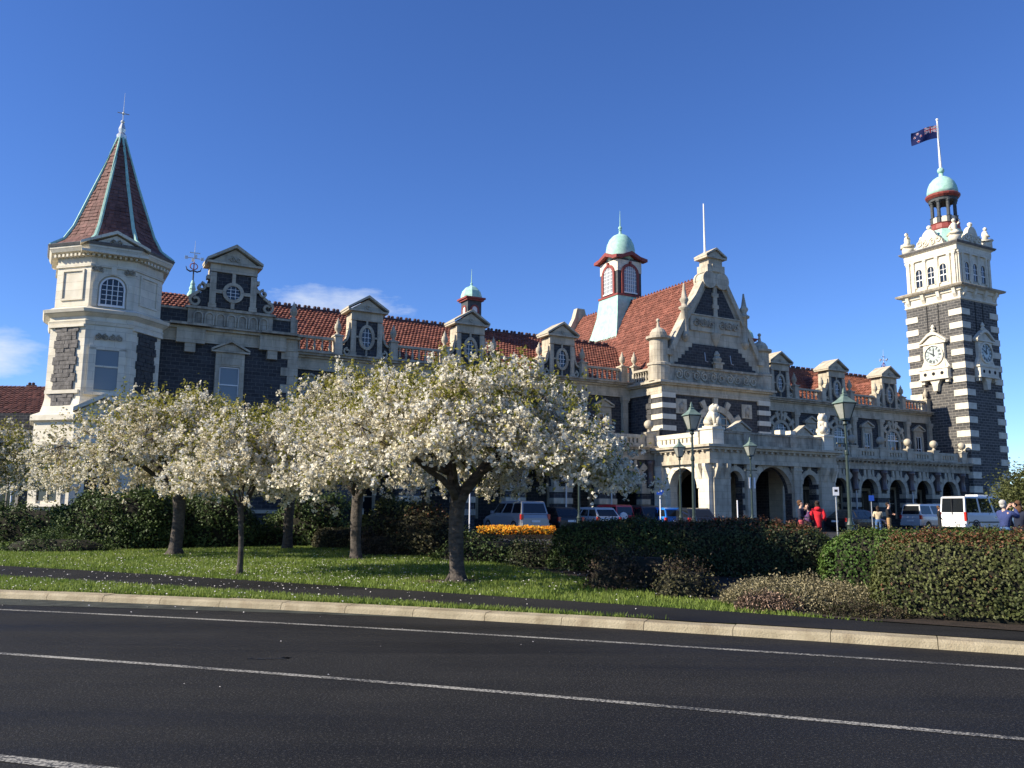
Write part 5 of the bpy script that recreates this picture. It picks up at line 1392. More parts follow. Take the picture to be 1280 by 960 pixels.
# a repaired crack in the seal
cp_ = MB()
px, py = -2.75, 9.35
for i in range(7):
    qx = px + rr.uniform(0.05, 0.2) * (1 if i % 5 else -0.5); qy = py + rr.uniform(-0.10, 0.07)
    w = rr.uniform(0.012, 0.035)
    cp_._add([(px, py - w, 0.0035), (qx, qy - w, 0.0035), (qx, qy + w, 0.0035), (px, py + w, 0.0035)], [(0, 1, 2, 3)])
    px, py = qx, qy
o = cp_.build('road_crack', pm('bitumen', (0.01, 0.01, 0.01), (0.014, 0.014, 0.014), 8, 0.5)); o['kind'] = 'structure'
# paler seal of the gutter beside the kerb at the left
M['gutter'] = pm('pale worn seal', (0.030, 0.033, 0.028), (0.075, 0.080, 0.066), 3.0, 0.85, 0.6, 60, contrast=(0.3, 0.7), spec=0.15)
sheet('gutter', np.linspace(-40, -1.2, 80), lambda x: kerb_f(x) - 0.05 - min(0.75, 0.11 * (-x - 1.0)), lambda x: kerb_f(x) + 0.02, 2, lambda x, y: 0.004, M['gutter'])
# kerb of single stones along the road
kb = MB()
kxs = np.linspace(-45, 26, 143)
kerb = sheet('kerb', kxs, lambda x: kerb_f(x) + 0.06, lambda x: kerb_f(x) + 0.33, 1, lambda x, y: 0.085, M['kerb'])
x = -22.0; ks = 0
while x < 12.0:
    s = -0.35; L = 1.15
    x2 = x + L * 0.94
    y1, y2 = float(kerb_f(x)), float(kerb_f(x2))
    d = Vector((x2 - x, y2 - y1, 0)); le = d.length; d.normalize(); nn = Vector((-d.y, d.x, 0))
    m = MB()
    dz = rr.uniform(-0.005, 0.005)
    prof = [(0.0, -0.05), (0.03, 0.075), (0.07, 0.105 + dz), (0.34, 0.112 + dz), (0.34, -0.05)]
    vs = []
    for t_ in (0.004, le - 0.004):
        for (a, z) in prof: p = Vector((x, y1, 0)) + d * t_ + nn * a; vs.append((p.x, p.y, z))
    n = len(prof)
    m._add(vs, [tuple(range(n)), tuple(range(2 * n - 1, n - 1, -1))] + [(i, i + n, (i + 1) % n + n, (i + 1) % n) for i in range(n)])
    m.build('kerb_stone', M['kerb'], kerb)
    x = x2
sheet('lawn', np.linspace(-45, 14, 119), lambda x: kerb_f(x) + 0.33, lambda x: 33.0, 40, lambda x, y: zlawn(x, y), M['turf'])
sheet('path', np.linspace(-45, 30, 151), lambda x: pnear_f(x) if x < 2.6 else max(kerb_f(x) + 0.35, pnear_f(x)), pfar_f, 6, lambda x, y: zlawn(x, y) + 0.012, M['path'])
fo_ = MB(); fo_._add([(-160, 31.5, G - 0.002), (200, 31.5, G - 0.002), (200, 400, G - 0.002), (-160, 400, G - 0.002)], [(0, 1, 2, 3)])
o = fo_.build('forecourt', M['fore']); o['kind'] = 'structure'
fo_ = MB(); fo_._add([(7, 22, G - 0.006), (90, -10, G - 0.006), (90, 32, G - 0.006), (7, 32, G - 0.006)], [(0, 1, 2, 3)]); o = fo_.build('forecourt', M['fore']); o['kind'] = 'structure'
# planting bed under the hedges
sheet('planting_bed', np.linspace(-1.5, 30, 64), lambda x: pfar_f(x) + (0.03 if x > 4.4 else 0.03 + 0.95 * (4.4 - x) + 0.6 * max(0, 3 - x)), lambda x: 33, 8, lambda x, y: zlawn(x, y) + 0.02, M['soil'])

# bare earth round the trunks
for (tx, ty, tr) in ((-1.06, 17.0, 0.55), (-4.05, 22.4, 0.5), (-7.1, 27.0, 0.5), (-5.78, 18.2, 0.2), (-9.3, 23.7, 0.55), (-1.5, 16.9, 0.35)):
    p = MB(); n_ = 20; vs = []
    for k in range(n_):
        a_ = 2 * math.pi * k / n_; q = tr * (1 + 0.18 * math.sin(3 * a_ + tx) + rr.uniform(-0.12, 0.12)); x_, y_ = tx + q * math.cos(a_), ty + 0.8 * q * math.sin(a_)
        vs.append((x_, y_, float(zlawn(x_, y_)) + 0.006))
    vs.append((tx, ty, float(zlawn(tx, ty)) + 0.05))
    p._add(vs, [(k, (k + 1) % n_, n_) for k in range(n_)]); o = p.build('bare_earth', pm('bare earth', (0.05, 0.036, 0.022), (0.10, 0.072, 0.045), 9, 0.95, 1.0, 40)); o['kind'] = 'structure'
# ---- grass blades and fallen petals
M['grass'] = pm('grass blade', (0.135, 0.20, 0.03), (0.23, 0.29, 0.06), 0.8, 0.6, island=0.35, transl=0.35)
def grass(name, n, x0, x1, ok):
    X = rng.uniform(x0, x1, n * 3)
    Y = kerb_f(X) + 0.36 + rng.uniform(0, 1, n * 3) ** 1.25 * 17
    k = ok(X, Y); X, Y = X[k][:n], Y[k][:n]
    Z = zlawn(X, Y); m = len(X)
    h = rng.uniform(0.025, 0.062, m) * (1 + 0.02 * Y); a = rng.uniform(0, np.pi, m); w = 0.0055 * (1 + 0.05 * Y)
    lx_, ly_ = rng.normal(0, 0.022, m), rng.normal(0, 0.022, m)
    ca, sa = np.cos(a) * w, np.sin(a) * w
    V = np.stack([np.stack([X - ca, Y - sa, Z], 1), np.stack([X + ca, Y + sa, Z], 1), np.stack([X + lx_ + ca * .2, Y + ly_ + sa * .2, Z + h], 1), np.stack([X + lx_ - ca * .2, Y + ly_ - sa * .2, Z + h], 1)], 1).reshape(-1, 3).astype(np.float32)
    return rawquads(name, V, M['grass'], None, None, 'stuff')
def on_lawn(X, Y):
    bed = (X > -1.5) & (Y > pfar_f(X) + np.where(X > 4.4, 0.03, 0.03 + 0.95 * (4.4 - X) + 0.6 * np.maximum(0, 3 - X)))
    strip = (Y > kerb_f(X) + 0.36) & (Y < pnear_f(X) + 0.05) & (X < 2.3)
    far = (Y > pfar_f(X) - 0.04) & (Y < 31)
    wob = 0.05 * np.sin(X * 5.1) + 0.05 * np.sin(X * 11.7)
    for (tx, ty, tr) in ((-1.06, 17.0, 0.5), (-4.05, 22.4, 0.45), (-7.1, 27.0, 0.45), (-5.78, 18.2, 0.15), (-9.3, 23.7, 0.5), (-1.5, 16.9, 0.3)):
        bed = bed | ((X - tx) ** 2 + ((Y - ty) / 0.8) ** 2 < tr * tr * rng.uniform(0.4, 1.3, X.shape))
    thin = rng.uniform(size=X.shape) > 0.35 + 0.35 * np.sin(X * 1.3 + 2) * np.sin(Y * 1.1)
    return (strip | far) & ~bed & (thin | (rng.uniform(size=X.shape) < 0.6))
grass('grass', 230000, -24, 5, on_lawn)
M['petal'] = pm('fallen petal', (0.72, 0.68, 0.66), (0.80, 0.77, 0.74), 5, 0.7)
n = 4200
X = np.concatenate([rng.normal(c, s, n // 5) for c, s in ((-1, 3), (-4.5, 3.2), (-9, 3.5), (-6, 2.5), (-14, 5))])
Y = np.concatenate([rng.normal(c, s, n // 5) for c, s in ((17.2, 2.2), (21, 3), (22, 3), (17.5, 2), (23, 4))])
k = (Y > kerb_f(X) - 1.4) & (Y < 31) & (X < 6) & ((Y > kerb_f(X) + 0.1) | (rng.uniform(size=len(X)) < 0.35)); X, Y = X[k], Y[k]
Z = np.where(Y > kerb_f(X) + 0.34, zlawn(X, Y) + np.where((Y > pnear_f(X)) & (Y < pfar_f(X)), 0.022, 0.055), np.where(Y > kerb_f(X), 0.155, 0.012))
onp = (Y > pnear_f(X)) & (Y < pfar_f(X)); k = ~onp | (rng.uniform(size=len(X)) < 0.45)
quads('fallen_petals', np.stack([X, Y, Z], 1)[k], np.tile([0, 0, 1.0], (k.sum(), 1)), 0.036, M['petal'], rng, None, 0.35, 0.25, 0.8, None, 'stuff')
X = rng.uniform(-7, 6, 22); Y = rng.uniform(6.5, 12, 22); k = Y < kerb_f(X) - 0.1
quads('road_litter', np.stack([X, Y, np.full_like(X, 0.012)], 1)[k], np.tile([0, 0, 1.0], (k.sum(), 1)), 0.018, M['petal'], rng, None, 0.3, 0.2, 0.8, None, 'stuff')
# ================================================================== PLANTS
M['bark'] = pm('cherry bark', (0.050, 0.041, 0.035), (0.105, 0.088, 0.074), 7, 0.9, 1.0, 22, stretch=(1, 1, 2.2))
M['blossom'] = pm('white cherry blossom', (0.78, 0.725, 0.575), (0.85, 0.81, 0.69), 1.5, 0.7, island=0.10, transl=0.30)
M['blossom2'] = pm('cream cherry blossom', (0.68, 0.60, 0.40), (0.75, 0.69, 0.50), 1.5, 0.7, island=0.12, transl=0.30)
M['leaf_y'] = pm('young bronze green leaf', (0.20, 0.205, 0.03), (0.29, 0.26, 0.045), 2.0, 0.55, island=0.3, transl=0.4)
M['leaf_d'] = pm('dark glossy leaf', (0.052, 0.084, 0.024), (0.09, 0.13, 0.04), 2.0, 0.55, island=0.4, spec=0.25, transl=0.2)
M['leaf_h'] = pm('hedge leaf', (0.066, 0.080, 0.024), (0.110, 0.118, 0.040), 1.6, 0.6, island=0.5, spec=0.22, transl=0.2)
M['leaf_r'] = pm('russet hedge leaf', (0.13, 0.055, 0.028), (0.19, 0.085, 0.040), 2.0, 0.5, island=0.4, transl=0.2)
M['leaf_g'] = pm('fresh green hedge leaf', (0.055, 0.105, 0.020), (0.095, 0.155, 0.032), 1.6, 0.6, island=0.5, spec=0.22, transl=0.2)
M['leaf_k'] = pm('shaded hedge leaf', (0.04, 0.058, 0.02), (0.07, 0.085, 0.03), 1.6, 0.5, island=0.45, spec=0.3, transl=0.2)  # hedge leaf darkened, the tree crown's shade put into its colour
M['leaf_o'] = pm('dull olive leaf', (0.05, 0.05, 0.022), (0.085, 0.075, 0.032), 2.0, 0.6, island=0.4, transl=0.15)
M['twig'] = pm('dead brown twig', (0.040, 0.028, 0.018), (0.065, 0.045, 0.028), 3, 0.8, island=0.4)
M['hcore'] = pm('dark hedge twigs', (0.012, 0.012, 0.007), (0.022, 0.02, 0.012), 8, 0.95)
M['cream'] = pm('cream heather flower', (0.29, 0.25, 0.14), (0.38, 0.325, 0.19), 3, 0.8, island=0.3, transl=0.2)
M['pinkish'] = pm('dusty pink heather', (0.28, 0.18, 0.13), (0.36, 0.24, 0.17), 3, 0.8, island=0.3)
M['orange'] = pm('orange flower', (0.75, 0.22, 0.01), (0.82, 0.38, 0.02), 4, 0.6, island=0.2, transl=0.3)
M['yellow'] = pm('yellow flower', (0.80, 0.45, 0.03), (0.82, 0.55, 0.06), 4, 0.6, island=0.2, transl=0.3)
def bez(p0, p1, p2, n):
    return [tuple((1 - t) ** 2 * Vector(p0) + 2 * t * (1 - t) * Vector(p1) + t * t * Vector(p2)) for t in [i / n for i in range(n + 1)]]
def cherry(loc, h_fork, r_trunk, crown, ztop, zrim, label, seed, n_clump=150, per=95, leafy=0.16, limbs=6, cl=0.054, flat=1.0, lean=(0, 0), openness=0.75, hand=None):
    """flat-headed cherry; crown = (x-, x+, y-, y+) reach from the trunk; heights above the base"""
    rg = np.random.default_rng(seed); r_ = random.Random(seed)
    t = root('cherry_tree', loc, 0, label, 'tree', 'blossoming cherry trees on the lawn')
    tm = MB()
    fx, fy = lean
    path = [(0, 0, -0.1), (0.0, 0, 0.06), (fx * 0.1, fy * 0.1, 0.3), (fx * 0.5, fy * 0.5, h_fork * 0.55), (fx, fy, h_fork)]
    zs_ = [-0.1, 0.0, 0.08, 0.18, 0.32] + [0.32 + (h_fork - 0.32) * i / 14 for i in range(1, 15)]
    pth, rad = [], []
    ph_ = r_.uniform(0, 6)
    for z in zs_:
        q = max(0, z) / h_fork
        pth.append((fx * q + 0.03 * math.sin(z * 2.1 + ph_), fy * q + 0.03 * math.sin(z * 1.7 + ph_ * 2), z))
        rad.append(r_trunk * (0.95 + 0.45 * math.exp(-max(0, z) / 0.12) + 0.12 * max(0, q - 0.75) * 4 + 0.03 * math.sin(z * 5 + ph_)))
    tm.tube(pth, rad, 16)
    if r_trunk > 0.15:
        for k in range(4):
            a = k * 1.6 + r_.random(); tm.tube([(0.5 * r_trunk * math.cos(a), 0.5 * r_trunk * math.sin(a), 0.22), (r_trunk * 1.0 * math.cos(a), r_trunk * 1.0 * math.sin(a), 0.10), (r_trunk * 1.75 * math.cos(a), r_trunk * 1.75 * math.sin(a), -0.03)], [r_trunk * 0.42, r_trunk * 0.36, r_trunk * 0.15], 7)
    trunk = tm.build('trunk', M['bark'], t, True)
    # jitter the bark surface a little
    for v in trunk.data.vertices:
        a_ = math.atan2(v.co.y, v.co.x); w_ = 0.06 * math.sin(3 * a_ + v.co.z * 1.3 + ph_) + 0.035 * math.sin(7 * a_ - v.co.z * 2.2)
        v.co.x += math.cos(a_) * w_ * r_trunk; v.co.y += math.sin(a_) * w_ * r_trunk
    xm, xp, ym, yp = crown
    def reach(a):
        c, s = math.cos(a), math.sin(a)
        return 1 / math.sqrt((c / (xp if c > 0 else xm)) ** 2 + (s / (yp if s > 0 else ym)) ** 2)
    lm = MB(); samples = []
    for pts, r0, r1 in (hand or []):
        P0 = [Vector(p) for p in pts]; fine = []
        for i in range(len(P0) - 1):
            for s_ in range(3): fine.append(tuple(P0[i].lerp(P0[i + 1], s_ / 3) + Vector((r_.uniform(-.02, .02), 0, r_.uniform(-.02, .02)))))
        fine.append(tuple(P0[-1])); nn_ = len(fine) - 1
        lm.tube(fine, [r0 + (r1 - r0) * (i / nn_) ** 0.8 for i in range(nn_ + 1)], 8)
        samples += [(p, r0 + (r1 - r0) * i / nn_) for i, p in enumerate(fine) if i >= 3]
    for k in range(limbs):
        a = 2 * math.pi * (k + r_.uniform(-0.25, 0.25)) / limbs + 0.4
        Rr = reach(a) * r_.uniform(0.72, 0.9)
        zt = h_fork + (ztop - h_fork) * r_.uniform(0.30, 0.62)
        e = (Rr * math.cos(a), Rr * math.sin(a), zt)
        mid = (fx + Rr * 0.33 * math.cos(a + r_.uniform(-.3, .3)), fy + Rr * 0.33 * math.sin(a), h_fork + (zt - h_fork) * r_.uniform(0.75, 1.0))
        pts = bez((fx * 0.95, fy * 0.95, h_fork - 0.15), mid, e, 9)
        pts = [(p[0] + r_.uniform(-.05, .05), p[1] + r_.uniform(-.05, .05), p[2] + r_.uniform(-.05, .05)) if 0 < i < 9 else p for i, p in enumerate(pts)]
        r0 = r_trunk * r_.uniform(0.5, 0.68)
        lm.tube(pts, [r0 * (1 - 0.82 * i / 9) for i in range(10)], 8)
        samples += [(p, r0 * (1 - 0.82 * i / 9)) for i, p in enumerate(pts) if i >= 2]
    # upright leaders fill the middle
    for k in range(max(2, limbs // 2) if not hand else 0):
        a = r_.uniform(0, 6.28); Rr = reach(a) * r_.uniform(0.15, 0.4)
        e = (fx + Rr * math.cos(a), fy + Rr * math.sin(a), h_fork + (ztop - h_fork) * r_.uniform(0.65, 0.85))
        pts = bez((fx, fy, h_fork - 0.1), (fx * 0.8 + Rr * 0.5 * math.cos(a + 1), fy + Rr * 0.5 * math.sin(a + 1), h_fork + (e[2] - h_fork) * 0.5), e, 7)
        r0 = r_trunk * 0.5
        lm.tube(pts, [r0 * (1 - 0.8 * i / 7) for i in range(8)], 7)
        samples += [(p, r0 * (1 - 0.8 * i / 7)) for i, p in enumerate(pts) if i >= 2]
    SP = np.array([s_[0] for s_ in samples])
    C, DR = [], []
    for k in range(n_clump):
        a = r_.uniform(0, 6.283); q = math.sqrt(r_.uniform(0.0, 1.0)); Rr = reach(a) * q * r_.choice((1, 1, 1, 1.06, 0.94))
        top = zrim + (ztop - zrim) * max(0, 1 - q ** (2.0 * flat)) ** 0.75
        bot = zrim - 0.1 + (h_fork + openness - zrim) * (1 - q) ** 0.7
        ca_, sa_ = math.cos(a), math.sin(a)
        front = max(0.0, 1 - abs(Rr * ca_) / (0.62 * (xp if ca_ > 0 else xm))) * max(0.0, min(1, 0.5 - sa_))      # underside open towards the road
        bot = max(bot, zrim - 0.1 + front * (h_fork + openness - zrim + 0.2))
        top = max(top, bot + 0.12)
        z = bot + (top - bot) * (r_.random() ** 0.55)
        c = Vector((Rr * ca_, Rr * sa_, z + r_.uniform(-0.10, 0.10)))
        d2 = ((SP - np.array(c)) ** 2).sum(1); i = int(d2.argmin()); p = Vector(samples[i][0])
        dr = (c - p); dr.z *= 0.5; dr += Vector((ca_, sa_, 0.15)) * 0.25
        dr = dr.normalized() if dr.length > 1e-3 else Vector((ca_, sa_, 0))
        C.append(c); DR.append(dr)
        md = (p + c) * 0.5 + Vector((r_.uniform(-.15, .15), r_.uniform(-.15, .15), -0.06))
        rr_ = min(0.028, samples[i][1] * 0.6)
        tip = c + dr * 0.35
        lm.tube(bez(p, md, c, 3) + [tuple(tip)], [rr_, rr_ * 0.75, rr_ * 0.55, rr_ * 0.35, 0.004], 4)
    lm.build('limbs', M['bark'], t, True)
    C = np.array(C)
    pts = []
    for c, dr in zip(C, DR):
        m_ = int(per * rg.uniform(0.35, 1.6))
        L = rg.uniform(0.35, 0.75)
        w = rg.uniform(-1.0, 0.75, m_) * L
        thick = (0.055 + 0.085 * np.sqrt(np.maximum(0, 1 - (w / L) ** 2)))[:, None] * rg.uniform(0.8, 1.5)
        p = np.array(c) + w[:, None] * np.array(dr) + rg.normal(size=(m_, 3)) * thick * np.array([1, 1, 0.8])
        # bunches: blossoms sit in small balls along the twig
        nb_ = max(2, m_ // 7); bc = p[rg.integers(0, m_, nb_)]
        p = bc[rg.integers(0, nb_, m_)] + rg.normal(size=(m_, 3)) * 0.052
        pts.append(p)
    P = np.concatenate(pts)
    # each blossom ball: three crossed petals quads
    n = len(P)
    PP = np.repeat(P, 4, 0) + rg.normal(size=(n * 4, 3)) * cl * 0.28
    mi = (np.repeat(rg.uniform(size=n), 4) < 0.26).astype(np.int32)
    quads('blossom', PP, None, np.repeat(rg.uniform(0.035, 0.082, n) * cl / 0.060, 4), [M['blossom'], M['blossom2']], rg, t, 1, 0.25, 0.9, mi, 'stuff')
    # leaves, most of them at the tips and on top, some in upright sprigs
    nl = int(n * leafy)
    idx = rg.integers(0, n, nl)
    LP = P[idx] + rg.normal(size=(nl, 3)) * 0.10 + np.array([0, 0, 0.06])
    sp = []
    for c in C[(C[:, 2] > np.quantile(C[:, 2], 0.55))]:
        for k in range(2):
            b = c + np.array([rg.normal() * 0.2, rg.normal() * 0.2, 0.15]); hh = rg.uniform(0.2, 0.45)
            tt = rg.uniform(0, 1, 12)[:, None]
            sp.append(b + tt * np.array([rg.normal() * 0.06, rg.normal() * 0.06, hh]) + rg.normal(size=(12, 3)) * 0.035)
    LP = np.concatenate([LP] + sp)
    quads('leaves', LP, np.tile([0, 0, 0.6], (len(LP), 1)), 0.085, M['leaf_y'], rg, t, 1.0, 0.2, 0.5, None, 'stuff')
    return t
def at(x, y): return (x, y, float(zlawn(x, y)))
HAND = [([(-0.02, 0, 1.60), (-0.12, 0.0, 1.98), (-0.18, 0.02, 2.36)], 0.13, 0.10),                                    # left stem
        ([(0.02, 0, 1.60), (0.20, 0.02, 1.88), (0.52, 0.05, 2.30), (0.64, 0.1, 2.46)], 0.125, 0.085),                    # right stem
        ([(-0.15, 0, 2.10), (-0.76, -0.15, 2.36), (-1.20, -0.3, 2.47), (-1.80, -0.5, 2.40), (-2.5, -0.7, 2.36)], 0.075, 0.02),
        ([(-0.18, 0.02, 2.34), (-0.55, -0.2, 2.52), (-1.0, -0.45, 2.66), (-1.7, -0.6, 2.95), (-2.3, -0.6, 3.2)], 0.08, 0.02),
        ([(-0.18, 0.02, 2.34), (-0.16, 0.05, 2.66), (0.0, 0.15, 2.98), (0.22, 0.3, 3.12), (0.5, 0.5, 3.6)], 0.09, 0.02),
        ([(-0.12, 0.03, 2.8), (-0.5, 0.1, 3.0), (-0.9, 0.3, 3.5)], 0.06, 0.015),
        ([(0.38, 0.03, 2.12), (0.1, 0.1, 2.35), (-0.25, 0.4, 2.75), (-0.7, 0.9, 3.2)], 0.075, 0.02),
        ([(0.62, 0.1, 2.42), (0.95, 0.1, 2.52), (1.65, 0.0, 2.60), (2.5, -0.2, 2.55), (3.0, -0.3, 2.4)], 0.075, 0.018),
        ([(0.60, 0.1, 2.42), (0.75, -0.2, 2.75), (1.2, -0.6, 3.2), (1.7, -0.8, 3.6)], 0.06, 0.015),
        ([(0.60, 0.1, 2.42), (0.9, 0.6, 2.8), (1.5, 1.3, 3.2)], 0.06, 0.015),
        ([(-0.05, 0, 1.9), (-0.1, -0.6, 2.5), (-0.3, -1.3, 2.95), (-0.4, -2.0, 3.1)], 0.05, 0.015)]
cherry(at(-1.06, 17.0), 1.72, 0.155, (3.2, 3.45, 2.9, 3.0), 4.25, 1.95, 'largest white cherry tree nearest the road with a dark forked trunk', 11, 370, 80, 0.30, 2, flat=1.2, openness=0.72, hand=HAND)
cherry(at(-4.05, 22.4), 1.75, 0.145, (2.7, 2.6, 2.4, 2.6), 4.85, 1.95, 'white cherry tree half hidden behind the crown of the largest one', 12, 260, 64, 0.32, 7, flat=1.3, openness=0.6)
cherry(at(-7.1, 27.0), 2.15, 0.15, (2.4, 2.6, 2.4, 2.4), 4.5, 2.1, 'cherry tree farthest back with leaning trunk before the round shrubs', 13, 200, 56, 0.36, 6, lean=(0.15, 0), flat=1.3, openness=0.4)
cherry(at(-5.78, 18.2), 1.5, 0.058, (1.45, 1.6, 1.3, 1.3), 3.4, 1.75, 'young cherry tree with thin pale trunk between the thicker trunks', 14, 120, 68, 0.32, 5, flat=1.4, openness=0.55)
cherry(at(-9.3, 23.7), 1.85, 0.17, (4.4, 2.9, 2.6, 2.6), 4.45, 1.8, 'wide spreading cherry tree before the octagonal turret with stout trunk', 15, 360, 66, 0.42, 8, flat=1.2, openness=0.55)
cherry(at(-18.2, 27.5), 2.2, 0.15, (3, 2.9, 2.6, 2.6), 4.1, 1.95, 'greener cherry tree cut off by the left picture edge', 16, 190, 34, 1.6, 6, flat=1.4)
cherry((31.6, 47.5, G), 1.2, 0.13, (2.3, 2.6, 2.2, 2.2), 3.0, 1.2, 'small pale blossom tree beside the base of the clock tower', 17, 110, 26, 1.2, 5)

def leafy_shell(rg, n, sx, sy, sz, round_, noise=0.08):
    """points on a rounded, lumpy block standing on z=0 and the normals there"""
    d = rg.normal(size=(n * 2, 3)); d[:, 2] = np.abs(d[:, 2]) * 1.0
    A = np.abs(d) / np.array([sx, sy, sz]); p = round_
    k = 1 / ((A ** p).sum(1) ** (1 / p))
    P = d * k[:, None]
    N = np.sign(d) * (np.abs(P) / np.array([sx, sy, sz])) ** (p - 1) / np.array([sx, sy, sz]); N /= np.linalg.norm(N, axis=1)[:, None] + 1e-9
    # weight towards even cover: larger where the shell is far out
    w = (k ** 2) / np.maximum(0.2, (N * d / np.linalg.norm(d, axis=1)[:, None]).sum(1)); w /= w.sum()
    i = rg.choice(len(P), n, p=w)
    P, N = P[i], N[i]
    lump = np.sin(P[:, 0] * 5.1 + 1) * np.sin(P[:, 1] * 4.3) + np.sin(P[:, 2] * 6.7 + P[:, 0] * 3)
    P = P + N * (noise * 0.5 * lump + rg.normal(0, noise * 0.5, n) - noise * 0.3)[:, None]
    return P, N
def hedge(name, loc, rz, sx, sy, sz, label, cat, n, leaf, size=0.05, round_=5, noise=0.07, top=None, seed=1, group=None, jit=0.7, sprigs=0):
    rg = np.random.default_rng(seed)
    t = root(name, loc, rz, label, cat, group)
    c = MB()
    prof = []
    nn = 20
    vs, fs = [], []
    for j in range(7):
        zz_ = sz * 0.90 * min(1, j / 5) if j < 6 else sz * 0.90
        f = (1 - (zz_ / sz) ** round_) ** (1 / round_) * 0.90 if j < 6 else 0.02
        for k in range(nn):
            a = 2 * math.pi * k / nn; ca, sa = math.cos(a), math.sin(a)
            q = 1 / ((abs(ca) / sx) ** round_ + (abs(sa) / sy) ** round_) ** (1 / round_)
            vs.append((q * f * ca, q * f * sa, zz_ - (0.05 if j == 0 else 0)))
    for j in range(6):
        for k in range(nn): fs.append((j * nn + k, j * nn + (k + 1) % nn, (j + 1) * nn + (k + 1) % nn, (j + 1) * nn + k))
    c._add(vs, fs); c.build('twig_core', M['hcore'], t)
    P, N = leafy_shell(rg, n, sx, sy, sz, round_, noise)
    P[:, 2] = np.maximum(P[:, 2], 0.02)
    mats = [M[leaf]] + ([M[top]] if top else [])
    mi = None
    if top:
        pr = np.clip((P[:, 2] / sz - 0.84) * 3.0, 0.02, 0.30)
        mi = (rg.uniform(size=n) < pr).astype(np.int32)
    quads('leaves', P, N, size, mats, rg, t, jit, 0.25, 0.6, mi, 'stuff')
    if sprigs:
        k = P[:, 2] > sz * 0.75; B = P[k][rg.integers(0, k.sum(), sprigs)]
        S = np.concatenate([B + np.array([rg.normal() * .02, rg.normal() * .02, h]) + rg.normal(size=B.shape) * 0.02 for h in (0.03, 0.07, 0.11)])
        quads('sprigs', S, None, size * 0.8, M[top or leaf], rg, t, 1, 0.2, 0.5, None, 'stuff')
    return t
RD = -0.42                       # hedges run with the path
hedge('hedge', (7.3, 12.0, 0.2), -0.47, 2.05, 0.95, 1.06, 'large clipped hedge with rounded end and russet top nearest the path at right', 'hedge', 36000, 'leaf_h', 0.048, 4.6, 0.055, 'leaf_r', 21, 'clipped hedges', 0.65, 500)
hedge('hedge', (8.3, 16.0, 0.22), RD, 2.35, 1.1, 1.0, 'green clipped hedge with rounded end behind the largest hedge', 'hedge', 26000, 'leaf_g', 0.055, 4.6, 0.06, 'leaf_h', 22, 'clipped hedges', 0.65, 400)
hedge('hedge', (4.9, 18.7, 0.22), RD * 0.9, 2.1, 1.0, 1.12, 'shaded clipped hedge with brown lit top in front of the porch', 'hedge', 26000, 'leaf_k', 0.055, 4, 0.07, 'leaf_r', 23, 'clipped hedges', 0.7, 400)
hedge('hedge', (2.75, 19.6, 0.22), RD, 1.8, 1.0, 1.10, 'dark shaded hedge right of the largest cherry trunk', 'hedge', 24000, 'leaf_d', 0.055, 4, 0.08, 'leaf_o', 24, 'clipped hedges', 0.8, 300)
hedge('hedge', (2.9, 23.5, 0.22), -0.2, 1.5, 0.8, 1.0, 'low dark hedge between the flower bed and the shaded hedge', 'hedge', 12000, 'leaf_d', 0.06, 4, 0.08, None, 25, 'clipped hedges', 0.8)
# shrubs under the trees
def shrub(x, y, sx, sy, sz, label, n, leaf, size, seed, top=None, name='shrub', cat='shrub', noise=0.22, round_=2.4, sp=0):
    return hedge(name, at(x, y), 0, sx, sy, sz, label, cat, n, leaf, size, round_, noise, top, seed, 'shrubs under the trees', 0.9, sp)
shrub(-12.6, 27.6, 2.2, 1.6, 1.8, 'broad dark glossy shrub before the turret base at left', 22000, 'leaf_d', 0.09, 31)
shrub(-10.0, 28.6, 1.5, 1.3, 1.7, 'dark glossy shrub directly behind the stout cherry trunk', 13000, 'leaf_d', 0.09, 32)
shrub(-6.9, 30.2, 1.7, 1.3, 1.75, 'rounded green shrub behind the leaning cherry trunk', 10000, 'leaf_d', 0.10, 33)
shrub(-5.6, 27.9, 0.85, 0.7, 0.68, 'small low clipped olive shrub right of the leaning trunk', 4500, 'leaf_o', 0.06, 34, None, 'shrub', 'shrub', 0.06, 3)
shrub(-3.3, 26.8, 1.6, 1.2, 1.55, 'light green shrub right of the half hidden cherry trunk', 10000, 'leaf_h', 0.09, 35)
shrub(-2.45, 24.6, 1.2, 1.1, 1.25, 'olive and russet shrub left of the largest cherry trunk', 8000, 'leaf_o', 0.08, 36, 'leaf_r')
shrub(-0.5, 22.3, 1.5, 0.9, 0.58, 'dark low shrub right behind the largest cherry trunk', 7000, 'leaf_d', 0.07, 37, 'leaf_o')
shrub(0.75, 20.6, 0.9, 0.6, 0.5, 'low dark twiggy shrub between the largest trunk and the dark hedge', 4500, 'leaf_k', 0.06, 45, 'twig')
shrub(-3.6, 24.2, 0.9, 0.6, 0.6, 'brown twiggy low shrub beside the half hidden trunk', 4500, 'twig', 0.07, 38)
shrub(-13.4, 25.2, 1.7, 0.55, 0.42, 'low spreading dark shrub at the left edge of the lawn', 6000, 'leaf_d', 0.06, 39)
shrub(-9.0, 29.5, 3.4, 0.5, 0.5, 'long low dark hedge line at the back of the lawn', 7000, 'leaf_d', 0.07, 40)
shrub(2.3, 15.9, 0.95, 0.6, 0.62, 'brown wispy shrub at the foot of the dark hedge', 5000, 'twig', 0.06, 41, 'leaf_o', sp=300)
shrub(2.95, 14.65, 0.5, 0.4, 0.45, 'small olive wispy shrub beside the cream heather', 2500, 'leaf_o', 0.05, 42, 'twig', sp=200)
shrub(-18.5, 31.6, 3.6, 1.2, 1.3, 'dark shrub mass under the low building windows at far left', 10000, 'leaf_d', 0.10, 43)
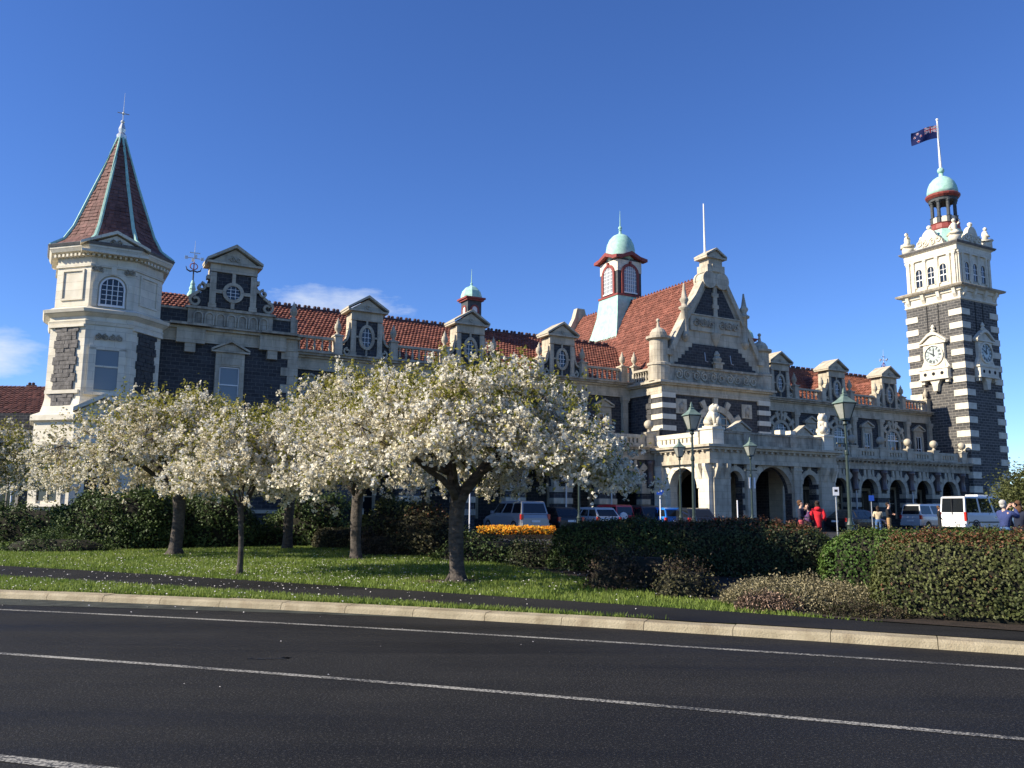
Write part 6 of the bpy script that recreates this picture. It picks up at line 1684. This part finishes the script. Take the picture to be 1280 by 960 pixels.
def heather(x, y, sx, sy, sz, label, mats, seed, n):
    rg = np.random.default_rng(seed)
    t = root('heather', at(x, y), RD, label, 'ground shrub', 'low shrubs at the foot of the hedges')
    X, Y = rg.uniform(-1, 1, n), rg.uniform(-1, 1, n)
    k = X * X + Y * Y < 1; X, Y = X[k], Y[k]
    Z = sz * np.maximum(0.02, 1 - X * X - Y * Y) ** 0.35 * (0.80 + 0.22 * np.sin(X * 8 + seed) * np.sin(Y * 6) + 0.14 * rg.normal(size=len(X)))
    B = np.stack([X * sx, Y * sy, Z], 1)
    S = np.concatenate([B + rg.normal(size=B.shape) * 0.018 - np.array([0, 0, h]) for h in (0.0, 0.03, 0.06)])
    mi = rg.choice(len(mats), len(S), p=[0.6, 0.4][:len(mats)])
    quads('sprays', S, None, 0.036, [M[m_] for m_ in mats], rg, t, 1, 0.2, 0.45, mi, 'stuff')
    c = MB(); c.ball((0, 0, 0), 1, 12, 6, sq=(sx * 0.93, sy * 0.93, sz * 0.7)); c.build('twig_core', M['hcore'], t, True)
    return t
heather(4.5, 13.45, 1.2, 0.95, 0.42, 'cream flowering heather between the path and the shaded hedge', ['cream', 'leaf_o'], 51, 8000)
heather(5.25, 12.75, 0.55, 0.40, 0.32, 'cream and brown heather touching the largest hedge', ['leaf_o', 'cream'], 52, 3000)
heather(3.85, 12.85, 0.5, 0.3, 0.26, 'dull brown heather patch at the path edge', ['twig', 'pinkish'], 53, 2400)
heather(5.0, 12.15, 0.6, 0.22, 0.2, 'olive heather strip lowest on the path edge before the hedge', ['leaf_o', 'twig'], 54, 2200)
# flower bed by the parked four wheel drive
rg = np.random.default_rng(61)
fb = root('flower_bed', (0.25, 40.5, G), 0, 'raised bed of orange and yellow flowers before the silver four wheel drive', 'flower bed')
c = MB(); c.ext([(-1.9, 0), (1.9, 0), (1.8, 0.18), (-1.8, 0.18)], 'y', -1.6, 1.6); c.build('bed_soil', M['soil'], fb)
n = 9000
P = np.stack([rg.uniform(-1.8, 1.8, n), rg.uniform(-1.6, 1.6, n), rg.uniform(0.2, 0.52, n)], 1)
P[:, 2] += 0.06 * np.sin(P[:, 0] * 2.3) * np.sin(P[:, 1] * 3)
quads('bed_leaves', P[:4500] - [0, 0, 0.08], None, 0.09, M['leaf_h'], rg, fb, 1, 0.2, 0.6, None, 'stuff')
quads('flowers', P[4500:], np.tile([0, -0.3, 1.0], (n - 4500, 1)), 0.10, [M['orange'], M['yellow']], rg, fb, 0.7, 0.25, 0.9, (rg.uniform(size=n - 4500) < 0.35).astype(np.int32), 'stuff')
# dark evergreen beside the tower
def bushtree(loc, rx, rz, label, n, leaf, seed, trunk=1.0, size=0.16):
    rg = np.random.default_rng(seed); t = root('evergreen_tree', loc, 0, label, 'tree')
    MB().tube([(0, 0, -0.1), (0.05, 0, trunk), (0, 0, trunk + rz)], [0.16, 0.13, 0.04], 8).build('trunk', M['bark'], t)
    P = []
    for k in range(26):
        c = rg.normal(size=3); c /= np.linalg.norm(c); c = c * np.array([rx, rx, rz]) * rg.uniform(0.45, 0.8)
        P.append(rg.normal(size=(n // 26, 3)) * 0.24 * rx * np.array([1, 1, 0.8]) + c + np.array([0, 0, trunk + rz * 0.8]))
    P = np.concatenate(P); P = P[P[:, 2] > 0.1]
    quads('crown', P, None, size, M[leaf], rg, t, 1, 0.2, 0.6, None, 'stuff')
    return t
bushtree((33.0, 53.0, G), 2.6, 1.7, 'dark green round tree at the foot of the clock tower', 9000, 'leaf_h', 71, 0.9)
bushtree((41.0, 58.0, G), 2.2, 1.6, 'dark green tree at the right picture edge behind the photographer', 7000, 'leaf_d', 72, 0.9)
# ================================================================== STREET FURNITURE
def street_lamp(loc, label, s=1.0, rz=0.3):
    t = root('street_lamp', loc, rz, label, 'street lamp', 'old green lamp posts')
    m = MB(); m.lathe([(0.15, 0), (0.15, 0.25), (0.11, 0.32), (0.10, 0.9), (0.12, 0.95), (0.08, 1.05), (0.06, 1.15), (0.05, 3.0), (0.07, 3.04), (0.07, 3.12), (0.042, 3.2), (0.034, 3.9), (0.08, 3.95), (0.06, 4.02), (0.11, 4.08)], n=10)
    m.tube([(-0.32, 0, 3.35), (0.32, 0, 3.35)], 0.018, 6)
    for sg in (-1, 1): m.ball((sg * 0.33, 0, 3.35), 0.032, 6, 4)
    m.build('post', M['lampgreen'], t)
    g = MB(); g.lathe([(0.145, 4.10), (0.31, 4.56)], n=4, a0=R(45)); lt = g.build('lantern', M['lampglass'], t)
    f = MB()
    for k in range(4):
        a = R(45 + 90 * k); f.tube([(0.15 * math.cos(a), 0.15 * math.sin(a), 4.09), (0.32 * math.cos(a), 0.32 * math.sin(a), 4.57)], 0.016, 4)
        a2 = a + R(90); f.tube([(0.325 * math.cos(a), 0.325 * math.sin(a), 4.57), (0.325 * math.cos(a2), 0.325 * math.sin(a2), 4.57)], 0.02, 4)
    f.lathe([(0.17, 4.06), (0.16, 4.11)], n=4, a0=R(45))
    f.build('lantern_frame', M['lampgreen'], lt)
    r = MB(); r.lathe([(0.36, 4.575), (0.35, 4.60), (0.22, 4.68), (0.13, 4.76), (0.09, 4.80), (0.10, 4.84), (0.04, 4.87), (0.055, 4.91), (0.012, 5.05)], n=4, a0=R(45)); r.build('lantern_roof', M['lampverd'], t)
    return t
street_lamp((10.05, 25.2, G), 'green lamp post nearest the camera, standing right of the people in red')
street_lamp((6.2, 28.8, G), 'tall green lamp post in front of the sunlit left end of the porch')
l3 = street_lamp((12.1, 42.6, G), 'green lamp post with two white boards before the middle porch arch')
for x in (-0.11, 0.16): MB().box(x - 0.045, x + 0.045, -0.05, -0.03, 2.45, 3.0).build('white_board', M['signwhite'], l3)
street_lamp((8.75, 43.8, G), 'small distant green lamp post against the sunlit porch end')
street_lamp((3.2, 40.0, G), 'green lamp post with its lantern hidden in the largest blossom crown')
def sign(loc, h, label, plate='signwhite', w=0.38, ph=0.5, post='signwhite', mark=None, rz=0.0, name='road_sign', cat='sign'):
    t = root(name, loc, rz, label, cat)
    MB().tube([(0, 0, 0), (0, 0, h)], 0.035, 8).build('post', M[post], t)
    if plate:
        p = MB().box(-w / 2, w / 2, -0.06, -0.038, h - ph, h).build('sign_plate', M[plate], t)
        if mark:
            b = MB()
            for (x0, x1, z0, z1) in mark: b.box(x0, x1, -0.064, -0.061, h - ph + z0, h - ph + z1)
            b.build('sign_marking', M['signwhite' if plate == 'blue' else 'black'], p)
    return t
sign((8.35, 47.5, G), 2.55, 'white post with a blue sign before the porch pier', 'blue', 0.40, 0.36, mark=[(-0.11, -0.06, 0.12, 0.34), (0.03, 0.09, 0.16, 0.34)])
sign((16.4, 42.8, G), 2.55, 'small white notice on a thin post right of the red coat', 'signwhite', 0.30, 0.42, 'galv', [(-0.08, 0.08, 0.18, 0.30)])
sign((24.0, 56.5, G), 2.4, 'dark blue sign on a post before the right arcade', 'blue', 0.34, 0.36, 'galv')
sign((-2.1, 43.0, G), 2.35, 'thin white post left of the silver four wheel drive', None)
sign((-19.75, 33.5, G), 2.3, 'white post with small plate at far left under the tree', 'signwhite', 0.2, 0.3)
sign((12.4, 46.5, G), 1.9, 'short white pole before the small porch arch', None, name='white_pole', cat='pole')
# ================================================================== VEHICLES
def car(name, loc, head, L, W, H, pnt, label, cat, g, belt=0.95, wheel=0.33, tail=None, kind='hatch', spare=False, glass_rows=2, roofbox=False):
    """g: greenhouse (rear base x, rear roof x, front roof x, windscreen base x) measured from the middle; +x is forward"""
    t = root(name, loc, head, label, cat, 'vehicles parked before the station')
    hl = L / 2
    nose = belt - (0.10 if kind != 'van' else 0.0)
    st = [(-hl, 0.42, belt * 0.78, 0.88), (-hl + 0.06, 0.30, belt * 0.96, 0.97), (-hl + 0.35, 0.27, belt, 1.0), (0, 0.25, belt, 1.0), (g[3], 0.25, belt - 0.02, 1.0), (hl - 0.35, 0.27, nose - 0.10, 0.97), (hl - 0.10, 0.30, nose - 0.22, 0.92), (hl, 0.40, nose - 0.38, 0.82)]
    m = MB(); vs, fs = [], []
    for (x, zb, zt, k) in st:
        w = W / 2 * k
        for (yy, zz_) in ((0.90, zb), (0.985, zb + 0.10), (1.0, zb + (zt - zb) * 0.55), (0.975, zb + (zt - zb) * 0.86), (0.92, zt)): vs.append((x, -w * yy, zz_))
        for (yy, zz_) in reversed(((0.90, zb), (0.985, zb + 0.10), (1.0, zb + (zt - zb) * 0.55), (0.975, zb + (zt - zb) * 0.86), (0.92, zt))): vs.append((x, w * yy, zz_))
    n = 10
    for i in range(len(st) - 1):
        for k in range(n): fs.append((i * n + k, i * n + (k + 1) % n, (i + 1) * n + (k + 1) % n, (i + 1) * n + k))
    fs.append(tuple(range(n - 1, -1, -1))); fs.append(tuple((len(st) - 1) * n + k for k in range(n)))
    m._add(vs, fs)
    rb, rr_, fr, wb = g
    wl, wu = W / 2 * 0.92, W / 2 * (0.78 if kind != 'van' else 0.86)
    z0, z1 = belt - 0.02, H
    A = [(rb, wl, z0), (rr_, wu, z1 - 0.05), (rr_ + 0.18, wu * 0.97, z1), ((rr_ + fr) / 2, wu * 0.97, z1 + 0.02), (fr - 0.1, wu * 0.97, z1 - 0.01), (fr, wu, z1 - 0.05), (wb, wl, z0)]
    vs = [(x, -y, z) for x, y, z in A] + [(x, y, z) for x, y, z in A]; q = len(A)
    fs = [tuple(range(q)), tuple(range(2 * q - 1, q - 1, -1))] + [(i, i + q, (i + 1) % q + q, (i + 1) % q) for i in range(q)]
    m._add(vs, fs)
    body = m.build('body', M[pnt], t)
    # glass: side panes, rear and front screens, each a pane of its own just proud of the body
    def pane(P4, push):
        a, b, c, d = [Vector(p) for p in P4]; nn = Vector(push)
        w = MB(); w._add([tuple(p + nn * 0.012) for p in (a, b, c, d)] + [tuple(p - nn * 0.01) for p in (a, b, c, d)], [(0, 1, 2, 3), (7, 6, 5, 4), (0, 4, 5, 1), (1, 5, 6, 2), (2, 6, 7, 3), (3, 7, 4, 0)])
        w.build('window', M['carglass'], t)
    zl, zh = z0 + 0.06, z1 - 0.13
    def sidept(x, z, sg):
        k = (z - z0) / (z1 - 0.05 - z0); return (x, sg * (wl + (wu - wl) * k), z)
    kl, kh = (zl - z0) / (z1 - 0.05 - z0), (zh - z0) / (z1 - 0.05 - z0)
    bx = lambda k: rb + (rr_ - rb) * k
    fx = lambda k: wb + (fr - wb) * k
    for sg in (-1, 1):
        for i in range(glass_rows + 1):
            n_ = glass_rows + 1
            a0, a1 = i / n_ + 0.03, (i + 1) / n_ - 0.02
            lo = [bx(kl) + (fx(kl) - bx(kl)) * a for a in (a0, a1)]; hi = [bx(kh) + (fx(kh) - bx(kh)) * a for a in (a0, a1)]
            pane([sidept(lo[0], zl, sg), sidept(lo[1], zl, sg), sidept(hi[1], zh, sg), sidept(hi[0], zh, sg)], (0, sg, 0.1))
    yy = lambda k: (wl + (wu - wl) * k) * 0.88
    pane([(bx(kl), -yy(kl), zl), (bx(kl), yy(kl), zl), (bx(kh), yy(kh), zh), (bx(kh), -yy(kh), zh)], (-1, 0, 0.15))
    pane([(fx(kl), -yy(kl), zl), (fx(kl), yy(kl), zl), (fx(kh), yy(kh), zh), (fx(kh), -yy(kh), zh)], (1, 0, 0.3))
    for wx in (-hl + 0.85 if kind != 'van' else -hl + 1.1, hl - 0.82):
        for sg in (-1, 1):
            a = MB(); a.M = Matrix.Translation((wx, sg * (W / 2 - 0.11), wheel)) @ Matrix.Rotation(R(90), 4, 'X')
            a.lathe([(wheel * 0.6, -0.11), (wheel * 0.93, -0.11), (wheel, -0.07), (wheel, 0.07), (wheel * 0.93, 0.11), (wheel * 0.6, 0.11)], n=18)
            wo = a.build('wheel', M['rubber'], t)
            b = MB(); b.M = a.M; b.lathe([(wheel * 0.62, -0.115), (wheel * 0.58, 0.117), (wheel * 0.2, 0.09)], n=12); b.build('rim', M['rim'], wo)
            c = MB(); c.M = Matrix.Translation((wx, sg * (W / 2 - 0.02), wheel + 0.02)) @ Matrix.Rotation(R(90), 4, 'X')
            for k in range(10): c.M = c.M; arc0, arc1 = math.pi * k / 10, math.pi * (k + 1) / 10; r0, r1 = wheel * 1.08, wheel * 1.25; c._add([(r0 * math.cos(arc0), r0 * math.sin(arc0), 0.035), (r1 * math.cos(arc0), r1 * math.sin(arc0), 0.035), (r1 * math.cos(arc1), r1 * math.sin(arc1), 0.035), (r0 * math.cos(arc1), r0 * math.sin(arc1), 0.035), (r0 * math.cos(arc0), r0 * math.sin(arc0), -0.035), (r1 * math.cos(arc0), r1 * math.sin(arc0), -0.035), (r1 * math.cos(arc1), r1 * math.sin(arc1), -0.035), (r0 * math.cos(arc1), r0 * math.sin(arc1), -0.035)], [(0, 1, 2, 3), (7, 6, 5, 4), (1, 5, 6, 2), (3, 7, 4, 0)])
            c.build('wheel_arch', M['plastic'] if kind == 'van' else M[pnt], t)
    for sg in (-1, 1):
        tz = (belt * 0.72, belt * 0.98) if kind != 'van' else (0.75, 1.35)
        MB().box(-hl - 0.012, -hl + 0.14, sg * W / 2 * 0.93 - 0.09, sg * W / 2 * 0.93 + 0.07 * (1 if sg > 0 else 1), *tz).build('tail_light', M['taillight'], t)
        MB().box(hl - 0.2, hl + 0.0, sg * W / 2 * 0.72 - 0.13, sg * W / 2 * 0.72 + 0.13, nose - 0.42, nose - 0.25).build('headlight', M['lampglass'], t)
        mm = MB(); mm.box(g[3] - 0.42, g[3] - 0.27, sg * (W / 2 + 0.07) - 0.09, sg * (W / 2 + 0.07) + 0.09, belt + 0.0, belt + 0.16); mm.build('mirror', M[pnt], t)
        for dx in ((0.45, -0.55) if kind != 'van' else (0.9,)): MB().box(dx - 0.09, dx + 0.09, sg * (W / 2 + 0.0) - 0.012, sg * (W / 2 + 0.0) + 0.012, belt - 0.16, belt - 0.125).build('door_handle', M[pnt], t)
    b = MB(); b.box(-hl - 0.06, -hl + 0.2, -W / 2 * 0.93, W / 2 * 0.93, 0.34, 0.58); b.build('bumper', M[pnt] if kind != 'van' else M['p_white'], t)
    MB().box(-hl - 0.07, -hl - 0.055 + 0.03, -0.26, 0.26, 0.62, 0.74).build('number_plate', M['plate'], t)
    if kind == 'van':
        MB().box(-hl + 0.3, hl - 1.2, -W / 2 - 0.008, W / 2 + 0.008, 0.62, 0.70).build('rubbing_strip', M['plastic'], t)
        MB().box(-hl - 0.01, -hl + 0.1, -0.008, 0.008, 0.6, H - 0.15).build('door_gap', M['plastic'], t)
    if roofbox: MB().box(fr - 1.9, fr - 0.7, -0.45, 0.45, H + 0.02, H + 0.14).build('roof_unit', M['p_white'], t)
    if spare:
        a = MB(); a.M = Matrix.Translation((-hl - 0.1, 0.2, 0.90)) @ Matrix.Rotation(R(90), 4, 'Y'); a.lathe([(0.2, -0.1), (0.28, -0.09), (0.30, 0), (0.28, 0.09), (0.2, 0.1)], n=16); a.build('spare_wheel', M['plate'], t)
    return t
HN, HD = TH + math.pi / 2, TH
def parked(s, t): return LW(s, t, 0)
car('four_wheel_drive', parked(-3.75, -7.1), HN, 4.7, 1.85, 1.78, 'p_silver', 'silver four wheel drive parked nose in behind the orange flowers', 'car', (-2.28, -2.08, 0.35, 1.2), 1.08, 0.37, kind='suv')
car('parked_car', parked(-0.9, -6.6), HN, 4.2, 1.75, 1.45, 'p_black', 'black car in shade right of the silver four wheel drive', 'car', (-2.0, -1.5, 0.2, 1.0), 0.92)
car('parked_car', parked(1.6, -6.9), HN, 4.2, 1.72, 1.47, 'p_pale', 'pale grey hatchback just right of the half hidden lamp post', 'car', (-2.02, -1.55, 0.2, 1.0), 0.92)
car('parked_car', parked(3.5, -6.2), HN, 3.5, 1.5, 1.64, 'p_red', 'small boxy red car with a white spare wheel on its back', 'car', (-1.8, -1.65, 0.3, 0.85), 0.98, 0.33, spare=True)
car('parked_car', parked(5.15, -6.7), HN, 4.3, 1.75, 1.6, 'p_dark', 'dark car parked between the red and the blue cars', 'car', (-2.05, -1.6, 0.2, 1.0), 0.92)
car('parked_car', parked(6.2, -7.6), HN, 3.9, 1.70, 1.48, 'p_blue', 'bright blue hatchback by the sunlit porch end', 'car', (-1.9, -1.65, 0.25, 0.95), 0.92)
car('parked_car', parked(6.9, -9.9), HN - 0.35, 4.3, 1.75, 1.47, 'p_dark', 'dark blue hatchback right of the bright blue car', 'car', (-2.05, -1.45, 0.2, 1.0), 0.92)
car('parked_car', parked(20.9, -10.8), HD, 4.3, 1.75, 1.45, 'p_black', 'black car in shade at the right corner of the porch', 'car', (-2.0, -1.2, 0.2, 1.0), 0.92)
car('parked_car', parked(23.0, -9.4), HD, 4.4, 1.75, 1.40, 'p_maroon', 'maroon car parked behind the nearest lamp post', 'car', (-1.9, -1.2, 0.2, 1.0), 0.90)
car('people_carrier', parked(31.2, -9.2), HD, 4.8, 1.75, 1.90, 'p_pale', 'silver people carrier parked left of the tall white van', 'van', (-2.33, -2.2, 1.1, 2.0), 1.12, 0.34, kind='suv')
car('white_van', parked(30.4, -13.4), HD, 5.9, 2.0, 2.42, 'p_white', 'tall white passenger van with rear window seen from behind', 'van', (-2.9, -2.78, 1.3, 2.1), 1.28, 0.36, kind='van', roofbox=True)
# ================================================================== PEOPLE
M['skin'] = pm('skin', (0.52, 0.31, 0.22), (0.58, 0.36, 0.26), 9, 0.55)
def cloth(n, c): return pm(n, c, tuple(x * 1.25 for x in c), 9, 0.9, 0.5, 25)
for nm, c in (('c_navy', (0.018, 0.022, 0.04)), ('c_red', (0.55, 0.02, 0.03)), ('c_pinkred', (0.36, 0.06, 0.07)), ('c_black', (0.014, 0.014, 0.016)), ('c_beige', (0.55, 0.44, 0.28)), ('c_jeans', (0.06, 0.12, 0.24)),
              ('c_tan', (0.33, 0.20, 0.09)), ('c_blue', (0.035, 0.05, 0.14)), ('c_purple', (0.10, 0.05, 0.13)), ('h_dark', (0.03, 0.018, 0.012)), ('h_grey', (0.42, 0.40, 0.36)), ('h_brown', (0.10, 0.05, 0.025)), ('c_white', (0.7, 0.7, 0.68))): M[nm] = cloth(nm, c)
def skinmesh(name, V, E, Rr, mat, parent, sub=1):
    me = bpy.data.meshes.new(name); me.from_pydata(V, E, []); me.update()
    o = bpy.data.objects.new(name, me); COL.objects.link(o)
    sk = o.modifiers.new('skin', 'SKIN'); sk.use_smooth_shade = True; sk.branch_smoothing = 0.6
    for i, r in enumerate(Rr): me.skin_vertices[0].data[i].radius = r if isinstance(r, tuple) else (r, r)
    me.skin_vertices[0].data[0].use_root = True
    ss = o.modifiers.new('sub', 'SUBSURF'); ss.levels = sub; ss.render_levels = sub
    dg = bpy.context.evaluated_depsgraph_get(); dg.update()
    m2 = bpy.data.meshes.new_from_object(o.evaluated_get(dg)); m2.materials.clear(); m2.materials.append(M[mat])
    bpy.data.objects.remove(o); m2.name = name
    return link(name, m2, parent)
def person(loc, face, label, jacket, trousers, hair, hgt=1.70, arms='down', long_hair=False, coat=0.0, hood=None, turn=0.0, camera=False, holds=None):
    """figure facing local -y; face is the turn of that direction about z"""
    t = root('person', loc, face, label, 'person')
    k = hgt / 1.70
    S_ = lambda p: (p[0] * k, p[1] * k, p[2] * k)
    V, E, Rd = [], [], []
    def add(p, r, par=None):
        V.append(S_(p)); Rd.append((r[0] * k, r[1] * k) if isinstance(r, tuple) else r * k)
        if par is not None: E.append((par, len(V) - 1))
        return len(V) - 1
    pel = add((0, 0, 0.93), (0.105, 0.075)); wa = add((0, 0, 1.08), (0.10, 0.07), pel); ch = add((0, 0.01, 1.28), (0.12, 0.08), wa); nb = add((0, 0.01, 1.40), (0.085, 0.07), ch)
    nk = add((0, -0.005, 1.47), 0.05, nb); hb = add((0, -0.025, 1.545), (0.068, 0.078), nk); hm = add((0, -0.02, 1.62), (0.074, 0.09), hb); ht = add((0, -0.01, 1.685), (0.05, 0.06), hm)
    add((0, -0.115, 1.585), 0.014, hb)                                    # nose
    for sg in (-1, 1): add((sg * 0.082, 0.0, 1.60), 0.016, hm)                # ears
    poses = {
        'down': [((0.19, 0.01, 1.38), (0.235, 0.02, 1.12), (0.225, -0.07, 0.90))] * 2,
        'pocket': [((0.19, 0.01, 1.38), (0.26, 0.06, 1.12), (0.17, -0.08, 0.98))] * 2,
        'fold': [((0.19, 0.01, 1.38), (0.23, -0.04, 1.12), (0.05, -0.20, 1.14))] * 2,
        'face': [((0.19, 0.0, 1.38), (0.22, -0.10, 1.14), (0.09, -0.20, 1.42)), ((0.19, 0.01, 1.38), (0.23, -0.02, 1.12), (0.1, -0.18, 1.08))],
        'camera': [((0.19, -0.02, 1.38), (0.25, -0.20, 1.22), (0.10, -0.30, 1.50)), ((0.19, -0.02, 1.38), (0.25, -0.22, 1.24), (0.10, -0.31, 1.50))]}
    hands = []
    arm_pts = []
    for i, sg in enumerate((1, -1)):
        sh, el, wr = [(p[0] * sg, p[1], p[2]) for p in poses[arms][i]]
        a = add(sh, 0.045, ch); b = add(el, 0.033, a); c = add(wr, 0.027, b)
        arm_pts.append((sh, el, wr))
        d = (Vector(wr) - Vector(el)).normalized()
        side = d.cross(Vector((0, -1, 0.2))).normalized()
        pc = Vector(wr) + d * 0.055; pb = add(tuple(pc), (0.038, 0.020), c)
        curl = Vector((-0.35 * sg, -0.5, -0.1 if arms != 'camera' else 0.2))
        for fi, off in enumerate((-0.030, -0.010, 0.010, 0.029)):
            L = (0.066, 0.076, 0.072, 0.056)[fi]
            q = pc + d * 0.035 + side * off; f1 = q + (d + curl * 0.3).normalized() * L * 0.55; f2 = f1 + (d + curl).normalized() * L * 0.55
            a1 = add(tuple(q), 0.0095, pb); a2 = add(tuple(f1), 0.009, a1); add(tuple(f2), 0.007, a2)
        th = Vector(wr) + d * 0.03 - side * 0.035 * 1; a1 = add(tuple(th), 0.011, pb); add(tuple(th + (d * 0.6 - side * 0.6 + curl * 0.4).normalized() * 0.05), 0.0085, a1)
    legs = []
    for sg in (-1, 1):
        h = add((sg * 0.095, 0, 0.86), 0.065, pel); kn = add((sg * 0.105, -0.01 + 0.02 * sg, 0.49), 0.045, h); an = add((sg * 0.11, 0.03 + 0.03 * sg, 0.09), 0.037, kn); add((sg * 0.125, -0.10 + 0.03 * sg, 0.035), 0.032, an)
        legs.append((V[h], V[kn], V[an]))
    skinmesh('body', V, E, Rd, 'skin', t, 1)
    inv = lambda p: tuple(x / k for x in p)
    # jacket over trunk and arms, trousers over hips and legs
    V2 = [(0, 0, 0.88), (0, 0, 1.08), (0, 0.01, 1.28), (0, 0.01, 1.405)]; R2 = [(0.165, 0.125), (0.155, 0.12), (0.178, 0.132), (0.10, 0.085)]; E2 = [(0, 1), (1, 2), (2, 3)]
    if coat: V2.append((0, 0, 0.88 - coat)); R2.append((0.18, 0.135)); E2.append((0, 4))
    for (sh, el, wr) in arm_pts:
        i = len(V2); V2 += [sh, el, tuple(Vector(el).lerp(Vector(wr), 0.9))]; R2 += [0.088, 0.070, 0.050]; E2 += [(2, i), (i, i + 1), (i + 1, i + 2)]
    skinmesh('jacket', [S_(p) for p in V2], E2, [(r[0] * k, r[1] * k) if isinstance(r, tuple) else r * k for r in R2], jacket, t, 1)
    V3 = [(0, 0, 0.94), (0, 0, 1.06)]; R3 = [(0.15, 0.115), (0.14, 0.105)]; E3 = [(0, 1)]
    for (h, kn, an) in legs:
        i = len(V3); V3 += [inv(h), inv(kn), inv(an)]; R3 += [0.10, 0.075, 0.06]; E3 += [(0, i), (i, i + 1), (i + 1, i + 2)]
    skinmesh('trousers', [S_(p) for p in V3], E3, [(r[0] * k, r[1] * k) if isinstance(r, tuple) else r * k for r in R3], trousers, t, 1)
    h = MB(); h.ball((0, 0.035 * k, 1.645 * k), 0.097 * k, 12, 8, sq=(0.92, 1.0, 0.9)); h.ball((0, 0.045 * k, 1.575 * k), 0.082 * k, 10, 6, sq=(0.95, 0.75, 1.0))
    if long_hair: h.ball((0, 0.06 * k, 1.48 * k), 0.10 * k, 10, 6, sq=(1.0, 0.6, 1.25))
    hr = h.build('hair', M[hair], t, True)
    for v in hr.data.vertices: v.co += Vector((math.sin(v.co.z * 90) * 0.004, math.sin(v.co.x * 110) * 0.004, 0.0))
    for sg in (-1, 1):
        s = MB(); s.ball((legs[0 if sg < 0 else 1][2][0] * 1.05, legs[0 if sg < 0 else 1][2][1] - 0.06, 0.045 * k), 0.1, 10, 6, sq=(0.5, 1.35, 0.5)); s.build('shoe', M['c_black'], t, True)
    if hood: m = MB(); m.ball((0, 0.09 * k, 1.42 * k), 0.115 * k, 10, 6, sq=(1.1, 0.7, 0.7)); m.build('hood', M[hood], t, True)
    return t
person((11.25, 33.0, G), R(60), 'man in navy jacket and dull red trousers left of the red coat', 'c_navy', 'c_pinkred', 'h_brown', 1.74, 'face')
person((11.75, 33.7, G), R(-50), 'woman in black and purple standing between the man and the red coat', 'c_purple', 'c_black', 'h_dark', 1.62, 'face', True)
person((11.9, 33.0, G), R(165), 'person in a long bright red coat with dark hair', 'c_red', 'c_black', 'h_dark', 1.72, 'pocket', True, coat=0.2, hood='c_red')
person((19.6, 45.4, G), R(170), 'person in cream jacket and blue jeans seen from behind', 'c_beige', 'c_jeans', 'h_dark', 1.62, 'fold', True)
person((19.55, 44.0, G), R(50), 'man in black jacket and tan trousers before the people carrier', 'c_black', 'c_tan', 'h_dark', 1.78, 'fold')
person((26.0, 51.6, G), R(70), 'person in dark clothes standing at the back corner of the white van', 'c_black', 'c_black', 'h_brown', 1.70, 'pocket')
ph = person((13.35, 23.0, G), R(115), 'grey haired person in blue jacket taking a photograph at the right edge', 'c_blue', 'c_jeans', 'h_grey', 1.66, 'camera', False)
c = MB(); c.box(-0.075, 0.075, -0.06, 0.0, -0.05, 0.05); c.M = Matrix.Rotation(R(90), 4, 'X'); c.lathe([(0.04, 0.05), (0.045, 0.13), (0.045, 0.16)], (0, 0, 0), 12); c.M = None; c.box(-0.03, 0.03, -0.05, -0.01, 0.05, 0.075)
Mw = Matrix.Translation((13.35, 23.0, G)) @ Matrix.Rotation(R(115), 4, 'Z') @ Matrix.Translation((0, -0.36, 1.55))
cm_ = c.build('camera', M['rubber'], None); cm_.matrix_world = Mw; tag(cm_, 'black camera held to the eye by the grey haired person', 'camera')
person((14.35, 24.0, G), R(140), 'person in dark blue coat cut off by the right picture edge', 'c_navy', 'c_black', 'h_brown', 1.66, 'pocket', True)
# ================================================================== beyond the tower
cr_ = root('lattice_gantry', (98, 150, G), R(20), 'red lattice steel gantry far beyond the tower at the right edge', 'gantry')
m = MB()
for (x, y) in ((0, 0), (1.6, 0), (1.6, 1.6), (0, 1.6)): m.tube([(x, y, 0), (x, y, 12)], 0.09, 4)
m.build('mast', M['redsteel'], cr_)
m = MB()
for i in range(8):
    z = i * 1.5
    for (a, b) in (((0, 0), (1.6, 0)), ((1.6, 0), (1.6, 1.6)), ((1.6, 1.6), (0, 1.6)), ((0, 1.6), (0, 0))): m.tube([(a[0], a[1], z), (b[0], b[1], z + 1.5)], 0.05, 4)
o = m.build('lattice', M['redsteel'], cr_); o['kind'] = 'stuff'
m = MB()
for z in (4.6, 6.2): m.tube([(-9, 0.8, z), (22, 0.8, z)], 0.1, 4)
for i in range(20): m.tube([(-9 + i * 1.55, 0.8, 4.6 if i % 2 else 6.2), (-9 + (i + 1) * 1.55, 0.8, 6.2 if i % 2 else 4.6)], 0.05, 4)
m.build('jib', M['redsteel'], cr_)
sh = root('shed', (92, 128, G), R(15), 'low shed with an orange red roof far beyond the tower', 'shed')
m = MB(); m.box(-16, 16, 0, 10, 0, 2.6); m.build('wall', M['lime'], sh)
m = MB(); m.ext([(-0.4, 2.6), (5, 4.6), (10.4, 2.6)], 'x', -16.5, 16.5); m.build('roof', M['tile_light'], sh)
